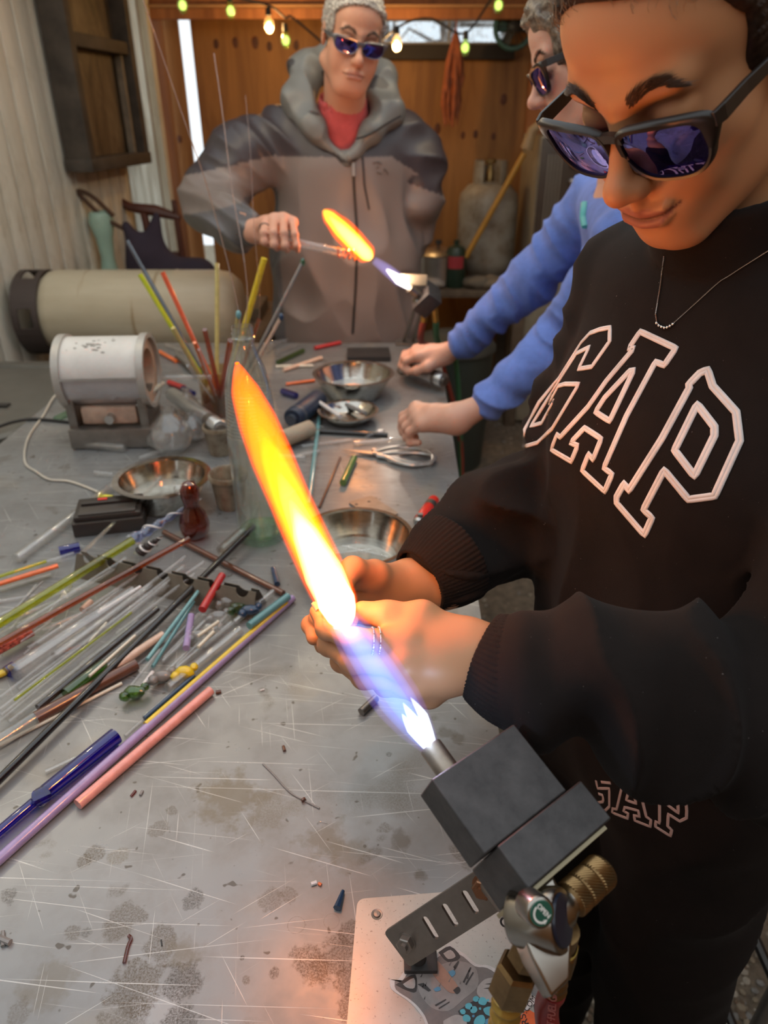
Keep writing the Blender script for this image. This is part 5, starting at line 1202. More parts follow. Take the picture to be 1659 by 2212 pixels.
def b_hair(p):
    q = ((p-B_T.astype(f32))@B_R.astype(f32)); d = ell(q, (0, -.020, .034), (.098, .116, .108)); d = sm(d, ell(q, (0, -.06, -.04), (.09, .06, .08)), .04)
    g = -(-0.70*q[:, 1]+0.60*q[:, 2]+.012); d = d+.0085*np.abs(vnoise(q, 150, 6))+.004*vnoise(q, 330, 8)-.004; ax = np.abs(q[:, 0]); g = np.minimum(g, np.maximum(np.maximum(q[:, 1]-.060, .040-ax), -q[:, 2]-.075)); return smx(d, g+.006*vnoise(q, 120, 3), .006)
P_, Q_ = surface_nets(b_hair, (.20, 1.28, 1.50), (.60, 1.66, 1.86), 0.0034, slack=1.35); o = np_mesh('hair', P_, Q_, hair_mat('ash_brown_curls', (0.07, 0.05, 0.035), (0.24, 0.19, 0.14), 40)); adopt(lady, o)
rr = random.Random(14); mb = MB()
for i in range(260):
    a = rr.uniform(-1.5, 1.5); b = rr.uniform(-.35, 1.25); n_ = np.array((math.sin(a)*math.cos(b), math.cos(a)*math.cos(b)*.6-.35, math.sin(b))); n_ /= np.linalg.norm(n_)
    c = np.array((0, -.02, .034))+n_*np.array((.095, .113, .105)); 
    if -0.70*c[1]+.60*c[2] < -.014: continue
    F_ = M3(frame(n_)); L_ = rr.uniform(.012, .03); ph = rr.uniform(0, 6.3); dr = F_[:, 0]*math.cos(ph)+F_[:, 1]*math.sin(ph); sd = np.cross(n_, dr); pts = []
    for u in np.linspace(0, 1, 12): pts.append(c+n_*(.002+.006*math.sin(u*9+ph))+dr*L_*(u-.5)*1.6+sd*.006*math.cos(u*9+ph))
    mb.tube([B_R@p+B_T for p in pts], [.0011]*11+[.0004], 4, caps=False)
o = mb.build('hair_curls', hair_mat('curl_strands', (0.10, 0.075, 0.05), (0.34, 0.28, 0.21), 50)); o['kind'] = 'stuff'; adopt(lady, o)
make_brows(B_R, B_T, 'woman', lady, 120)
glasses('black framed violet glasses worn by the curly haired woman', B_R, B_T, 1.0, M_gframe, bot=-.034)
P, G = on_surface(b_top, resample([(1266, 440), (1264, 470), (1268, 490)], 4, False), .8); o = MB().tube(P+G*.004, .007, 8, flat=.6).build('pendant', mat('turquoise', (.08, .42, .40), .3)); rebase(o, P[0]); tag(o, 'turquoise stone pendant on the blue top', 'pendant')
# ================================================================ NEAR TORCH
_v = ray(1000, 1700); _v = nrm(_v); _r = nrm(R_-_v*(R_@_v)); _u = np.cross(_r, _v)
aA = nrm(_r*-.586+_u*.805+_v*.11); bA = _r*.743+_u*.487+_v*.465; bA = nrm(bA-aA*(bA@aA)); cA = np.cross(bA, aA); cA = cA if cA@_v < 0 else -cA
TO = D(932, 1683, .485)
def TP(a, b, c): return TO+aA*a+bA*b+cA*c
M_graph = NT('dark_cast_block'); _n = M_graph.noise(M_graph.coord('Object'), 60, 5, .65)
M_graph.bsdf(Base_Color=M_graph.ramp(_n, [(.3, (0.030, 0.028, 0.028)), (.7, (0.065, 0.061, 0.060))]), Roughness=0.5, Metallic=0.2, Normal=M_graph.bump(M_graph.noise(M_graph.coord('Object'), 500, 3, .6), .2, .0005)); M_graph = M_graph.mat
M_brass = mat('aged_brass', (0.27, 0.17, 0.075), 0.36, 0.95, .25, 60, bump=.15, bscale=300); M_goldhose = mat('gold_fitting', (0.50, 0.33, 0.08), .35, .8, .2)
M_chrome = mat('satin_nickel', (0.33, 0.30, 0.26), 0.25, 1.0, .08); M_dsteel = mat('dull_steel_strap', (0.26, 0.235, 0.21), .42, .85, .15, 40); M_nozz = mat('heat_stained_steel', (0.30, 0.25, 0.19), .35, .9, .25, 50)
torch = empty('glass_torch', V(TP(-.09, .03, -.25)), 'dark block bench torch with knurled brass knob and round green OPEN label', 'torch')
def solid(poly, a0, a1, name, m, bev=.0012, par=torch):
    mb = MB(); mb.rings([[TP(a0, b, c) for b, c in poly], [TP(a1, b, c) for b, c in poly]]); o = mb.build(name, m, None, smooth=True, angle=25)
    if bev: md = o.modifiers.new('edge', 'BEVEL'); md.width = bev; md.segments = 2; md.limit_method = 'ANGLE'
    return o
UB = [(0, 0), (.080, 0), (.080, -.030), (0, -.030)]
adopt(torch, solid(UB, -.0565, 0, 'head_block', M_graph))
LB = [(.0105, .0012), (.094, .0012), (.094, -.052), (.0105, -.052)]
adopt(torch, solid(LB, -.0875, -.057, 'rear_block', M_graph))
PL = [(.006, -.002), (.088, -.002), (.088, -.050), (.006, -.050)]
adopt(torch, solid(PL, -.0908, -.0879, 'gasket_plate', mat('pale_gasket', (.34, .29, .18), .6), .0004))
# nozzle barrel
nb_, ncc = .0209, -.014
F_ = frame(aA, bA); nr = .0086
ax0 = TP(0, nb_, ncc)
def lat(prof, base, name, m, par=torch, n=32, FF=None):
    o = MB().lathe(prof, n, V(base), FF or F_).build(name, m, None); adopt(par, o); return o
lat([(nr, -.03), (nr, .020), (nr-.0005, .0215), (.0072, .0215), (.0070, .016), (.0001, .016)], ax0, 'nozzle', M_nozz)
tipc = ax0+aA*.0215
jet = MB()
for k in range(7):
    a = k*math.pi/3; r_ = 0 if k == 6 else .0045; jet.tube([ax0+aA*.015+bA*math.cos(a)*r_+cA*math.sin(a)*r_, ax0+aA*.0205+bA*math.cos(a)*r_+cA*math.sin(a)*r_], .0011, 8)
adopt(torch, jet.build('jet_tubes', M_brass))
# valve body behind the gasket
cy0, cy1 = TP(-.098, .010, -.026), D(1214, 1988, .452)
FB0 = frame(cy1-cy0, bA); Lc = float(np.linalg.norm(cy1-cy0))
lat([(.0001, -.006), (.0165, -.006), (.0180, -.002), (.0185, Lc*.4), (.0195, Lc-.002), (.0185, Lc), (.0165, Lc), (.0001, Lc-.001)], cy0, 'valve_body', M_chrome, FF=FB0)
mb = MB(); prof = [(-.020, .012), (.016, .014), (.022, .002), (.014, -.018), (-.016, -.014)]
mb.rings([[TP(-.0908, .022+x, -.026+y) for x, y in prof], [TP(-.118, .014+x, -.028+y) for x, y in prof], [TP(-.140, .002+x*.45, -.030+y*.6) for x, y in prof]])
o = mb.build('valve_housing', M_chrome, None, angle=30); md = o.modifiers.new('edge', 'BEVEL'); md.width = .002; md.segments = 3; md.limit_method = 'ANGLE'; adopt(torch, o)
sb0 = TP(-.1085, .020, -.020); FB = frame(bA, aA)
lat([(.0001, -.01), (.0125, -.01), (.0125, .012), (.0105, .016), (.0095, .020), (.0095, .024)], sb0, 'side_barrel', M_chrome, FF=FB)
kn = MB(); n = 72; rings = []
for i, (r0, z) in enumerate([(.0001, .020), (.0095, .020), (.0112, .022)]+[(.0119, .0225+.0015*k) for k in range(22)]+[(.0112, .0560), (.0102, .0572), (.0001, .0572)]):
    rings.append([V(sb0)+FB@Vector(((r0+(.0003*(1 if (j+i) % 2 else -1) if 2 < i < 25 and i not in (9, 17) else (-.0008 if i in (9, 17) else 0)))*math.cos(2*math.pi*j/n), (r0+(.0003*(1 if (j+i) % 2 else -1) if 2 < i < 25 and i not in (9, 17) else (-.0008 if i in (9, 17) else 0)))*math.sin(2*math.pi*j/n), z)) for j in range(n)])
kn.rings(rings, False, False); adopt(torch, kn.build('knurled_knob', M_brass, None, smooth=False))
# round cap carrying the OPEN label, facing the viewer side
capn = nrm(cA*.6-aA*.55+nrm(EYE-TO)*.6+R_*-.1); cc_ = D(1168, 1972, .432); FC = frame(capn, bA); 
lat([(.0095, -.016), (.0095, -.002), (.0088, .0), (.0078, .0006), (.0001, .0006)], cc_, 'label_stem', M_chrome, FF=FC)
M_green = mat('label_green', (0.015, 0.085, 0.055), .35); M_white = mat('label_white', (.75, .72, .66), .5)
o = MB().lathe([(.0001, .0012), (.0070, .0012), (.0074, .0008)], 32, V(cc_), FC).build('open_label', M_green); adopt(torch, o); lab = o
def text_on(s_, size, loc, Fm, m, parent, owner, name='lettering', ext=.00015, align='CENTER', bold=0, spacing=1.0):
    cu = bpy.data.curves.new(name, 'FONT'); cu.body = s_; cu.size = size; cu.align_x = align; cu.align_y = 'CENTER'; cu.extrude = ext; cu.offset = bold; cu.space_character = spacing
    tmp = bpy.data.objects.new('tmp_text', cu); COL.objects.link(tmp); dg = bpy.context.evaluated_depsgraph_get(); me = bpy.data.meshes.new_from_object(tmp.evaluated_get(dg)); bpy.data.objects.remove(tmp)
    M = Matrix.Translation(V(loc)) @ Fm.to_4x4(); me.transform(M); me.materials.clear(); me.materials.append(m); o = bpy.data.objects.new(name, me); COL.objects.link(o)
    if owner is not None: adopt(owner, o); o.parent = parent
    return o
Rr = (frame(capn, bA) @ Matrix.Rotation(math.radians(-70), 3, 'Z'))
def cap_pt(ang, r_, h_=.0014): return V(cc_)+Rr@Vector((math.cos(ang)*r_, math.sin(ang)*r_, h_))
text_on('OPEN', .0040, V(cc_)+Rr@Vector((0, .0018, .0014)), Rr, M_white, lab, torch, bold=.00008)
ar = MB(); ar.rings([[cap_pt(a, .0056), cap_pt(a, .0044), cap_pt(a, .0044, .0016), cap_pt(a, .0056, .0016)] for a in np.linspace(math.radians(175), math.radians(330), 16)])
ae = math.radians(330); ar.rings([[cap_pt(ae, .0064), cap_pt(ae, .0036), cap_pt(ae, .0036, .0016), cap_pt(ae, .0064, .0016)], [cap_pt(ae+.5, .0050), cap_pt(ae+.5, .00495), cap_pt(ae+.5, .00495, .0016), cap_pt(ae+.5, .0050, .0016)]])
o = ar.build('turn_arrow', M_white, None, smooth=False); adopt(torch, o); o.parent = lab
lat([(.0160, -.0005), (.0150, .0015), (.0001, .0022)], cy1, 'blue_end_cap', mat('blue_black_cap', (.012, .016, .03), .25), FF=FB0)
# brass fittings and hoses
def hexnut(mb, p0, p1, r_, m=0):
    p0 = V(p0); p1 = V(p1); FF = frame(p1-p0); L = (p1-p0).length; ring = lambda r2, z, n=6: [p0+FF@Vector((r2*math.cos(k*math.pi/3), r2*math.sin(k*math.pi/3), z)) for k in range(6)]
    mb.rings([ring(r_*.86, 0), ring(r_, L*.10), ring(r_, L*.90), ring(r_*.86, L)], m=m)
f1 = [D(1165, 2020, .468), D(1140, 2062, .476), D(1118, 2092, .482), D(1098, 2150, .492), D(1085, 2230, .505), D(1060, 2420, .55)]
mb = MB(); mb.tube(f1[:2], .0095, 16); hexnut(mb, f1[0]*.5+f1[1]*.5, f1[1]+(f1[1]-f1[0])*.35, .0125); adopt(torch, mb.build('brass_fitting', M_brass, None, angle=30))
mb = MB(); hexnut(mb, f1[2]*.8+f1[1]*.2, f1[3], .0148); adopt(torch, mb.build('brass_nut', M_brass, None, angle=30))
mb = MB(); pts = catmull([f1[3], f1[4], D(1070, 2320, .525)], 22); mb.tube(pts, [.0098+.0011*math.sin(i*1.1) for i in range(len(pts))], 18); adopt(torch, mb.build('crimp_sleeve', M_goldhose, None))
g1 = [D(1218, 2008, .475), D(1210, 2040, .485), D(1203, 2085, .497), D(1196, 2140, .51), D(1188, 2240, .53), D(1180, 2420, .58)]
mb = MB(); mb.tube(g1[:2], .0105, 16); hexnut(mb, g1[1], g1[2], .0130); adopt(torch, mb.build('brass_nut', M_brass, None, angle=30)); o = MB().lathe([(.0112, -.002), (.0118, 0), (.0112, .002)], 24, V(g1[1]), frame(V(g1[1])-V(g1[0]))).build('yellow_ring', mat('yellow_ring', (.55, .42, .10), .4)); adopt(torch, o)
pts = catmull([g1[2], g1[3]], 20); mb = MB(); mb.tube(pts, [.0085+.0008*math.sin(i*1.2) for i in range(len(pts))], 16); adopt(torch, mb.build('crimp_sleeve', M_brass, None))
hose_end = np.array((.235, .02, .12))
mb = MB(); hp = catmull([g1[3], g1[4], np.array((.165, .20, .85)), np.array((.19, .1, .45)), hose_end], 14); mb.tube(hp, .0088, 18); adopt(torch, mb.build('red_hose', mat('red_hose_rubber', (.22, .018, .016), .42), None)); hose_o = bpy.data.objects['red_hose']
hp2 = catmull([D(1070, 2320, .525), D(1062, 2480, .57), np.array((.18, .05, .6)), np.array((.2, .02, .2))], 12); mb = MB(); mb.tube(hp2, .0085, 16); adopt(torch, mb.build('green_hose', mat('green_hose_rubber', (.02, .09, .04), .42), None))
hd = V(g1[4])-V(g1[3]); hd.normalize(); hn = (V(EYE)-V(g1[4])).normalized(); hn = (hn-hd*hn.dot(hd)).normalized(); FF = Matrix((-hd, hn.cross(-hd), hn)).transposed()
text_on('TYPE T·FUEL GAS', .0078, V(D(1194, 2168, .514))+hn*.0089, FF, mat('hose_print', (.42, .13, .11), .6), hose_o, torch, ext=.0001)
# strap bracket with three slots, bolts
b00, b10, b01, b11 = D(830, 2012, .640), D(1040, 1872, .595), D(890, 2080, .632), D(1092, 1956, .590)
ux = nrm(b10-b00); uy = b01-b00; Lx = np.linalg.norm(b10-b00)*1.0; uy = nrm(uy-ux*(uy@ux)); Wy = .0355; nzv = np.cross(ux, uy); nzv = nzv if nzv@(EYE-b00) > 0 else -nzv
Bm = lambda x, y, z=0: b00+ux*x+uy*y+nzv*z
def rrect(x0, x1, y0, y1, r_, n=6):
    out = []
    for cx_, cy_, a0 in ((x1-r_, y1-r_, 0), (x0+r_, y1-r_, 90), (x0+r_, y0+r_, 180), (x1-r_, y0+r_, 270)):
        for k in range(n+1): a = math.radians(a0+90*k/n); out.append((cx_+r_*math.cos(a), cy_+r_*math.sin(a)))
    return out
o = MB().rings([[Bm(x, y, z) for x, y in rrect(0, Lx, 0, Wy, .004)] for z in (-.0015, .0015)]).build('strap_bracket', M_dsteel, None, smooth=False)
def fixn(o):
    b_ = bmesh.new(); b_.from_mesh(o.data); bmesh.ops.recalc_face_normals(b_, faces=b_.faces[:]); b_.to_mesh(o.data); b_.free()
fixn(o)
cuts = MB()
for k in range(3):
    xc = Lx*(.36+.20*k); sl_ = math.radians(8); pts = [(x, y) for x, y in rrect(-.003, .003, -.0105, .0105, .0029)]
    pts = [(xc+x*math.cos(sl_)-y*math.sin(sl_), Wy*.5+x*math.sin(sl_)+y*math.cos(sl_)) for x, y in pts]; cuts.rings([[Bm(x, y, z) for x, y in pts] for z in (-.01, .01)])
co_ = cuts.build('cut_tmp', M_dsteel, None, smooth=False); fixn(co_)
md = o.modifiers.new('slots', 'BOOLEAN'); md.operation = 'DIFFERENCE'; md.object = co_; md.solver = 'EXACT'; dg = bpy.context.evaluated_depsgraph_get(); me = bpy.data.meshes.new_from_object(o.evaluated_get(dg)); o.modifiers.clear(); o.data = me; bpy.data.objects.remove(co_); adopt(torch, o); strap = o
def bolt(c, nrm_, r_, m, name='bolt_nut', par=torch):
    mb = MB(); hexnut(mb, c, np.array(c)+np.array(nrm_)*r_*.9, r_); mb.tube([np.array(c)-np.array(nrm_)*.004, np.array(c)+np.array(nrm_)*r_*1.35], r_*.5, 12); mb.lathe([(r_*1.15, 0), (r_*1.15, .0008), (r_*.5, .0008)], 20, V(c), frame(nrm_)); o = mb.build(name, m, None, angle=30); adopt(par, o)
bolt(Bm(.014, .017, .0015), nzv, .0075, M_dsteel); bolt(Bm(Lx*.93, .013, .0015), nzv, .0088, mat('copper_nut', (.30, .15, .085), .35, .9))
# arm from strap to torch and foot to plate
mb = MB(); mb.tube([Bm(Lx*.93, .013, -.001), TP(-.105, .01, -.035)], .006, 10); adopt(torch, mb.build('pivot_arm', M_dsteel))
ft = Bm(.014, .017, -.002); ftb = np.array((ft[0]+.012, ft[1]+.004, .9035))
mb = MB(); mb.tube([ft, (ft+ftb)/2, ftb], .007, 10); mb.box(V(ftb)+Vector((0, 0, .003)), (.030, .022, .006), bev=.0015); adopt(torch, mb.build('mounting_foot', M_graph))
# steel mounting plate with holes, its stickers
pl = [at_z(772, 1942, .903), at_z(1112, 1915, .903), at_z(1172, 2300, .903), at_z(742, 2300, .903)]
pc = np.mean(pl, 0); plate = empty('mounting_plate', V((pc[0], pc[1], .9)), 'flat steel plate under the near torch with screw holes and stickers', 'plate')
def rounded(P, r_, n=5):
    out = []; P = [np.array(p[:2]) for p in P]
    for i in range(len(P)):
        a, b, c = P[i-1], P[i], P[(i+1) % len(P)]; d1 = (a-b)/np.linalg.norm(a-b); d2 = (c-b)/np.linalg.norm(c-b)
        p1, p2 = b+d1*r_, b+d2*r_
        for k in range(n+1): t_ = k/n; out.append((1-t_)**2*p1+2*t_*(1-t_)*b+t_**2*p2)
    return out
t = NT('worn_plate_steel'); co = t.coord('Object'); n1 = t.noise(co, 10, 5, .65); n2 = t.noise(co, 300, 3, .7); c = t.ramp(n1, [(.3, (.42, .375, .33)), (.7, (.55, .51, .46))]); c = t.mix(t.ramp(n2, [(.62, 0.0), (.70, .7)]), c, (.10, .07, .05))
t.bsdf(Base_Color=c, Metallic=.55, Roughness=t.ramp(n1, [(.3, .3), (.7, .45)]), Normal=t.bump(t.noise(t.coord('Object', (1, 30, 1), (0, 0, .6)), 30, 3, .6), .1, .0005)); M_plate = t.mat
poly = rounded(pl, .008); o = MB().rings([[(x, y, z) for x, y in poly] for z in (.9002, .9032)]).build('plate_body', M_plate, None, smooth=False); adopt(plate, o)
for (x, y) in ((814, 1975), (1092, 1992)):
    q = at_z(x, y, .9033); o = MB().lathe([(.0055, 0), (.0052, .0003), (.0040, -.0), (.0001, -.0006)], 20, V(q)).build('screw_hole', M_blackp if x > 1000 else M_dsteel); adopt(plate, o)
    if x < 1000: o = MB().lathe([(.0038, .0001), (.003, .0012), (.0001, .0015)], 16, V(q)).build('screw', M_dsteel); adopt(plate, o)
# soot ring under the foot and along the plate edge is part of the table finish; stickers lie flat on the plate
Mst = {k: mat('sticker_'+k, c, .45, var=.12, scale=90) for k, c in dict(white=(.62, .56, .54), grey=(.20, .165, .155), mid=(.30, .255, .24), dark=(.045, .036, .034), pale=(.42, .36, .34), blue=(.10, .27, .42), cyan=(.12, .42, .50), orange=(.75, .13, .035), nose=(.40, .22, .16)).items()}
cat = empty('wildcat_sticker', V(at_z(960, 2150, .9034)), 'die cut grey wildcat face sticker on the steel plate', 'sticker')
def flat(pix, z, m, name, owner, smooth_=True):
    P = [at_z(x, y, z) for x, y in (catmull(pix+[pix[0]], 3)[:-1] if smooth_ else pix)]; c_ = np.mean(P, 0); n = len(P); mb = MB(); bot = [(p[0], p[1], z-.00015) for p in P]
    mb.add([(p[0], p[1], z) for p in P]+bot+[(c_[0], c_[1], z)], [(i, (i+1) % n, 2*n) for i in range(n)]+[(n+i, n+(i+1) % n, (i+1) % n, i) for i in range(n)]); o = mb.build(name, m, None, smooth=False); adopt(owner, o); return o
def shift(P, s_=(0, 0), k=1.0, c=(0, 0)): return [(c[0]+(x-c[0])*k+s_[0], c[1]+(y-c[1])*k+s_[1]) for x, y in P]
sc6 = lambda P: [(820+x/3.779, 1930+y/3.779) for x, y in P]
outl = sc6([(85, 700), (150, 705), (230, 590), (330, 560), (460, 500), (570, 415), (600, 445), (690, 490), (790, 575), (900, 590), (1010, 670), (1080, 800), (1150, 900), (1130, 1010), (1020, 1110), (700, 1180), (420, 1120), (350, 1010), (290, 930), (210, 860), (95, 780)])
flat(outl, .9036, Mst['white'], 'sticker_backing', cat); flat(shift(outl, k=.925, c=(980, 2150)), .9038, Mst['grey'], 'wildcat_fur', cat)
for P, m, nm, z in ((([(130, 745), (170, 720), (290, 660), (300, 800), (220, 790)]), 'dark', 'ear', .9040), (([(190, 740), (280, 690), (285, 770), (225, 770)]), 'pale', 'inner_ear', .9042), (([(480, 480), (575, 430), (660, 520), (560, 560)]), 'dark', 'ear', .9040), (([(520, 490), (580, 460), (620, 515), (560, 535)]), 'pale', 'inner_ear', .9042),
    (([(300, 660), (420, 620), (560, 560), (700, 560), (790, 620), (800, 760), (690, 860), (560, 960), (420, 930), (320, 800)]), 'mid', 'face', .9040), (([(370, 560), (450, 530), (560, 650), (640, 760), (620, 810), (560, 800), (450, 680)]), 'nose', 'muzzle_stripe', .9043),
    (([(800, 760), (860, 700), (960, 690), (1000, 760), (1000, 860), (900, 890), (800, 830)]), 'pale', 'paw', .9043), (([(520, 1040), (620, 990), (700, 1020), (700, 1110), (540, 1110)]), 'pale', 'paw', .9043),
    (([(640, 960), (760, 880), (900, 870), (1000, 820), (1010, 960), (900, 1080), (720, 1100)]), 'dark', 'bib', .9042),
    (([(560, 640), (600, 625), (620, 650), (590, 680)]), 'blue', 'eye', .9045), (([(440, 780), (480, 760), (500, 785), (460, 800)]), 'blue', 'eye', .9045), (([(600, 790), (640, 760), (660, 790), (630, 820)]), 'dark', 'nose_tip', .9046),
    (([(310, 740), (360, 730), (420, 790), (400, 800)]), 'dark', 'fur_mark', .9045), (([(600, 600), (640, 550), (650, 556), (620, 620)]), 'dark', 'fur_mark', .9045), (([(450, 910), (540, 860), (545, 868), (460, 920)]), 'dark', 'whisker', .9045), (([(480, 935), (570, 880), (572, 888), (485, 942)]), 'dark', 'whisker', .9045), (([(680, 720), (740, 600), (750, 606), (690, 730)]), 'dark', 'whisker', .9045), (([(700, 740), (760, 640), (768, 646), (708, 748)]), 'dark', 'whisker', .9045),
    (([(860, 740), (920, 730), (980, 760), (920, 742)]), 'dark', 'paw_line', .9046), (([(850, 775), (910, 765), (970, 800), (905, 778)]), 'dark', 'paw_line', .9046)):
    flat(sc6(P), z, Mst[m], nm, cat, smooth_=nm not in ('whisker', 'paw_line', 'fur_mark'))
rr = random.Random(4)
for (x, y, r_) in ((790, 860, 28), (840, 880, 36), (730, 920, 30), (770, 950, 34), (680, 965, 26), (710, 1020, 34), (890, 960, 46), (950, 880, 30), (820, 1040, 55), (900, 1050, 40), (765, 1000, 12), (820, 940, 12), (885, 870, 10)):
    flat(sc6([(x+r_*math.cos(a)*rr.uniform(.75, 1.1), y+r_*math.sin(a)*rr.uniform(.75, 1.1)) for a in np.linspace(0, 6.28, 8)[:-1]]), .9045, Mst['cyan' if rr.random() < .6 else 'blue'], 'blue_flower', cat)
for y0 in range(14):   # fur strokes
    x = rr.uniform(330, 780); y = rr.uniform(580, 900); flat(sc6([(x, y), (x+rr.uniform(10, 26), y-rr.uniform(20, 40)), (x+8, y+4)]), .9045, Mst['dark' if y0 % 2 else 'grey'], 'fur_mark', cat, False)
os_ = empty('round_sticker', V(at_z(1145, 2200, .9036)), 'orange sticker with black letters beside the wildcat sticker', 'sticker')
flat(sc6([(1150, 1000), (1200, 950), (1240, 960), (1320, 1020), (1330, 1090), (1300, 1150), (1150, 1150)]), .9036, Mst['orange'], 'sticker_face', os_)
pS = at_z(820+1185/3.779, 1930+1040/3.779, .9038); FT = Matrix.Rotation(math.radians(105), 3, 'Z'); text_on('ERS!', .0085, pS, FT, mat('ink', (.03, .02, .02), .6), os_, os_, ext=.0001)
ws_ = empty('white_sticker', V(at_z(1145, 2165, .9036)), 'small white sticker strip with dark letters between cat sticker and hoses', 'sticker')
flat(sc6([(1195, 930), (1250, 840), (1275, 855), (1270, 890), (1200, 955), (1180, 945)]), .9040, Mst['white'], 'sticker_face', ws_); text_on('.COM', .0065, at_z(820+1225/3.779, 1930+905/3.779, .9042), Matrix.Rotation(math.radians(48), 3, 'Z'), mat('ink', (.03, .02, .02), .6), ws_, ws_, ext=.0001)

# ================================================================ FLAMES (real light and glowing gas)
def gas(name, col, strength, absorb=0.0, acol=(1, .5, .1)):
    t = NT(name); e = t.n('Emission'); e.inputs[0].default_value = (*col, 1); e.inputs[1].default_value = strength
    if absorb: a = t.n('VolumeAbsorption'); a.inputs[0].default_value = (*acol, 1); a.inputs[1].default_value = absorb; s_ = t.n('AddShader'); t.l(e.outputs[0], s_.inputs[0]); t.l(a.outputs[0], s_.inputs[1]); t.l(s_.outputs[0], t.out.inputs['Volume'])
    else: t.l(e.outputs[0], t.out.inputs['Volume'])
    return t.mat
def plume(pts, rad, m, name, parent, n=28, wob=0.0, seed=0, sub=6):
    P = catmull(pts, sub); Rr_ = np.interp(np.linspace(0, len(pts)-1, len(P)), range(len(pts)), rad); mb = MB(); P = [V(p) for p in P]
    rr = random.Random(seed); ph = rr.uniform(0, 6)
    if wob: Rr_ = [r_*(1+wob*math.sin(i*.55+ph)*(i/len(P))) for i, r_ in enumerate(Rr_)]
    mb.tube(P, list(Rr_), n); o = mb.build(name, m, None, angle=180); adopt(parent, o); return o
flame = empty('torch_flame', V(D(740, 1345, .6)), 'long near flame, blue at the nozzle and blazing white to orange beyond the hands', 'flame')
nz0 = tipc
BP = [nz0, D(895, 1565, .507), D(860, 1515, .516), D(815, 1450, .527), D(775, 1390, .540), D(742, 1342, .550)]
for nm, k, col, st in (('blue_sheath', 1.0, (.34, .22, .95), 11), ('blue_gas', .76, (.12, .32, 1.0), 24), ('blue_core', .42, (.06, .42, 1.0), 34)):
    plume(BP, [.0065*k, .0135*k, .0175*k, .0185*k, .0165*k, .0125*k], gas(nm+'_gas', col, st), nm, flame)
for k, (dx, dy, L_) in enumerate(((0, 0, 1.0), (14, -9, 1.12), (-12, 7, .86), (4, 6, .8), (-5, -5, 1.02))):
    e1 = D(925+dx*.3, 1600+dy*.3, .5); e2 = D(876+dx+(-30)*(L_-1), 1524+dy-75*(L_-1), .513); P_ = [tipc+(bA*dx*.00022-cA*dy*.0002), e1*.5+e2*.5+bA*dx*.0002, e2]
    plume(P_, [.0018, .0036, .0003], gas('white_cone_gas', (.75, .88, 1.0), 420), 'inner_cone', flame, 12)
YP = [D(742, 1352, .545), D(738, 1335, .549), D(727, 1300, .555), D(700, 1240, .566), D(660, 1155, .583), D(622, 1070, .602), D(588, 990, .620), D(556, 910, .640), D(530, 845, .657), D(512, 785, .672)]
YR = [.0050, .0122, .0165, .0182, .0182, .0180, .0190, .0178, .0135, .0020]
def yplume(k, n0, n1, col, st, name, ab=0, wob=0, fade=0, off=(0, 0)):
    P_ = [p+R_*off[0]+U_*off[1] for p in YP[n0:n1]]; r_ = [x*k for x in YR[n0:n1]]
    if fade: P_[-1] = P_[-2]+(P_[-1]-P_[-2])*(.35+.65*fade); r_[-1] *= .06+.04*fade; r_[-2] *= .68
    if n0 > 0: r_[0] *= .3
    plume(P_, r_, gas(name+'_gas', col, st, ab), name, flame, wob=wob)
for k_, n0_, n1_, cl_, st_, nm_, ab_, fd_ in ((1.03, 0, 10, (1.0, .08, .002), 26, 'orange_veil', 10, 0), (.97, 0, 10, (1.0, .09, .002), 55, 'orange_sheath', 25, 0), (.88, 0, 10, (1.0, .15, .004), 75, 'orange_gas', 12, 0),
    (.86, 0, 9, (1.0, .30, .006), 26, 'amber_gas', 0, 1), (.80, 0, 8, (1.0, .42, .008), 34, 'deep_yellow_gas', 0, .8), (.70, 0, 8, (1.0, .50, .012), 34, 'yellow_gas', 0, .35), (.64, 0, 7, (1.0, .60, .03), 50, 'bright_yellow_gas', 0, .9), (.90, 0, 5, (1.0, .50, .03), 60, 'hot_orange_gas', 0, .7),
    (.62, 0, 7, (1.0, .70, .25), 55, 'cream_gas', 0, .4), (.80, 0, 6, (1.0, .74, .40), 80, 'pale_gas', 0, .8), (.88, 0, 6, (1.0, .74, .40), 90, 'pale_sheath', 0, .3), (.90, 0, 5, (1.0, .80, .62), 170, 'white_gas', 0, .6), (.60, 0, 6, (1.0, .85, .55), 90, 'white_core', 0, .5)): yplume(k_, n0_, n1_, cl_, st_, nm_, ab=ab_, fade=fd_)
for (p_, pw_, r_) in ((D(690, 1215, .571), .22, .010), (D(628, 1080, .600), .75, .010), (D(572, 950, .631), 1.0, .008)):
    point_light('flame_light', V(p_)-flame.location, (1.0, .54, .15), pw_, r_, flame)
point_light('blue_flame_light', V(D(905, 1580, .508))-flame.location, (.45, .65, 1.0), .10, .003, flame)
# glass being worked in the near flame
gp = empty('glass_workpiece', V(D(735, 1338, .575)), 'short clear glass tube held in the near flame between both hands', 'glass')
mb = MB(); q0, q1 = D(736, 1340, .572), D(720, 1285, .625); FF = frame(q1-q0); L_ = float(np.linalg.norm(q1-q0))
mb.lathe([(.0125, 0), (.0140, .0008), (.0140, L_), (.0118, L_), (.0118, .0012), (.0125, 0)], 32, V(q0), FF); adopt(gp, mb.build('tube_wall', glass('clear_glass', clear=.7)))

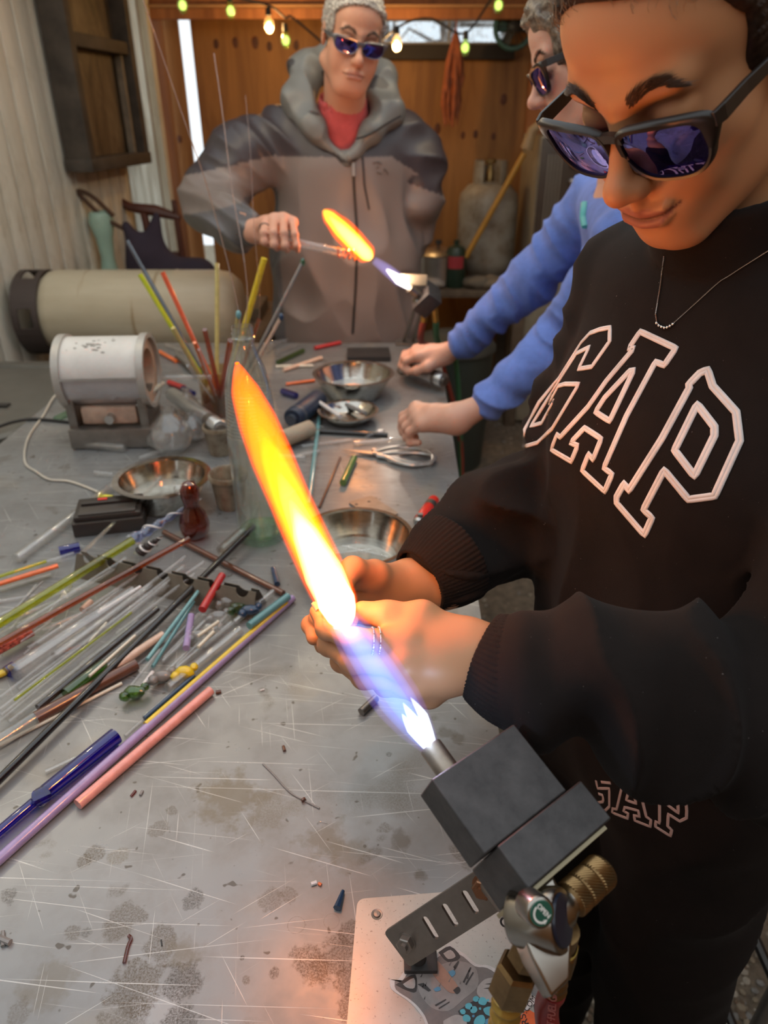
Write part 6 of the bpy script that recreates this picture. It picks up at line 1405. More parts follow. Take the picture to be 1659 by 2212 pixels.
# ---- far torch, its flame, the man's tube
ft_ = empty('glass_torch', V(at_z(900, 742, .9)), 'far bench torch on an angled clamp stand with red and green hoses', 'torch')
T2 = lambda x, y, t: D(x, y, t)
n2 = T2(884, 622, 2.02); a2 = nrm(T2(800, 560, 1.95)-n2); F2 = frame(a2)
for prof, nm, m in (([(.0001, -.03), (.013, -.03), (.013, .0), (.010, .001), (.0001, -.001)], 'nozzle', M_nozz), ):
    o = MB().lathe(prof, 20, V(n2), F2).build(nm, m); adopt(ft_, o)
mb = MB(); c_ = n2-a2*.065+np.array((0, 0, .004)); mb.box(V(c_), (.07, .07, .05), R=F2, bev=.003); adopt(ft_, mb.build('head_block', M_graph))
mb = MB(); mb.box(V(T2(893, 604, 2.02)), (.075, .012, .028), R=Matrix.Rotation(.05, 3, 'Y'), bev=.002); adopt(ft_, mb.build('heat_shield', mat('cream_heat_board', (.55, .43, .27), .6)))
mb = MB(); mb.tube([n2-a2*.02+np.array((0, 0, -.03)), T2(922, 652, 2.06)], [.012, .02], 12); mb.tube([T2(905, 640, 2.04), T2(940, 655, 2.06)], .014, 12); adopt(ft_, mb.build('valve_body', M_chrome))
for x1, x2 in ((902, 872), (915, 892)): mb = MB(); mb.tube([T2(x1, 650, 2.06), at_z(x2, 738, .905)], .0055, 10); adopt(ft_, mb.build('stand_strut', M_chrome))
mb = MB(); mb.box(V(at_z(884, 740, .905)), (.09, .05, .008), bev=.002); adopt(ft_, mb.build('stand_base', M_dsteel))
for x1, x2, c, nm in ((918, 912, (.30, .05, .03), 'red_hose'), (936, 948, (.05, .16, .07), 'green_hose')):
    mb = MB(); mb.tube([T2(x1, 655, 2.07), T2(x1+(x2-x1)*.45, 695, 2.10)], [.011, .009], 12); o = mb.build('gold_fitting', M_goldhose); adopt(ft_, o)
    mb = MB(); mb.tube(catmull([T2(x1+(x2-x1)*.45, 695, 2.10), T2(x2, 745, 2.2)+np.array((.0, .02, 0)), T2(x2+12, 800, 2.5)+np.array((0.05, .15, 0)), np.array((.30, 2.62, .45)), np.array((.32, 2.6, .05))], 6), .0095, 12); adopt(ft_, mb.build(nm, mat(nm+'_far', c, .5)))
fl2 = empty('torch_flame', V(T2(800, 555, 1.95)), 'smaller far flame licking the glass tube held by the man', 'flame')
W2 = [n2, T2(862, 604, 2.0), T2(835, 582, 1.98), T2(808, 562, 1.96)]
plume(W2, [.006, .018, .016, .010], gas('far_blue_gas', (.45, .40, 1.0), 16), 'blue_gas', fl2, 18); plume(W2[:3], [.006, .0135, .003], gas('far_white_gas', (1.0, .9, .75), 260), 'white_core', fl2, 16)
Y2 = [T2(802, 560, 1.955), T2(793, 550, 1.95), T2(765, 522, 1.93), T2(735, 492, 1.91), T2(712, 468, 1.895), T2(698, 454, 1.885)]; Yr = [.008, .024, .029, .026, .020, .004]
plume(Y2, [x*1.12 for x in Yr], gas('far_orange_gas', (1.0, .09, .004), 50, 20), 'orange_sheath', fl2, 20, .08); plume(Y2, [x*.78 for x in Yr], gas('far_yellow_gas', (1.0, .62, .03), 95), 'yellow_gas', fl2, 20, .05); plume(Y2[:5], [.006, .016, .017, .012, .002], gas('far_pale_gas', (1.0, .75, .25), 90), 'pale_gas', fl2, 16)
plume([T2(735, 492, 1.915), T2(728, 478, 1.91), T2(716, 462, 1.90)][::1], [.008, .013, .003], gas('far_lick_gas', (1.0, .25, .01), 50, 20), 'side_lick', fl2, 14)
point_light('far_flame_light', V(T2(770, 527, 1.935))-fl2.location, (1.0, .48, .17), 1.6, .012, fl2); point_light('far_cone_light', V(T2(850, 594, 1.99))-fl2.location, (1.0, .85, .7), .7, .009, fl2)
gt2 = empty('glass_tube', V(T2(650, 527, 1.93)), 'clear glass tube with an amber coil end in the man\'s hand', 'glass')
mb = MB(); qa, qb = T2(600, 515, 1.93), T2(742, 546, 1.94); FF = frame(qb-qa); L_ = float(np.linalg.norm(qb-qa)); mb.lathe([(.011, 0), (.012, .002), (.012, L_), (.009, L_), (.009, .002), (.011, 0)], 20, V(qa), FF); adopt(gt2, mb.build('tube_wall', glass('clear_glass')))
mb = MB(); mb.tube([V(qb)+FF@Vector((.0135*math.cos(u), .0135*math.sin(u), -.02+.0022*u)) for u in np.linspace(0, 6.28*4, 90)], .002, 6); adopt(gt2, mb.build('amber_coil', glass('amber_glass', (.95, .42, .10), .4)))
# ================================================================ THINGS ON THE TABLE
def Z(x, y, h=0.0): return at_z(x, y, TZ+h)
G_clear = glass('clear_glass'); 
def gl(name, c, clear=.35): return glass(name, c, clear)
def cmat(name, c, r_=.22, **k): return mat('opaque_glass_'+name, c, r_, var=.12, scale=80, Coat_Weight=.6, Coat_Roughness=.08, **k)
ROD = 'glass rods piled on the table'; n_rod = 0
def rod(x1, y1, x2, y2, wpx, m, label, h=0.0, h2=None, taper=1.0, tip=None, wall=False, group=ROD, name='glass_rod', cat='rod', wob=0, seg=2):
    """a rod between two picture points, lying h above the steel"""
    q = Z((x1+x2)/2, (y1+y2)/2); t_ = (q-EYE)@W_; r_ = wpx*.5*t_/FPX; h2 = h if h2 is None else h2
    a = Z(x1, y1, h+r_+.0003); b = Z(x2, y2, h2+r_+.0003); P_ = [a+(b-a)*k/seg for k in range(seg+1)]
    if wob: P_ = [p+np.array((random.Random(int(x1)+i).uniform(-1, 1)*wob, random.Random(int(y1)+i).uniform(-1, 1)*wob, 0)) for i, p in enumerate(P_)]
    rs = [r_*(taper+(1-taper)*k/seg) for k in range(seg+1)]; mb = MB(); mb.tube([V(p) for p in P_], rs, 14)
    o = mb.build(name, m); rebase(o, P_[-1]); tag(o, label, cat, group)
    if wall:      # bore of a tube
        mb = MB(); mb.tube([V(p) for p in P_], [x*.62 for x in rs], 12); i_ = mb.build('bore', m); i_.data.transform(Matrix.Translation(-o.location)); i_.parent = o
    return o
C_ = dict(pink=cmat('pink', (.80, .33, .28)), lav=cmat('lavender', (.36, .27, .50)), yel=cmat('yellow', (.72, .52, .02)), teal=cmat('teal', (.10, .26, .28)), black=cmat('black', (.012, .008, .007), .12), brown=cmat('brown', (.12, .045, .025)),
    orange=cmat('orange', (.80, .17, .04)), cream=cmat('cream', (.66, .62, .50)), peach=cmat('peach', (.66, .47, .36)), red=cmat('red', (.45, .02, .018)), navy=cmat('navy', (.018, .045, .10)), white=cmat('white', (.74, .72, .70)), green=cmat('green', (.12, .22, .05)), pale=cmat('pale_yellow', (.55, .46, .17)), aqua=cmat('aqua', (.16, .36, .38)), gray=cmat('grey', (.22, .21, .20)))
A_amb = gl('amber_rod', (.80, .30, .05), .45); A_yg = gl('chartreuse_rod', (.80, .82, .08), .4); A_cob = gl('cobalt_rod', (.06, .03, .62), .25); A_dark = gl('smoke_rod', (.25, .17, .14), .3); A_green = gl('green_rod', (.30, .50, .15), .4); A_redb = gl('red_brown_glass', (.55, .14, .08), .45); A_frost = glass('frosted_glass', (.93, .92, .90), .35, .25)
# colour rods along the near edge of the pile
rod(632, 1292, -60, 1908, 21, C_['lav'], 'long lavender glass rod beside the pink one, reaching out to the table edge', tip=1)
o = rod(455, 1492, 168, 1738, 23, C_['pink'], 'short pink glass rod with a tapered end, nearest the viewer of the pile', seg=6, taper=1.0)
o = rod(618, 1302, 315, 1566, 14, C_['yel'], 'opaque yellow glass rod lying against the lavender rod', h=.004)
rod(622, 1288, 538, 1352, 17, C_['teal'], 'short slate teal glass rod at the far end of the yellow rod', h=.012)
cob = empty('cobalt_rod', V(Z(250, 1590)), 'thick transparent cobalt blue glass rod with a collar near its thinner end', 'rod', ROD)
def tube_world(pts_px, ws, m, name, owner, h=.0, n=18):
    P_ = [Z(x, y, h+w*.5*1.05/FPX) for (x, y), w in zip(pts_px, ws)]; rs = [w*.5*((p-EYE)@W_)/FPX for p, w in zip(P_, ws)]; o = MB().tube(P_, rs, n).build(name, m); adopt(owner, o); return o
tube_world([(250, 1590), (98, 1712)], [38, 36], A_cob, 'thick_section', cob); tube_world([(100, 1710), (92, 1718), (84, 1724), (78, 1729)], [24, 40, 40, 24], A_cob, 'collar', cob); tube_world([(80, 1728), (-70, 1855)], [24, 26], A_cob, 'thin_section', cob)
rod(548, 1138, -30, 1712, 16, C_['black'], 'long glossy black glass rod lying across the top of the pile', h=.022, h2=.004)
rod(408, 1164, -20, 1400, 14, A_amb, 'long amber brown glass rod with a violet tip across the rod rest', h=.034, h2=.02)
rod(286, 1168, -10, 1352, 19, A_yg, 'bright chartreuse yellow glass rod under the twisted horn', h=.030, h2=.02)
rod(125, 1222, -10, 1264, 11, C_['orange'], 'opaque orange glass rod end at the far left of the pile', h=.012)
rod(100, 1212, -10, 1248, 8, A_yg, 'thin olive glass rod beside the orange rod end', h=.018)
rod(284, 1323, 31, 1512, 6, A_yg, 'thin chartreuse stringer rod lying among the clear tubes', h=.024)
rod(340, 1315, 82, 1529, 15, A_dark, 'smoky dark brown glass tube with an open end', h=.010)
rod(224, 1435, 142, 1500, 28, A_green, 'fat short olive green glass rod with tapered end', h=.004, taper=.9)
rod(294, 1435, 77, 1551, 28, C_['brown'], 'thick brown section of glass tube near the white one', h=.0); rod(76, 1552, -20, 1612, 32, A_frost, 'thick frosted white glass tube joined after the brown one', h=.0)
rod(263, 1476, -10, 1614, 8, C_['cream'], 'slim cream glass rod lying below the brown tube', h=.0)
rod(352, 1370, 238, 1448, 22, C_['peach'], 'peach and cream tapered glass rod in the middle of the pile', h=.004, taper=.7)
rod(439, 1263, 318, 1425, 9, C_['aqua'], 'thin aqua glass rod crossing under the red one', h=.016, h2=.01)
rod(418, 1300, 330, 1440, 8, C_['teal'], 'thin dark teal glass rod next to the aqua rod', h=.010)
rod(480, 1243, 437, 1317, 17, C_['red'], 'short bright red glass rod standing out near the rod rest', h=.02, h2=.012, seg=4)
rod(413, 1330, 402, 1400, 15, C_['lav'], 'stubby violet glass pencil in the middle of the pile', h=.008)
rod(330, 1452, 291, 1504, 10, C_['white'], 'little white glass stick at the near edge of the pile', h=.002)
rod(419, 1460, 312, 1552, 10, C_['navy'], 'thin navy blue glass rod next to the yellow rod', h=.004)
rod(354, 1150, 612, 1282, 13, C_['brown'], 'dark brown glass rod crossing behind the pile', h=.0, h2=.0)
rod(70, 1366, -10, 1410, 17, mat('millefiori', (.42, .09, .06), .2, var=.9, scale=160), 'rod with red, white and green spiral pattern at the left edge', h=.006)
rod(175, 1395, 120, 1412, 6, C_['orange'], 'thin rust orange stringer at the left of the pile', h=.0)
rod(590, 1228, 599, 1262, 13, C_['navy'], 'dark violet bean of glass near the tall bottle base', h=.0, seg=4, taper=.8)
rod(128, 1190, 172, 1180, 19, A_cob, 'small cobalt blue glass stub at the upper edge of the pile', h=.0)
rod(-12, 1462, 14, 1450, 16, C_['yel'], 'yellow glass stub at the left edge beside a blue knob'); rod(14, 1452, 32, 1440, 26, A_cob, 'blue glass knob at the left edge beside a yellow stub')
rod(196, 1300, 178, 1318, 15, C_['peach'], 'small peach glass blob under the amber rod', h=.006)
# clear rods and tubes that nothing tells apart
rc = random.Random(9); CL = 'clear colourless glass rod or tube lying in the rod pile'
clear = [(272, 1207, 36, 1357, 10, .03), (287, 1282, 31, 1454, 40, .0), (400, 1203, 0, 1508, 9, .03), (396, 1224, 0, 1534, 10, .026), (380, 1243, 3, 1546, 8, .024), (360, 1262, -5, 1562, 7, .02), (160, 1196, -5, 1248, 10, .01), (345, 1404, 282, 1483, 7, .02),
    (590, 1278, 505, 1345, 15, .004), (517, 1362, 365, 1488, 26, .0), (500, 1345, 350, 1470, 12, .003), (185, 1322, 90, 1362, 9, .004), (300, 1240, 80, 1390, 8, .02), (250, 1230, -5, 1372, 7, .02), (430, 1260, 300, 1380, 10, .012), (470, 1290, 330, 1420, 9, .006), (455, 1330, 350, 1430, 12, .002),
    (400, 1290, 215, 1430, 9, .012), (330, 1265, 120, 1420, 26, .0), (245, 1290, 60, 1400, 9, .01), (200, 1260, -5, 1330, 8, .004), (150, 1275, -5, 1300, 9, .0), (110, 1240, -5, 1275, 12, .0), (490, 1330, 380, 1440, 10, .006), (560, 1300, 440, 1400, 9, .004), (165, 1637, 98, 1668, 12, .0), (412, 1400, 330, 1480, 10, .003),
    (340, 1360, 200, 1465, 13, .0), (370, 1250, 40, 1490, 9, .018), (300, 1340, 20, 1560, 10, .008), (275, 1372, 30, 1575, 9, .002), (120, 1300, -5, 1350, 10, .0), (440, 1215, 330, 1290, 9, .02), (420, 1240, 250, 1370, 8, .02), (400, 1470, 310, 1550, 9, .001), (380, 1492, 270, 1590, 8, .0)]
for i, (x1, y1, x2, y2, w, h) in enumerate(clear):
    rod(x1, y1, x2, y2, w, G_clear if i % 4 else A_frost if w > 20 else G_clear, ('wide clear glass tube in the rod pile, running past the %s' % ('blue knob' if w == 40 else 'violet pencil' if x1 > 500 else 'amber rod')) if w > 20 else CL, h=h, h2=h*.5, wall=(w >= 12), group='clear rods and tubes in the pile', name='clear_rod')
for i in range(26):
    x = rc.uniform(60, 520); y = 1235+rc.uniform(0, 190)*(1-abs(x-300)/520); L_ = rc.uniform(40, 150); a = math.radians(rc.uniform(30, 52))
    rod(x, y, x-L_*math.cos(a), y+L_*math.sin(a), rc.uniform(4, 9), G_clear if i % 3 else C_[rc.choice(['cream', 'white', 'aqua', 'peach', 'gray'])], CL if i % 3 else 'short scrap of pale opaque glass rod in the pile', h=rc.uniform(0, .02), group='clear rods and tubes in the pile' if i % 3 else 'pale rod scraps in the pile', name='clear_rod' if i % 3 else 'glass_scrap')
# melted scraps
for i, (x, y, c, lab) in enumerate([(470, 1330, G_clear, 'clear melted glass drop beside the red rod'), (455, 1360, G_clear, 'clear melted glass knot below the red rod'), (430, 1372, G_clear, 'clear crushed glass lump in the middle of the pile'), (290, 1495, A_green, 'clear blob with green leaf tip at the near edge'), (540, 1318, C_['navy'], 'blue speckled glass lump near the teal rod'), (515, 1313, A_green, 'green speckled glass scrap near the teal rod'), (398, 1452, C_['yel'], 'small mustard glass bead near the navy rod'), (350, 1460, C_['gray'], 'black and white striped glass bead by the navy rod'), (490, 1300, G_clear, 'clear glass teardrop behind the red rod')]):
    q = Z(x, y, .012); mb = MB(); mb.ico(q, .011, 2, (1.3, .8, .8), jit=.25, seed=i); mb.ico(q+np.array((.012, .008, .002)), .006, 2, jit=.2, seed=i+9); mb.ico(q+np.array((-.010, -.008, .0)), .007, 2, jit=.2, seed=i+19); o = mb.build('glass_lump', c); rebase(o, q); tag(o, lab, 'glass')
# twisted horns
def horn(x1, y1, x2, y2, w, label, cols, h=.03):
    a, b = Z(x1, y1, h), Z(x2, y2, h+.035); t_ = (a-EYE)@W_; r_ = w*.5*t_/FPX; e = empty('glass_horn', V(a), label, 'glass', 'twisted glass horns'); n = 60; ax = nrm(b-a); FF = M3(frame(ax))
    mb = MB(); rings = []
    for i in range(n+1):
        u = i/n; rr_ = r_*(1-u)**.85+.0006; c = a+(b-a)*u; rings.append([c+(FF[:, 0]*math.cos(k*math.pi/6)+FF[:, 1]*math.sin(k*math.pi/6))*rr_*(1+.16*math.cos(2*(k*math.pi/6)-u*38)) for k in range(12)])
    mb.rings(rings); adopt(e, mb.build('twisted_cone', cols[0]))
    mb = MB(); pts = []; rs = []
    for i in range(90): u = i/90; th = u*19; rr_ = r_*(1-u)**.85+.0006; pts.append(a+(b-a)*u+(FF[:, 0]*math.cos(th)+FF[:, 1]*math.sin(th))*rr_*1.05); rs.append(.0021*(1-u)+.0004)
    mb.tube(pts, rs, 6); adopt(e, mb.build('spiral_thread', cols[1]))
    mb = MB(); [mb.ico(a-ax*.004+FF[:, 0]*math.cos(k)*r_*.7+FF[:, 1]*math.sin(k)*r_*.7, r_*.65, 1) for k in (0, 2, 4)]; adopt(e, mb.build('melted_base', G_clear))
horn(288, 1165, 436, 1076, 24, 'long twisted blue and white glass horn pointing to the brown gourd', (gl('ice_blue', (.62, .68, .90), .3), C_['white'])); horn(303, 1192, 352, 1158, 22, 'short twisted black and white glass horn below the long one', (gl('ink', (.28, .25, .42), .3), C_['white']), h=.02)
# rod rest: folded steel with half round notches
rest = empty('rod_rest', V(Z(350, 1270)), 'folded grey steel rod rest with half round notches under the glass rods', 'rest')
M_rest = mat('rest_steel', (.19, .165, .13), .4, .7, .2, 30)
ra, rb_ = Z(178, 1232), Z(560, 1318); ux_ = nrm(rb_-ra); L_ = float(np.linalg.norm(rb_-ra)); pn = np.array((-ux_[1], ux_[0], 0)); Hh = .036
for sgn, nm in ((-1, 'front_plate'), (1, 'rear_plate')):
    topo = []; nn = 7
    for k in range(nn):
        c_ = L_*(k+.5)/nn; w_ = .011; topo += [(L_*k/nn, Hh)]+[(c_-w_*math.cos(a), Hh-w_*math.sin(a)) for a in np.linspace(0, math.pi, 9)]
    topo.append((L_, Hh)); mb = MB(); lo_r = [ra+ux_*x+pn*sgn*.022 for x, _ in topo]; hi_r = [ra+ux_*x+pn*sgn*.004*(1+0*z)+np.array((0, 0, z))+pn*sgn*(Hh-z)*.5 for x, z in topo]
    mb.rings([lo_r, hi_r, [p+pn*.0012 for p in hi_r], [p+pn*.0012 for p in lo_r]], False, False, closed=False); adopt(rest, mb.build(nm, M_rest, None, smooth=False))

# ---- rods standing in the amber jar
jx, jy = 478, 905; jq = Z(jx, jy); jar = empty('glass_jar', V(jq), 'amber stained glass jar holding the fan of upright glass rods', 'jar')
def lathe_at(owner, prof, name, m, n=32): o = MB().lathe(prof, n).build(name, m, owner); return o
lathe_at(jar, [(.0001, .0), (.040, .0), (.043, .01), (.044, .125), (.046, .13), (.041, .13), (.039, .012), (.0001, .008)], 'jar_wall', glass('jar_glass', (.93, .80, .60), .55)); lathe_at(jar, [(.0001, .009), (.038, .009), (.0395, .06), (.0395, .075), (.0001, .078)], 'amber_deposit', gl('amber_deposit_glass', (.70, .38, .12), .3))
def jrod(x1, y1, x0, w, m, label, t_=None, dz=.02, dx=0, dy=0, tipm=None):
    base = jq+np.array((dx, dy, dz)); base[0] += (x0-478)*1.7/FPX; t_ = t_ or 1.66; tp = at_depth(x1, y1, t_); r_ = w*.5*t_/FPX; o = MB().tube([base, (base+tp)/2, tp], r_, 10).build('upright_rod', m); rebase(o, base); tag(o, label, 'rod', 'rods standing in the jar')
    if tipm: i_ = MB().ico(V(tp)-o.location, r_*1.35, 2, (1, 1, 1.6), jit=.2).build('rod_tip', tipm, o)
jrod(275, 520, 486, 9, gl('slate_glass', (.42, .50, .62), .4), 'slate blue transparent rod leaning farthest left from the jar', 1.70); jrod(302, 592, 484, 11, C_['pale'] if 0 else cmat('lime', (.50, .58, .03)), 'lime green rod leaning left out of the jar'); jrod(351, 588, 492, 11, cmat('coral', (.80, .14, .06)), 'coral red rod leaning left out of the jar', 1.64)
jrod(374, 708, 475, 10, C_['pale'], 'short pale yellow rod leaning left out of the jar', 1.62); jrod(469, 568, 470, 10, C_['pale'], 'pale yellow rod standing nearly upright in the jar', 1.72); jrod(571, 558, 478, 14, C_['yel'], 'thick yellow rod leaning right out of the jar', 1.62)
jrod(654, 566, 492, 8, C_['gray'], 'grey twisted rod with green tip leaning far right', 1.72, tipm=gl('green_tip', (.2, .6, .4), .3)); jrod(607, 685, 500, 8, C_['peach'], 'beige rod with a blue tip leaning right, low beside the bottle neck', 1.66, tipm=C_['navy']); jrod(515, 680, 480, 9, C_['pale'], 'straw coloured rod just left of the bottle neck', 1.58, tipm=C_['aqua']); jrod(442, 712, 486, 11, A_amb, 'amber transparent rod standing short in the jar', 1.6); jrod(498, 735, 474, 13, A_amb, 'second short amber rod, right of the straw coloured one', 1.58); jrod(420, 740, 480, 8, C_['orange'], 'short orange rod low in the jar', 1.6); jrod(560, 690, 492, 9, A_amb, 'short amber stick behind the bottle neck', 1.7)
for i, (x, y) in enumerate(((430, 755), (525, 730), (405, 790))): jrod(x, y, 482, 7, G_clear, 'thin clear glass rod low in the amber jar', 1.6)
for pts, lab in (([(306, -10), (395, 250), (455, 430), (518, 690), (500, 800)], 'long hair thin glass stringer curving up to the top of the picture'), ([(462, 115), (480, 240), (500, 400), (535, 640), (505, 800)], 'long hair thin glass stringer ending before the plywood'), ([(530, 205), (541, 330), (548, 480), (560, 690), (510, 800)], 'faint hair thin stringer standing in front of the jacket')):
    P_ = catmull([at_depth(x, y, 1.62) for x, y in pts], 8); o = MB().tube(P_, .0013 if 'faint' not in lab else .0006, 6).build('glass_stringer', gl('stringer_glass', (.85, .62, .45), .3)); rebase(o, P_[-1]); tag(o, lab, 'rod', 'rods standing in the jar')

# ---- tall clear bottle
bq = Z(566, 1158); bot = empty('glass_bottle', V(bq), 'tall clear ribbed glass bottle with an open screw neck', 'bottle')
prof = [(.0001, .004), (.030, .002), (.0400, .0), (.0425, .006), (.0430, .10), (.0430, .205)]
for k in range(14): z = .205+k*.006; prof += [(.0432-(k*.0004), z), (.0418-(k*.0004), z+.003)]
prof += [(.037, .292), (.030, .318), (.020, .345), (.0165, .355), (.0165, .362), (.0185, .364), (.0185, .367), (.0168, .369), (.0180, .374), (.0168, .378), (.0172, .385)]
inner = [(max(r_-.0028, .0001), max(z, .012)) for r_, z in prof[2:]][::-1]; inner.append((.0001, .012))
lathe_at(bot, prof+[(.0145, .3855)]+inner[1:], 'bottle_glass', glass('bottle_glass', (.95, .98, .965), .72, milk=.015, glint=1.2)); lathe_at(bot, [(.0001, .0125), (.0385, .0125), (.0395, .016), (.0385, .019), (.0001, .019)], 'thick_base', gl('pale_green_base', (.62, .85, .62), .5))

# ---- white tabletop kiln
kq = Z(250, 958); kiln = empty('tabletop_kiln', V((kq[0], kq[1]+.04, TZ)), 'small white barrel shaped electric kiln on a steel pedestal', 'kiln', None, (0, 0, .06))
M_white_en = mat('white_kiln_enamel', (.62, .60, .56), .42, var=.10, scale=14); M_tanb = mat('firebrick_tan', (.50, .34, .24), .8, var=.2); kr = .078; kz = .162; kl = .098
MB().box((0, 0, .026), (.185, .15, .046), bev=.004).build('base_box', M_dsteel, kiln); 
for y in (-.06, .06):
    for x in (-.07, .07): MB().lathe([(.0001, 0), (.009, 0), (.009, .004)], 12, (x, y, 0)).build('foot', M_blackp, kiln)
for x in (-.082, .078): MB().box((x, 0, .085), (.02, .12, .075), bev=.003).build('side_support', M_dsteel, kiln)
MB().box((0, -.045, .075), (.125, .02, .042), bev=.008).build('control_face', mat('scorched_enamel', (.46, .33, .25), .5, var=.3), kiln)
MB().lathe([(.0001, .018), (.010, .018), (.011, 0)], 18, (.004, -.055, .071), RX).build('control_knob', M_steel, kiln)
def halfbarrel(a0, a1, r0, x0, x1, th=.004, n=30):
    mb = MB(); A_ = np.linspace(math.radians(a0), math.radians(a1), n); rg_ = lambda r_, x: [(x, -r_*math.sin(a), kz+r_*math.cos(a)) for a in A_]
    mb.rings([rg_(r0-th, x0), rg_(r0, x0), rg_(r0, x1), rg_(r0-th, x1), rg_(r0-th, x0)], False, False, closed=False); return mb
halfbarrel(-70, 85, kr, -kl*.86, kl*.86).build('barrel_lid', M_white_en, kiln); halfbarrel(85, 290, kr-.002, -kl*.86, kl*.86).build('barrel_lower', mat('lower_shell', (.50, .47, .47), .3, .5, .1), kiln)
for x0 in (-kl, kl*.84): halfbarrel(0, 360, kr+.006, x0, x0+.016, .010, 48).build('end_ring', mat('ring_grey', (.44, .42, .38), .45, .3), kiln)
MB().lathe([(kr-.004, -kl+.004), (.0001, -kl+.004)], 40, (0, 0, kz), RY).build('closed_end', M_white_en, kiln); MB().lathe([(kr, kl*.92), (.050, kl*.92), (.048, kl*.84), (.048, -kl*.5), (.0001, -kl*.5)], 40, (0, 0, kz), RY).build('muffle_opening', M_tanb, kiln)
o = halfbarrel(83, 87, kr+.006, -kl*.86, kl*.86, .008, 3); o.build('lid_seam', M_steel, kiln)
rk = random.Random(6); mb = MB()
for k in range(26): a = math.radians(rk.gauss(28, 9)); x = rk.gauss(-.01, .022); r_ = kr+.0004; mb.ico((x, -r_*math.sin(a), kz+r_*math.cos(a)), rk.uniform(.002, .006), 1, (1, .5, .12), R=Matrix.Rotation(a, 3, 'X'))
mb.build('soot_marks', mat('soot', (.30, .28, .25), .9), kiln)
P_ = [Z(130, 850, .01), Z(92, 900, .003), Z(60, 948, .003), Z(54, 998, .003), Z(80, 1020, .003), Z(107, 1036, .003), Z(150, 1040, .003), Z(205, 1060, .003), Z(240, 1080, .003)]; P_ = [V((kiln.location.x-.08, kiln.location.y+.06, TZ+.02))]+P_
o = MB().tube(catmull(P_, 8), .0026, 8).build('power_cord', mat('ivory_cord', (.55, .50, .42), .5)); rebase(o, P_[1]); tag(o, 'thin ivory cable running from the white kiln over the table', 'cable')
o = MB().tube(catmull([Z(150, 912, .004), Z(60, 906, .004), Z(-20, 930, .004), Z(-80, 980, -.05)], 6), .004, 8).build('black_cable', M_black); rebase(o, Z(60, 906)); tag(o, 'black cable leaving the kiln towards the left table edge', 'cable')
rod(350, 816, 458, 814, 9, G_clear, 'clear glass punty sticking out of the kiln opening', h=.13, name='glass_punty', group=None); rod(352, 828, 322, 850, 9, C_['cream'], 'short cream stick leaning in the kiln opening', h=.10, name='ceramic_stick', group=None, cat='stick')

# ---- steel bowls
def bowl(cx, cy, wpx, H, label, rimw=.008, depth=None, content=None, name='steel_bowl', zr=None):
    c = at_z(cx, cy, TZ+H); t_ = (c-EYE)@W_; R0 = wpx*.5*t_/FPX; e = empty(name, V((c[0], c[1], TZ)), label, 'bowl', 'steel bowls on the table')
    pr = [(.0001, 0), (R0*.60, 0), (R0*.70, .003), (R0-rimw-.004, H*.75), (R0-rimw, H-.0015), (R0, H), (R0, H+.0012), (R0-rimw, H+.0008), (R0-rimw-.0015, H*.75), (R0*.69, .0045), (R0*.58, .0018), (.0001, .0018)]
    lathe_at(e, pr, 'bowl_shell', M_bowl, 48); return e, R0, c
M_bowl = NT('polished_steel'); M_bowl.bsdf(Base_Color=M_bowl.ramp(M_bowl.noise(M_bowl.coord('Object', (8, 8, 60)), 8, 3, .6), [(.3, (.42, .38, .32)), (.7, (.62, .58, .52))]), Metallic=1.0, Roughness=.16, Normal=M_bowl.bump(M_bowl.noise(M_bowl.coord('Object', (1, 1, 1)), 60, 3, .5), .06, .001)); M_bowl = M_bowl.mat
b1, r1, c1 = bowl(350, 1030, 208, .055, 'steel bowl standing behind the black box, beside the brown gourd', .012); b2, r2, c2 = bowl(763, 806, 176, .060, 'far steel bowl standing before the small black block', .010); b3, r3, c3 = bowl(752, 886, 132, .028, 'shallow steel dish just in front of the far bowl', .007); b4, r4, c4 = bowl(768, 1157, 252, .062, 'largest steel bowl, close behind the young woman\'s hands', .007)
for e, R0, lab in ((b1, r1, 'b1'), (b2, r2, 'b2'), (b4, r4, 'b4')):
    t = None
    MB().lathe([(R0*.72, .018), (.0001, .018)], 40, (0, 0, 0)).build('water', glass('water', (.95, .97, .97), .75, .0, 1.33, milk=.01), e)
for (x1, y1, x2, y2, bz, lab) in ((688, 868, 735, 900, .03, 'white plastic tweezer lying across the shallow dish'), (735, 868, 790, 893, .012, 'grey metal strip lying in the shallow dish')): rod(x1, y1, x2, y2, 9, C_['white' if bz > .02 else 'gray'], lab, h=bz, name='tweezer', cat='tool', group=None)
for i, (x1, y1, x2, y2) in enumerate(((700, 1200, 800, 1188), (740, 1180, 840, 1205), (720, 1212, 790, 1214))): rod(x1, y1, x2, y2, 8, G_clear, 'clear glass scrap lying in the water of the largest bowl', h=.012, name='glass_offcut', group='scraps in the largest bowl')

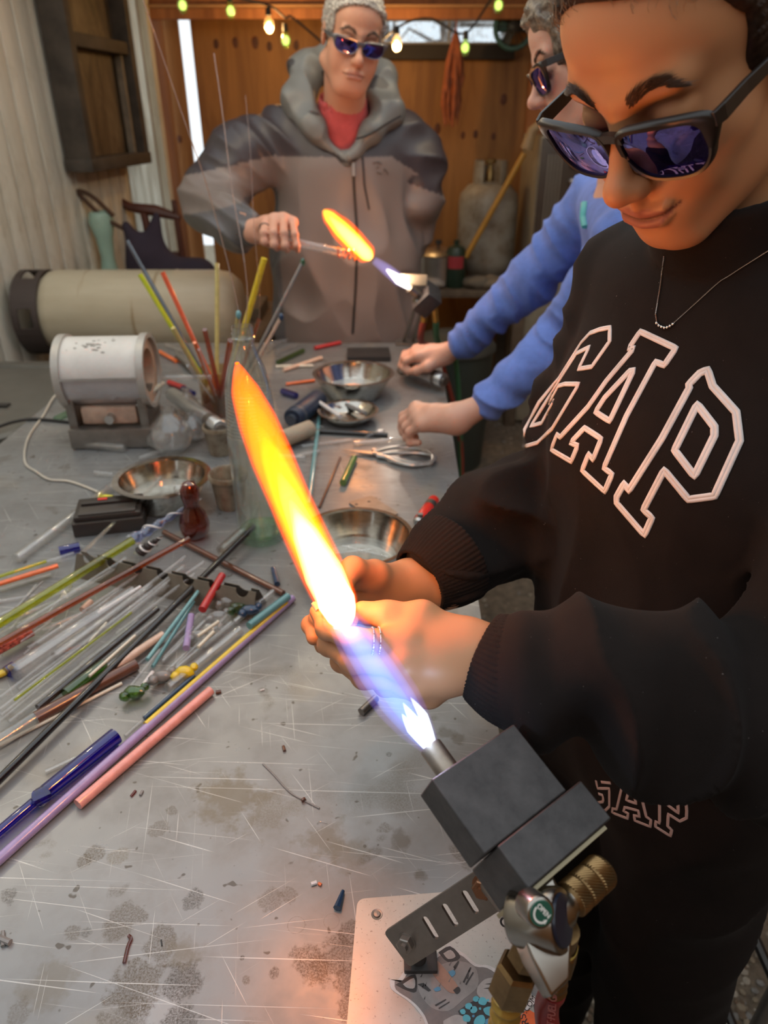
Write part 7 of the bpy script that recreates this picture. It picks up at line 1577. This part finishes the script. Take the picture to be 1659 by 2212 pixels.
# ---- other tools
def block(cx, cy, sx, sy, sz, rot, name, m, label, cat, bev=.002, h=0): 
    q = Z(cx, cy); o = MB().box((0, 0, sz/2), (sx, sy, sz), bev=bev).build(name, m); o.location = (q[0], q[1], TZ+h); o.rotation_euler = (0, 0, rot); tag(o, label, cat); return o
block(796, 772, .135, .10, .018, .05, 'graphite_block', M_blackp, 'flat black graphite block beyond the far steel bowl', 'block')
bx = empty('black_case', V(Z(243, 1130)), 'black plastic case with raised lid steps and a red mark', 'case'); bx.rotation_euler = (0, 0, .22)
M_case = mat('case_black', (.035, .028, .024), .35)
MB().box((0, 0, .014), (.125, .085, .028), bev=.003).build('case_body', M_case, bx); MB().box((0, .002, .033), (.118, .076, .010), bev=.003).build('lid', M_case, bx); MB().box((0, .018, .040), (.10, .022, .006), bev=.002).build('lid_ridge', M_case, bx); MB().box((0, -.018, .0395), (.10, .030, .004), bev=.001).build('lid_panel', mat('case_panel', (.06, .052, .045), .3), bx)
MB().box((-.012, .018, .0440), (.017, .007, .002), bev=.0005).build('red_mark', mat('red_mark', (.70, .05, .03), .5), bx)
q = Z(228, 1074, .006); o = MB().tube([q+np.array((-.014, -.004, 0)), q, q+np.array((.016, -.002, 0))], [.004, .006, .005], 8).tube([q+np.array((-.010, .0, 0)), q+np.array((-.014, .012, 0))], .0035, 8).build('wire_connector', mat('bright_yellow', (.80, .72, .02), .4)); rebase(o, q); tag(o, 'small bright yellow plastic connector behind the black case', 'connector')
def cyl(x1, y1, x2, y2, wpx, m, name, label, cat, h=0, cap=None, h2=None):
    e_a, e_b = Z(x1, y1), Z(x2, y2); t_ = ((e_a+e_b)/2-EYE)@W_; r_ = wpx*.5*t_/FPX; a = Z(x1, y1, r_+h); b = Z(x2, y2, r_+(h if h2 is None else h2)); e = empty(name, V((a+b)/2), label, cat); L_ = float(np.linalg.norm(b-a)); FF = frame(b-a)
    o = MB().lathe([(.0001, 0), (r_*.88, 0), (r_, r_*.15), (r_, L_-r_*.15), (r_*.88, L_), (.0001, L_)], 24, V(a), FF).build('barrel', m); adopt(e, o)
    if cap: o = MB().lathe([(r_*.5, L_), (r_*.55, L_+r_*.5), (.0001, L_+r_*.5)], 20, V(a), FF).build('end_cap', cap); adopt(e, o); 
    if cap: o = MB().lathe([(r_*1.02, L_*.8), (r_*1.05, L_*.82), (r_*1.05, L_*.86), (r_*1.02, L_*.88)], 24, V(a), FF).build('band', cap); adopt(e, o)
    return e
cyl(372, 852, 476, 925, 30, mat('brushed_aluminium', (.55, .56, .56), .3, .8, .05), 'metal_tube', 'silver white metal tube leaning over the clay cups', 'tube', h=.02, cap=M_dsteel, h2=.05)
cyl(688, 862, 632, 905, 42, mat('navy_rubber', (.02, .032, .06), .45), 'navy_cylinder', 'navy blue rubber cylinder left of the shallow dish', 'cylinder', cap=mat('navy_cap', (.06, .07, .09), .4), h=.004)
cyl(612, 948, 672, 925, 36, mat('cork_tan', (.40, .33, .24), .8, bump=.4), 'wooden_dowel', 'pale tan wooden dowel end behind the tall bottle', 'dowel', h=.004)
cyl(872, 790, 958, 822, 30, mat('brushed_aluminium', (.55, .56, .56), .3, .8, .05), 'metal_mandrel', 'short silver metal tube near the far hand of the blue top woman', 'tube', cap=M_dsteel, h=.012)
block(878, 806, .05, .035, .012, .3, 'tube_cradle', M_dsteel, 'small dull steel cradle under the silver tube', 'cradle')
# scissors
sc_e = empty('scissors', V(Z(830, 985)), 'steel shears with thick silver handles, blades pointing to the bowls', 'scissors')
for sg, tip in ((1, (738, 972)), (-1, (748, 985))):
    a, b = Z(*tip, .004+.002*sg), Z(806, 981, .005+.002*sg); mb = MB(); d_ = nrm(b-a); s_ = np.array((-d_[1], d_[0], 0)); mb.rings([[a+s_*.0005, a-s_*.0005, a-s_*.0005+np.array((0, 0, .001)), a+s_*.0005+np.array((0, 0, .001))], [b+s_*.008, b-s_*.006, b-s_*.006+np.array((0, 0, .003)), b+s_*.008+np.array((0, 0, .003))]]); adopt(sc_e, mb.build('blade', M_steel, None, smooth=False))
for pts in ([(806, 978), (840, 968), (880, 966), (915, 972), (935, 985), (930, 1000), (900, 1000), (860, 992), (815, 984)], [(806, 978), (830, 986), (858, 998), (895, 1004), (932, 998), (936, 985), (905, 978), (850, 978), (812, 982)]):
    mb = MB(); mb.tube(catmull([Z(x, y, .008) for x, y in pts], 5), .0055, 8, flat=.8); adopt(sc_e, mb.build('handle_loop', mat('silver_handle', (.50, .49, .47), .25, .6)))
o = MB().lathe([(.0001, .012), (.005, .012), (.006, .006)], 14, V(Z(808, 980))).build('pivot_screw', M_steel); adopt(sc_e, o)
rod(660, 930, 838, 940, 10, C_['black'], 'black glass rod lying behind the shears', h=.0); rod(690, 898, 667, 1090, 10, C_['aqua'], 'long dusty teal glass rod between bottle and shears', h=.0); rod(735, 988, 690, 1096, 5, C_['brown'], 'thin dark brown stringer pointing at the black plate', h=.0)
rod(765, 990, 741, 1043, 15, C_['green'], 'stubby green glass crayon in front of the shears', h=.0); rod(765, 958, 905, 945, 12, G_clear, 'clear glass rod lying just behind the shears', h=.0, wall=True); rod(650, 965, 760, 950, 8, G_clear, 'clear glass rod right of the bottle shoulder', h=.0); rod(600, 985, 660, 990, 14, G_clear, 'clear glass stub behind the bottle', h=0)
rod(680, 752, 735, 740, 9, C_['red'], 'red glass rod at the far end of the table', h=.0); rod(600, 783, 655, 757, 10, A_green, 'olive glass rod near the far red one', h=.0); rod(612, 800, 694, 773, 9, C_['peach'], 'peach glass rod near the far olive one', h=.0); rod(596, 792, 676, 790, 7, C_['cream'], 'cream glass rod left of the far bowl', h=.0); rod(618, 830, 680, 822, 7, C_['orange'], 'orange glass rod left of the far bowl', h=.0); rod(610, 845, 640, 855, 14, A_cob, 'blue glass stub behind the navy cylinder', h=.0); rod(365, 826, 398, 838, 12, C_['red'], 'red glass stub by the kiln foot'); rod(395, 838, 418, 850, 12, A_cob, 'blue glass stub next to the red one by the kiln'); rod(380, 772, 425, 815, 8, C_['black'], 'short black glass rod between kiln and jar'); rod(345, 760, 380, 780, 9, C_['orange'], 'orange glass scrap between kiln and jar')
rod(120, 905, 185, 872, 12, gl('mint_glass', (.65, .88, .72), .5), 'pale mint glass rod lying behind the kiln base'); rod(185, 960, 270, 968, 18, G_clear, 'clear glass stub lying before the kiln base', wall=True); rod(205, 1022, 245, 1026, 12, G_clear, 'clear glass stub left of the near steel bowl')
rod(36, 1207, 248, 1046, 21, G_clear, 'long clear glass test tube with a rounded end, lying alone at left', wall=True, h=.0, name='test_tube', cat='tube', group=None); rod(170, 1202, 398, 985, 8, A_frost, 'long slim grey clear rod resting on the bowl rim', h=.022, h2=.012, group=None); rod(345, 1128, 300, 1185, 8, G_clear, 'short clear rod beside the black case', h=.0)
rod(478, 1190, 522, 1150, 24, A_frost, 'frosted ribbed glass tube at the far end of the black rod', h=.004, wall=True)
o = rod(812, 1508, 780, 1538, 17, M_dsteel, 'short dark steel bar on the table under the hands', h=.0, name='steel_bar', cat='bar', group=None)
for i, (x1, y1, x2, y2) in enumerate([(560, 745, 620, 735), (575, 760, 600, 740), (640, 745, 600, 760), (400, 760, 360, 745), (420, 800, 380, 760), (440, 870, 400, 860), (300, 990, 350, 975), (640, 985, 690, 975), (650, 910, 700, 925), (830, 930, 790, 945), (660, 1110, 640, 1150), (585, 1090, 640, 1060)]): rod(x1, y1, x2, y2, 8+i % 4, G_clear, 'clear glass offcut scattered on the far half of the table', group='scattered clear offcuts', name='glass_offcut')
# clear blown flasks between kiln and cups
for (cx, cy, r_, hh, lab) in ((375, 975, .048, .105, 'round clear blown glass flask in front of the kiln'), (420, 950, .036, .07, 'small clear glass float between the flask and clay cups'), (345, 965, .030, .05, 'small clear glass dome by the kiln base'), (410, 905, .03, .08, 'clear glass cup standing behind the round flask')):
    q = Z(cx, cy); e = empty('blown_flask', V(q), lab, 'flask'); k = r_; lathe_at(e, [(.0001, .0), (k*.5, .0), (k*.9, hh*.18), (k, hh*.38), (k*.86, hh*.62), (k*.45, hh*.82), (k*.28, hh*.9), (k*.3, hh), (k*.24, hh), (k*.4, hh*.8), (k*.82, hh*.6), (k*.95, hh*.38), (k*.85, hh*.2), (.0001, .003)], 'flask_wall', G_clear)
# brown gourd shaped pipe and two cups
gq = Z(424, 1160); e = empty('glass_gourd', V(gq), 'red brown gourd shaped glass piece standing by the near bowl', 'glass'); lathe_at(e, [(.0001, 0), (.016, 0), (.025, .012), (.027, .03), (.022, .05), (.014, .062), (.013, .07), (.017, .085), (.017, .098), (.011, .11), (.0001, .114)], 'gourd_body', A_redb); MB().ico((-.018, 0, .098), .010, 2, jit=.3).build('clear_knob', G_clear, e)
t = NT('stained_clay'); nz = t.noise(t.coord('Object'), 40, 4, .6); t.bsdf(Base_Color=t.ramp(nz, [(.35, (.22, .15, .09)), (.6, (.42, .35, .25))]), Roughness=.3, Transmission_Weight=.25); M_cup = t.mat
for (cx, cy, s_, lab) in ((500, 1092, 1.0, 'amber stained glass cup left of the bottle base'), (478, 978, .95, 'dirty glass cup under the silver tube')):
    q = Z(cx, cy); e = empty('small_cup', V(q), lab, 'cup'); lathe_at(e, [(.0001, 0), (.026*s_, 0), (.029*s_, .012), (.034*s_, .058*s_), (.038*s_, .062*s_), (.038*s_, .070*s_), (.036*s_, .073*s_), (.0335*s_, .070*s_), (.031*s_, .055*s_), (.026*s_, .008), (.0001, .006)], 'cup_wall', M_cup); lathe_at(e, [(.0001, .03), (.029*s_, .03)], 'residue', mat('cup_residue', (.12, .07, .035), .5))
# black plate with hole, lighter
pz = [Z(752, 1088), Z(802, 1073), Z(862, 1112), Z(815, 1128)]; e = empty('angle_plate', V(pz[0]), 'thin dark metal plate with holes behind the largest bowl', 'plate'); poly = rounded(pz, .006); o = MB().rings([[(x, y, TZ+z) for x, y in poly] for z in (.0003, .0035)]).build('plate_body', M_dsteel, None, smooth=False); adopt(e, o)
for (x, y) in ((797, 1087), (770, 1093)): o = MB().lathe([(.0035, .0037), (.0001, .0037)], 16, V(Z(x, y))).build('bolt_hole', M_blackp); adopt(e, o)
la, lb_ = Z(938, 1080, .010), Z(907, 1124, .010); e = empty('lighter', V((la+lb_)/2), 'red pocket lighter with dark wheel lying behind the black cuff', 'lighter'); L_ = float(np.linalg.norm(lb_-la)); FF = frame(lb_-la)
o = MB().lathe([(.0001, 0), (.010, .0), (.0115, .002), (.0115, L_), (.0001, L_)], 20, V(la), FF).build('lighter_body', mat('lighter_red', (.75, .035, .02), .25)); adopt(e, o); o = MB().lathe([(.010, L_), (.0105, L_+.009), (.007, L_+.013), (.0001, L_+.013)], 16, V(la), FF).build('hood', M_steel); adopt(e, o); o = MB().lathe([(.0118, .018), (.0118, .034)], 20, V(la), FF).build('label_band', mat('label_dark', (.05, .05, .04), .4)); adopt(e, o); o = MB().tube([V(lb_)+Vector((-.005, .0, .012)), V(lb_)+Vector((.005, 0, .012))], .004, 10).build('spark_wheel', M_dsteel); adopt(e, o)
# ---- little bits on the near steel
def bit(pts, w, m, name, label, cat='scrap', h=0):
    P_ = [Z(x, y, h+.5*w*.6/FPX) for x, y in pts]; t_ = (P_[0]-EYE)@W_; o = MB().tube(catmull(P_, 4), w*.5*t_/FPX, 8).build(name, m); rebase(o, P_[0]); tag(o, label, cat)
bit([(268, 2080), (276, 2045), (283, 2028), (278, 2021)], 8, A_redb, 'hooked_stringer', 'little dark red hooked glass stringer on the near steel'); q = Z(731, 1950, .004); o = MB().tube([Z(741, 1924, .003), Z(728, 1962, .004)], [.0018, .0040], 8).build('blue_tip', C_['navy']); rebase(o, q); tag(o, 'small navy blue glass tip near the mounting plate', 'scrap')
bit([(568, 1650), (590, 1672), (625, 1710), (655, 1728), (690, 1746)], 4, C_['gray'], 'grey_wire', 'thin curved grey wire lying on the open steel', 'wire'); bit([(672, 1910), (684, 1906)], 9, C_['white'], 'white_crumb', 'white and orange glass crumb right of the scratches'); bit([(688, 1908), (694, 1912)], 7, C_['orange'], 'orange_crumb', 'orange glass crumb touching a white one'); bit([(283, 1720), (293, 1708)], 6, A_redb, 'red_crumb', 'curled dark red crumb below the pink rod'); bit([(303, 1718), (308, 1708)], 6, C_['gray'], 'grey_crumb', 'curled grey crumb below the pink rod')
bit([(-10, 2022), (8, 2030), (22, 2036)], 14, C_['gray'], 'grey_shard', 'dark grey shard at the left edge of the near steel'); bit([(6, 2012), (6, 2044)], 9, C_['gray'], 'grey_shard', 'upright arm of the grey shard at the left edge'); bit([(685, 1780), (692, 1775), (706, 1778)], 3, G_clear, 'clear_curl', 'tiny clear curl of glass under the wire end'); bit([(655, 1726), (657, 1730)], 11, C_['brown'], 'brown_crumb', 'round brown crumb on the grey wire'); bit([(612, 1612), (615, 1622)], 7, C_['brown'], 'brown_crumb', 'tiny brown crumb above the grey wire'); bit([(466, 1496), (478, 1494)], 9, C_['brown'], 'brown_crumb', 'small brown crumb at the tip of the pink rod'); bit([(562, 1492), (571, 1489)], 4, C_['white'], 'white_crumb', 'tiny white crumb right of the pink rod tip')
bit([(348, 2030), (350, 2043)], 3, C_['black'], 'black_crumb', 'tiny black crumb on the near steel')

# ---- stool standing behind the young woman
M_tubeg = mat('dark_tube_steel', (.05, .05, .05), .4, .6); st = empty('metal_stool', V((.80, .80, 0)), 'dark tubular metal stool standing on the gravel behind the young woman', 'stool')
for (x, y) in ((-1, -1), (1, -1), (1, 1), (-1, 1)): MB().tube([(x*.20, y*.18, 0.0), (x*.13, y*.12, .60)], .011, 10).build('leg', M_tubeg if x > 0 or y > 0 else mat('grey_tube', (.25, .25, .24), .35, .7), st)
for z, k in ((.16, .95), (.34, .86)):
    for (a, b) in (((-1, -1), (1, -1)), ((1, -1), (1, 1)), ((1, 1), (-1, 1)), ((-1, 1), (-1, -1))): MB().tube([(a[0]*.19*k, a[1]*.172*k, z), (b[0]*.19*k, b[1]*.172*k, z)], .009, 8).build('rung', M_tubeg, st)
MB().lathe([(.0001, .60), (.16, .60), (.165, .61), (.165, .635), (.15, .645), (.0001, .647)], 32).build('seat', M_blackp, st)
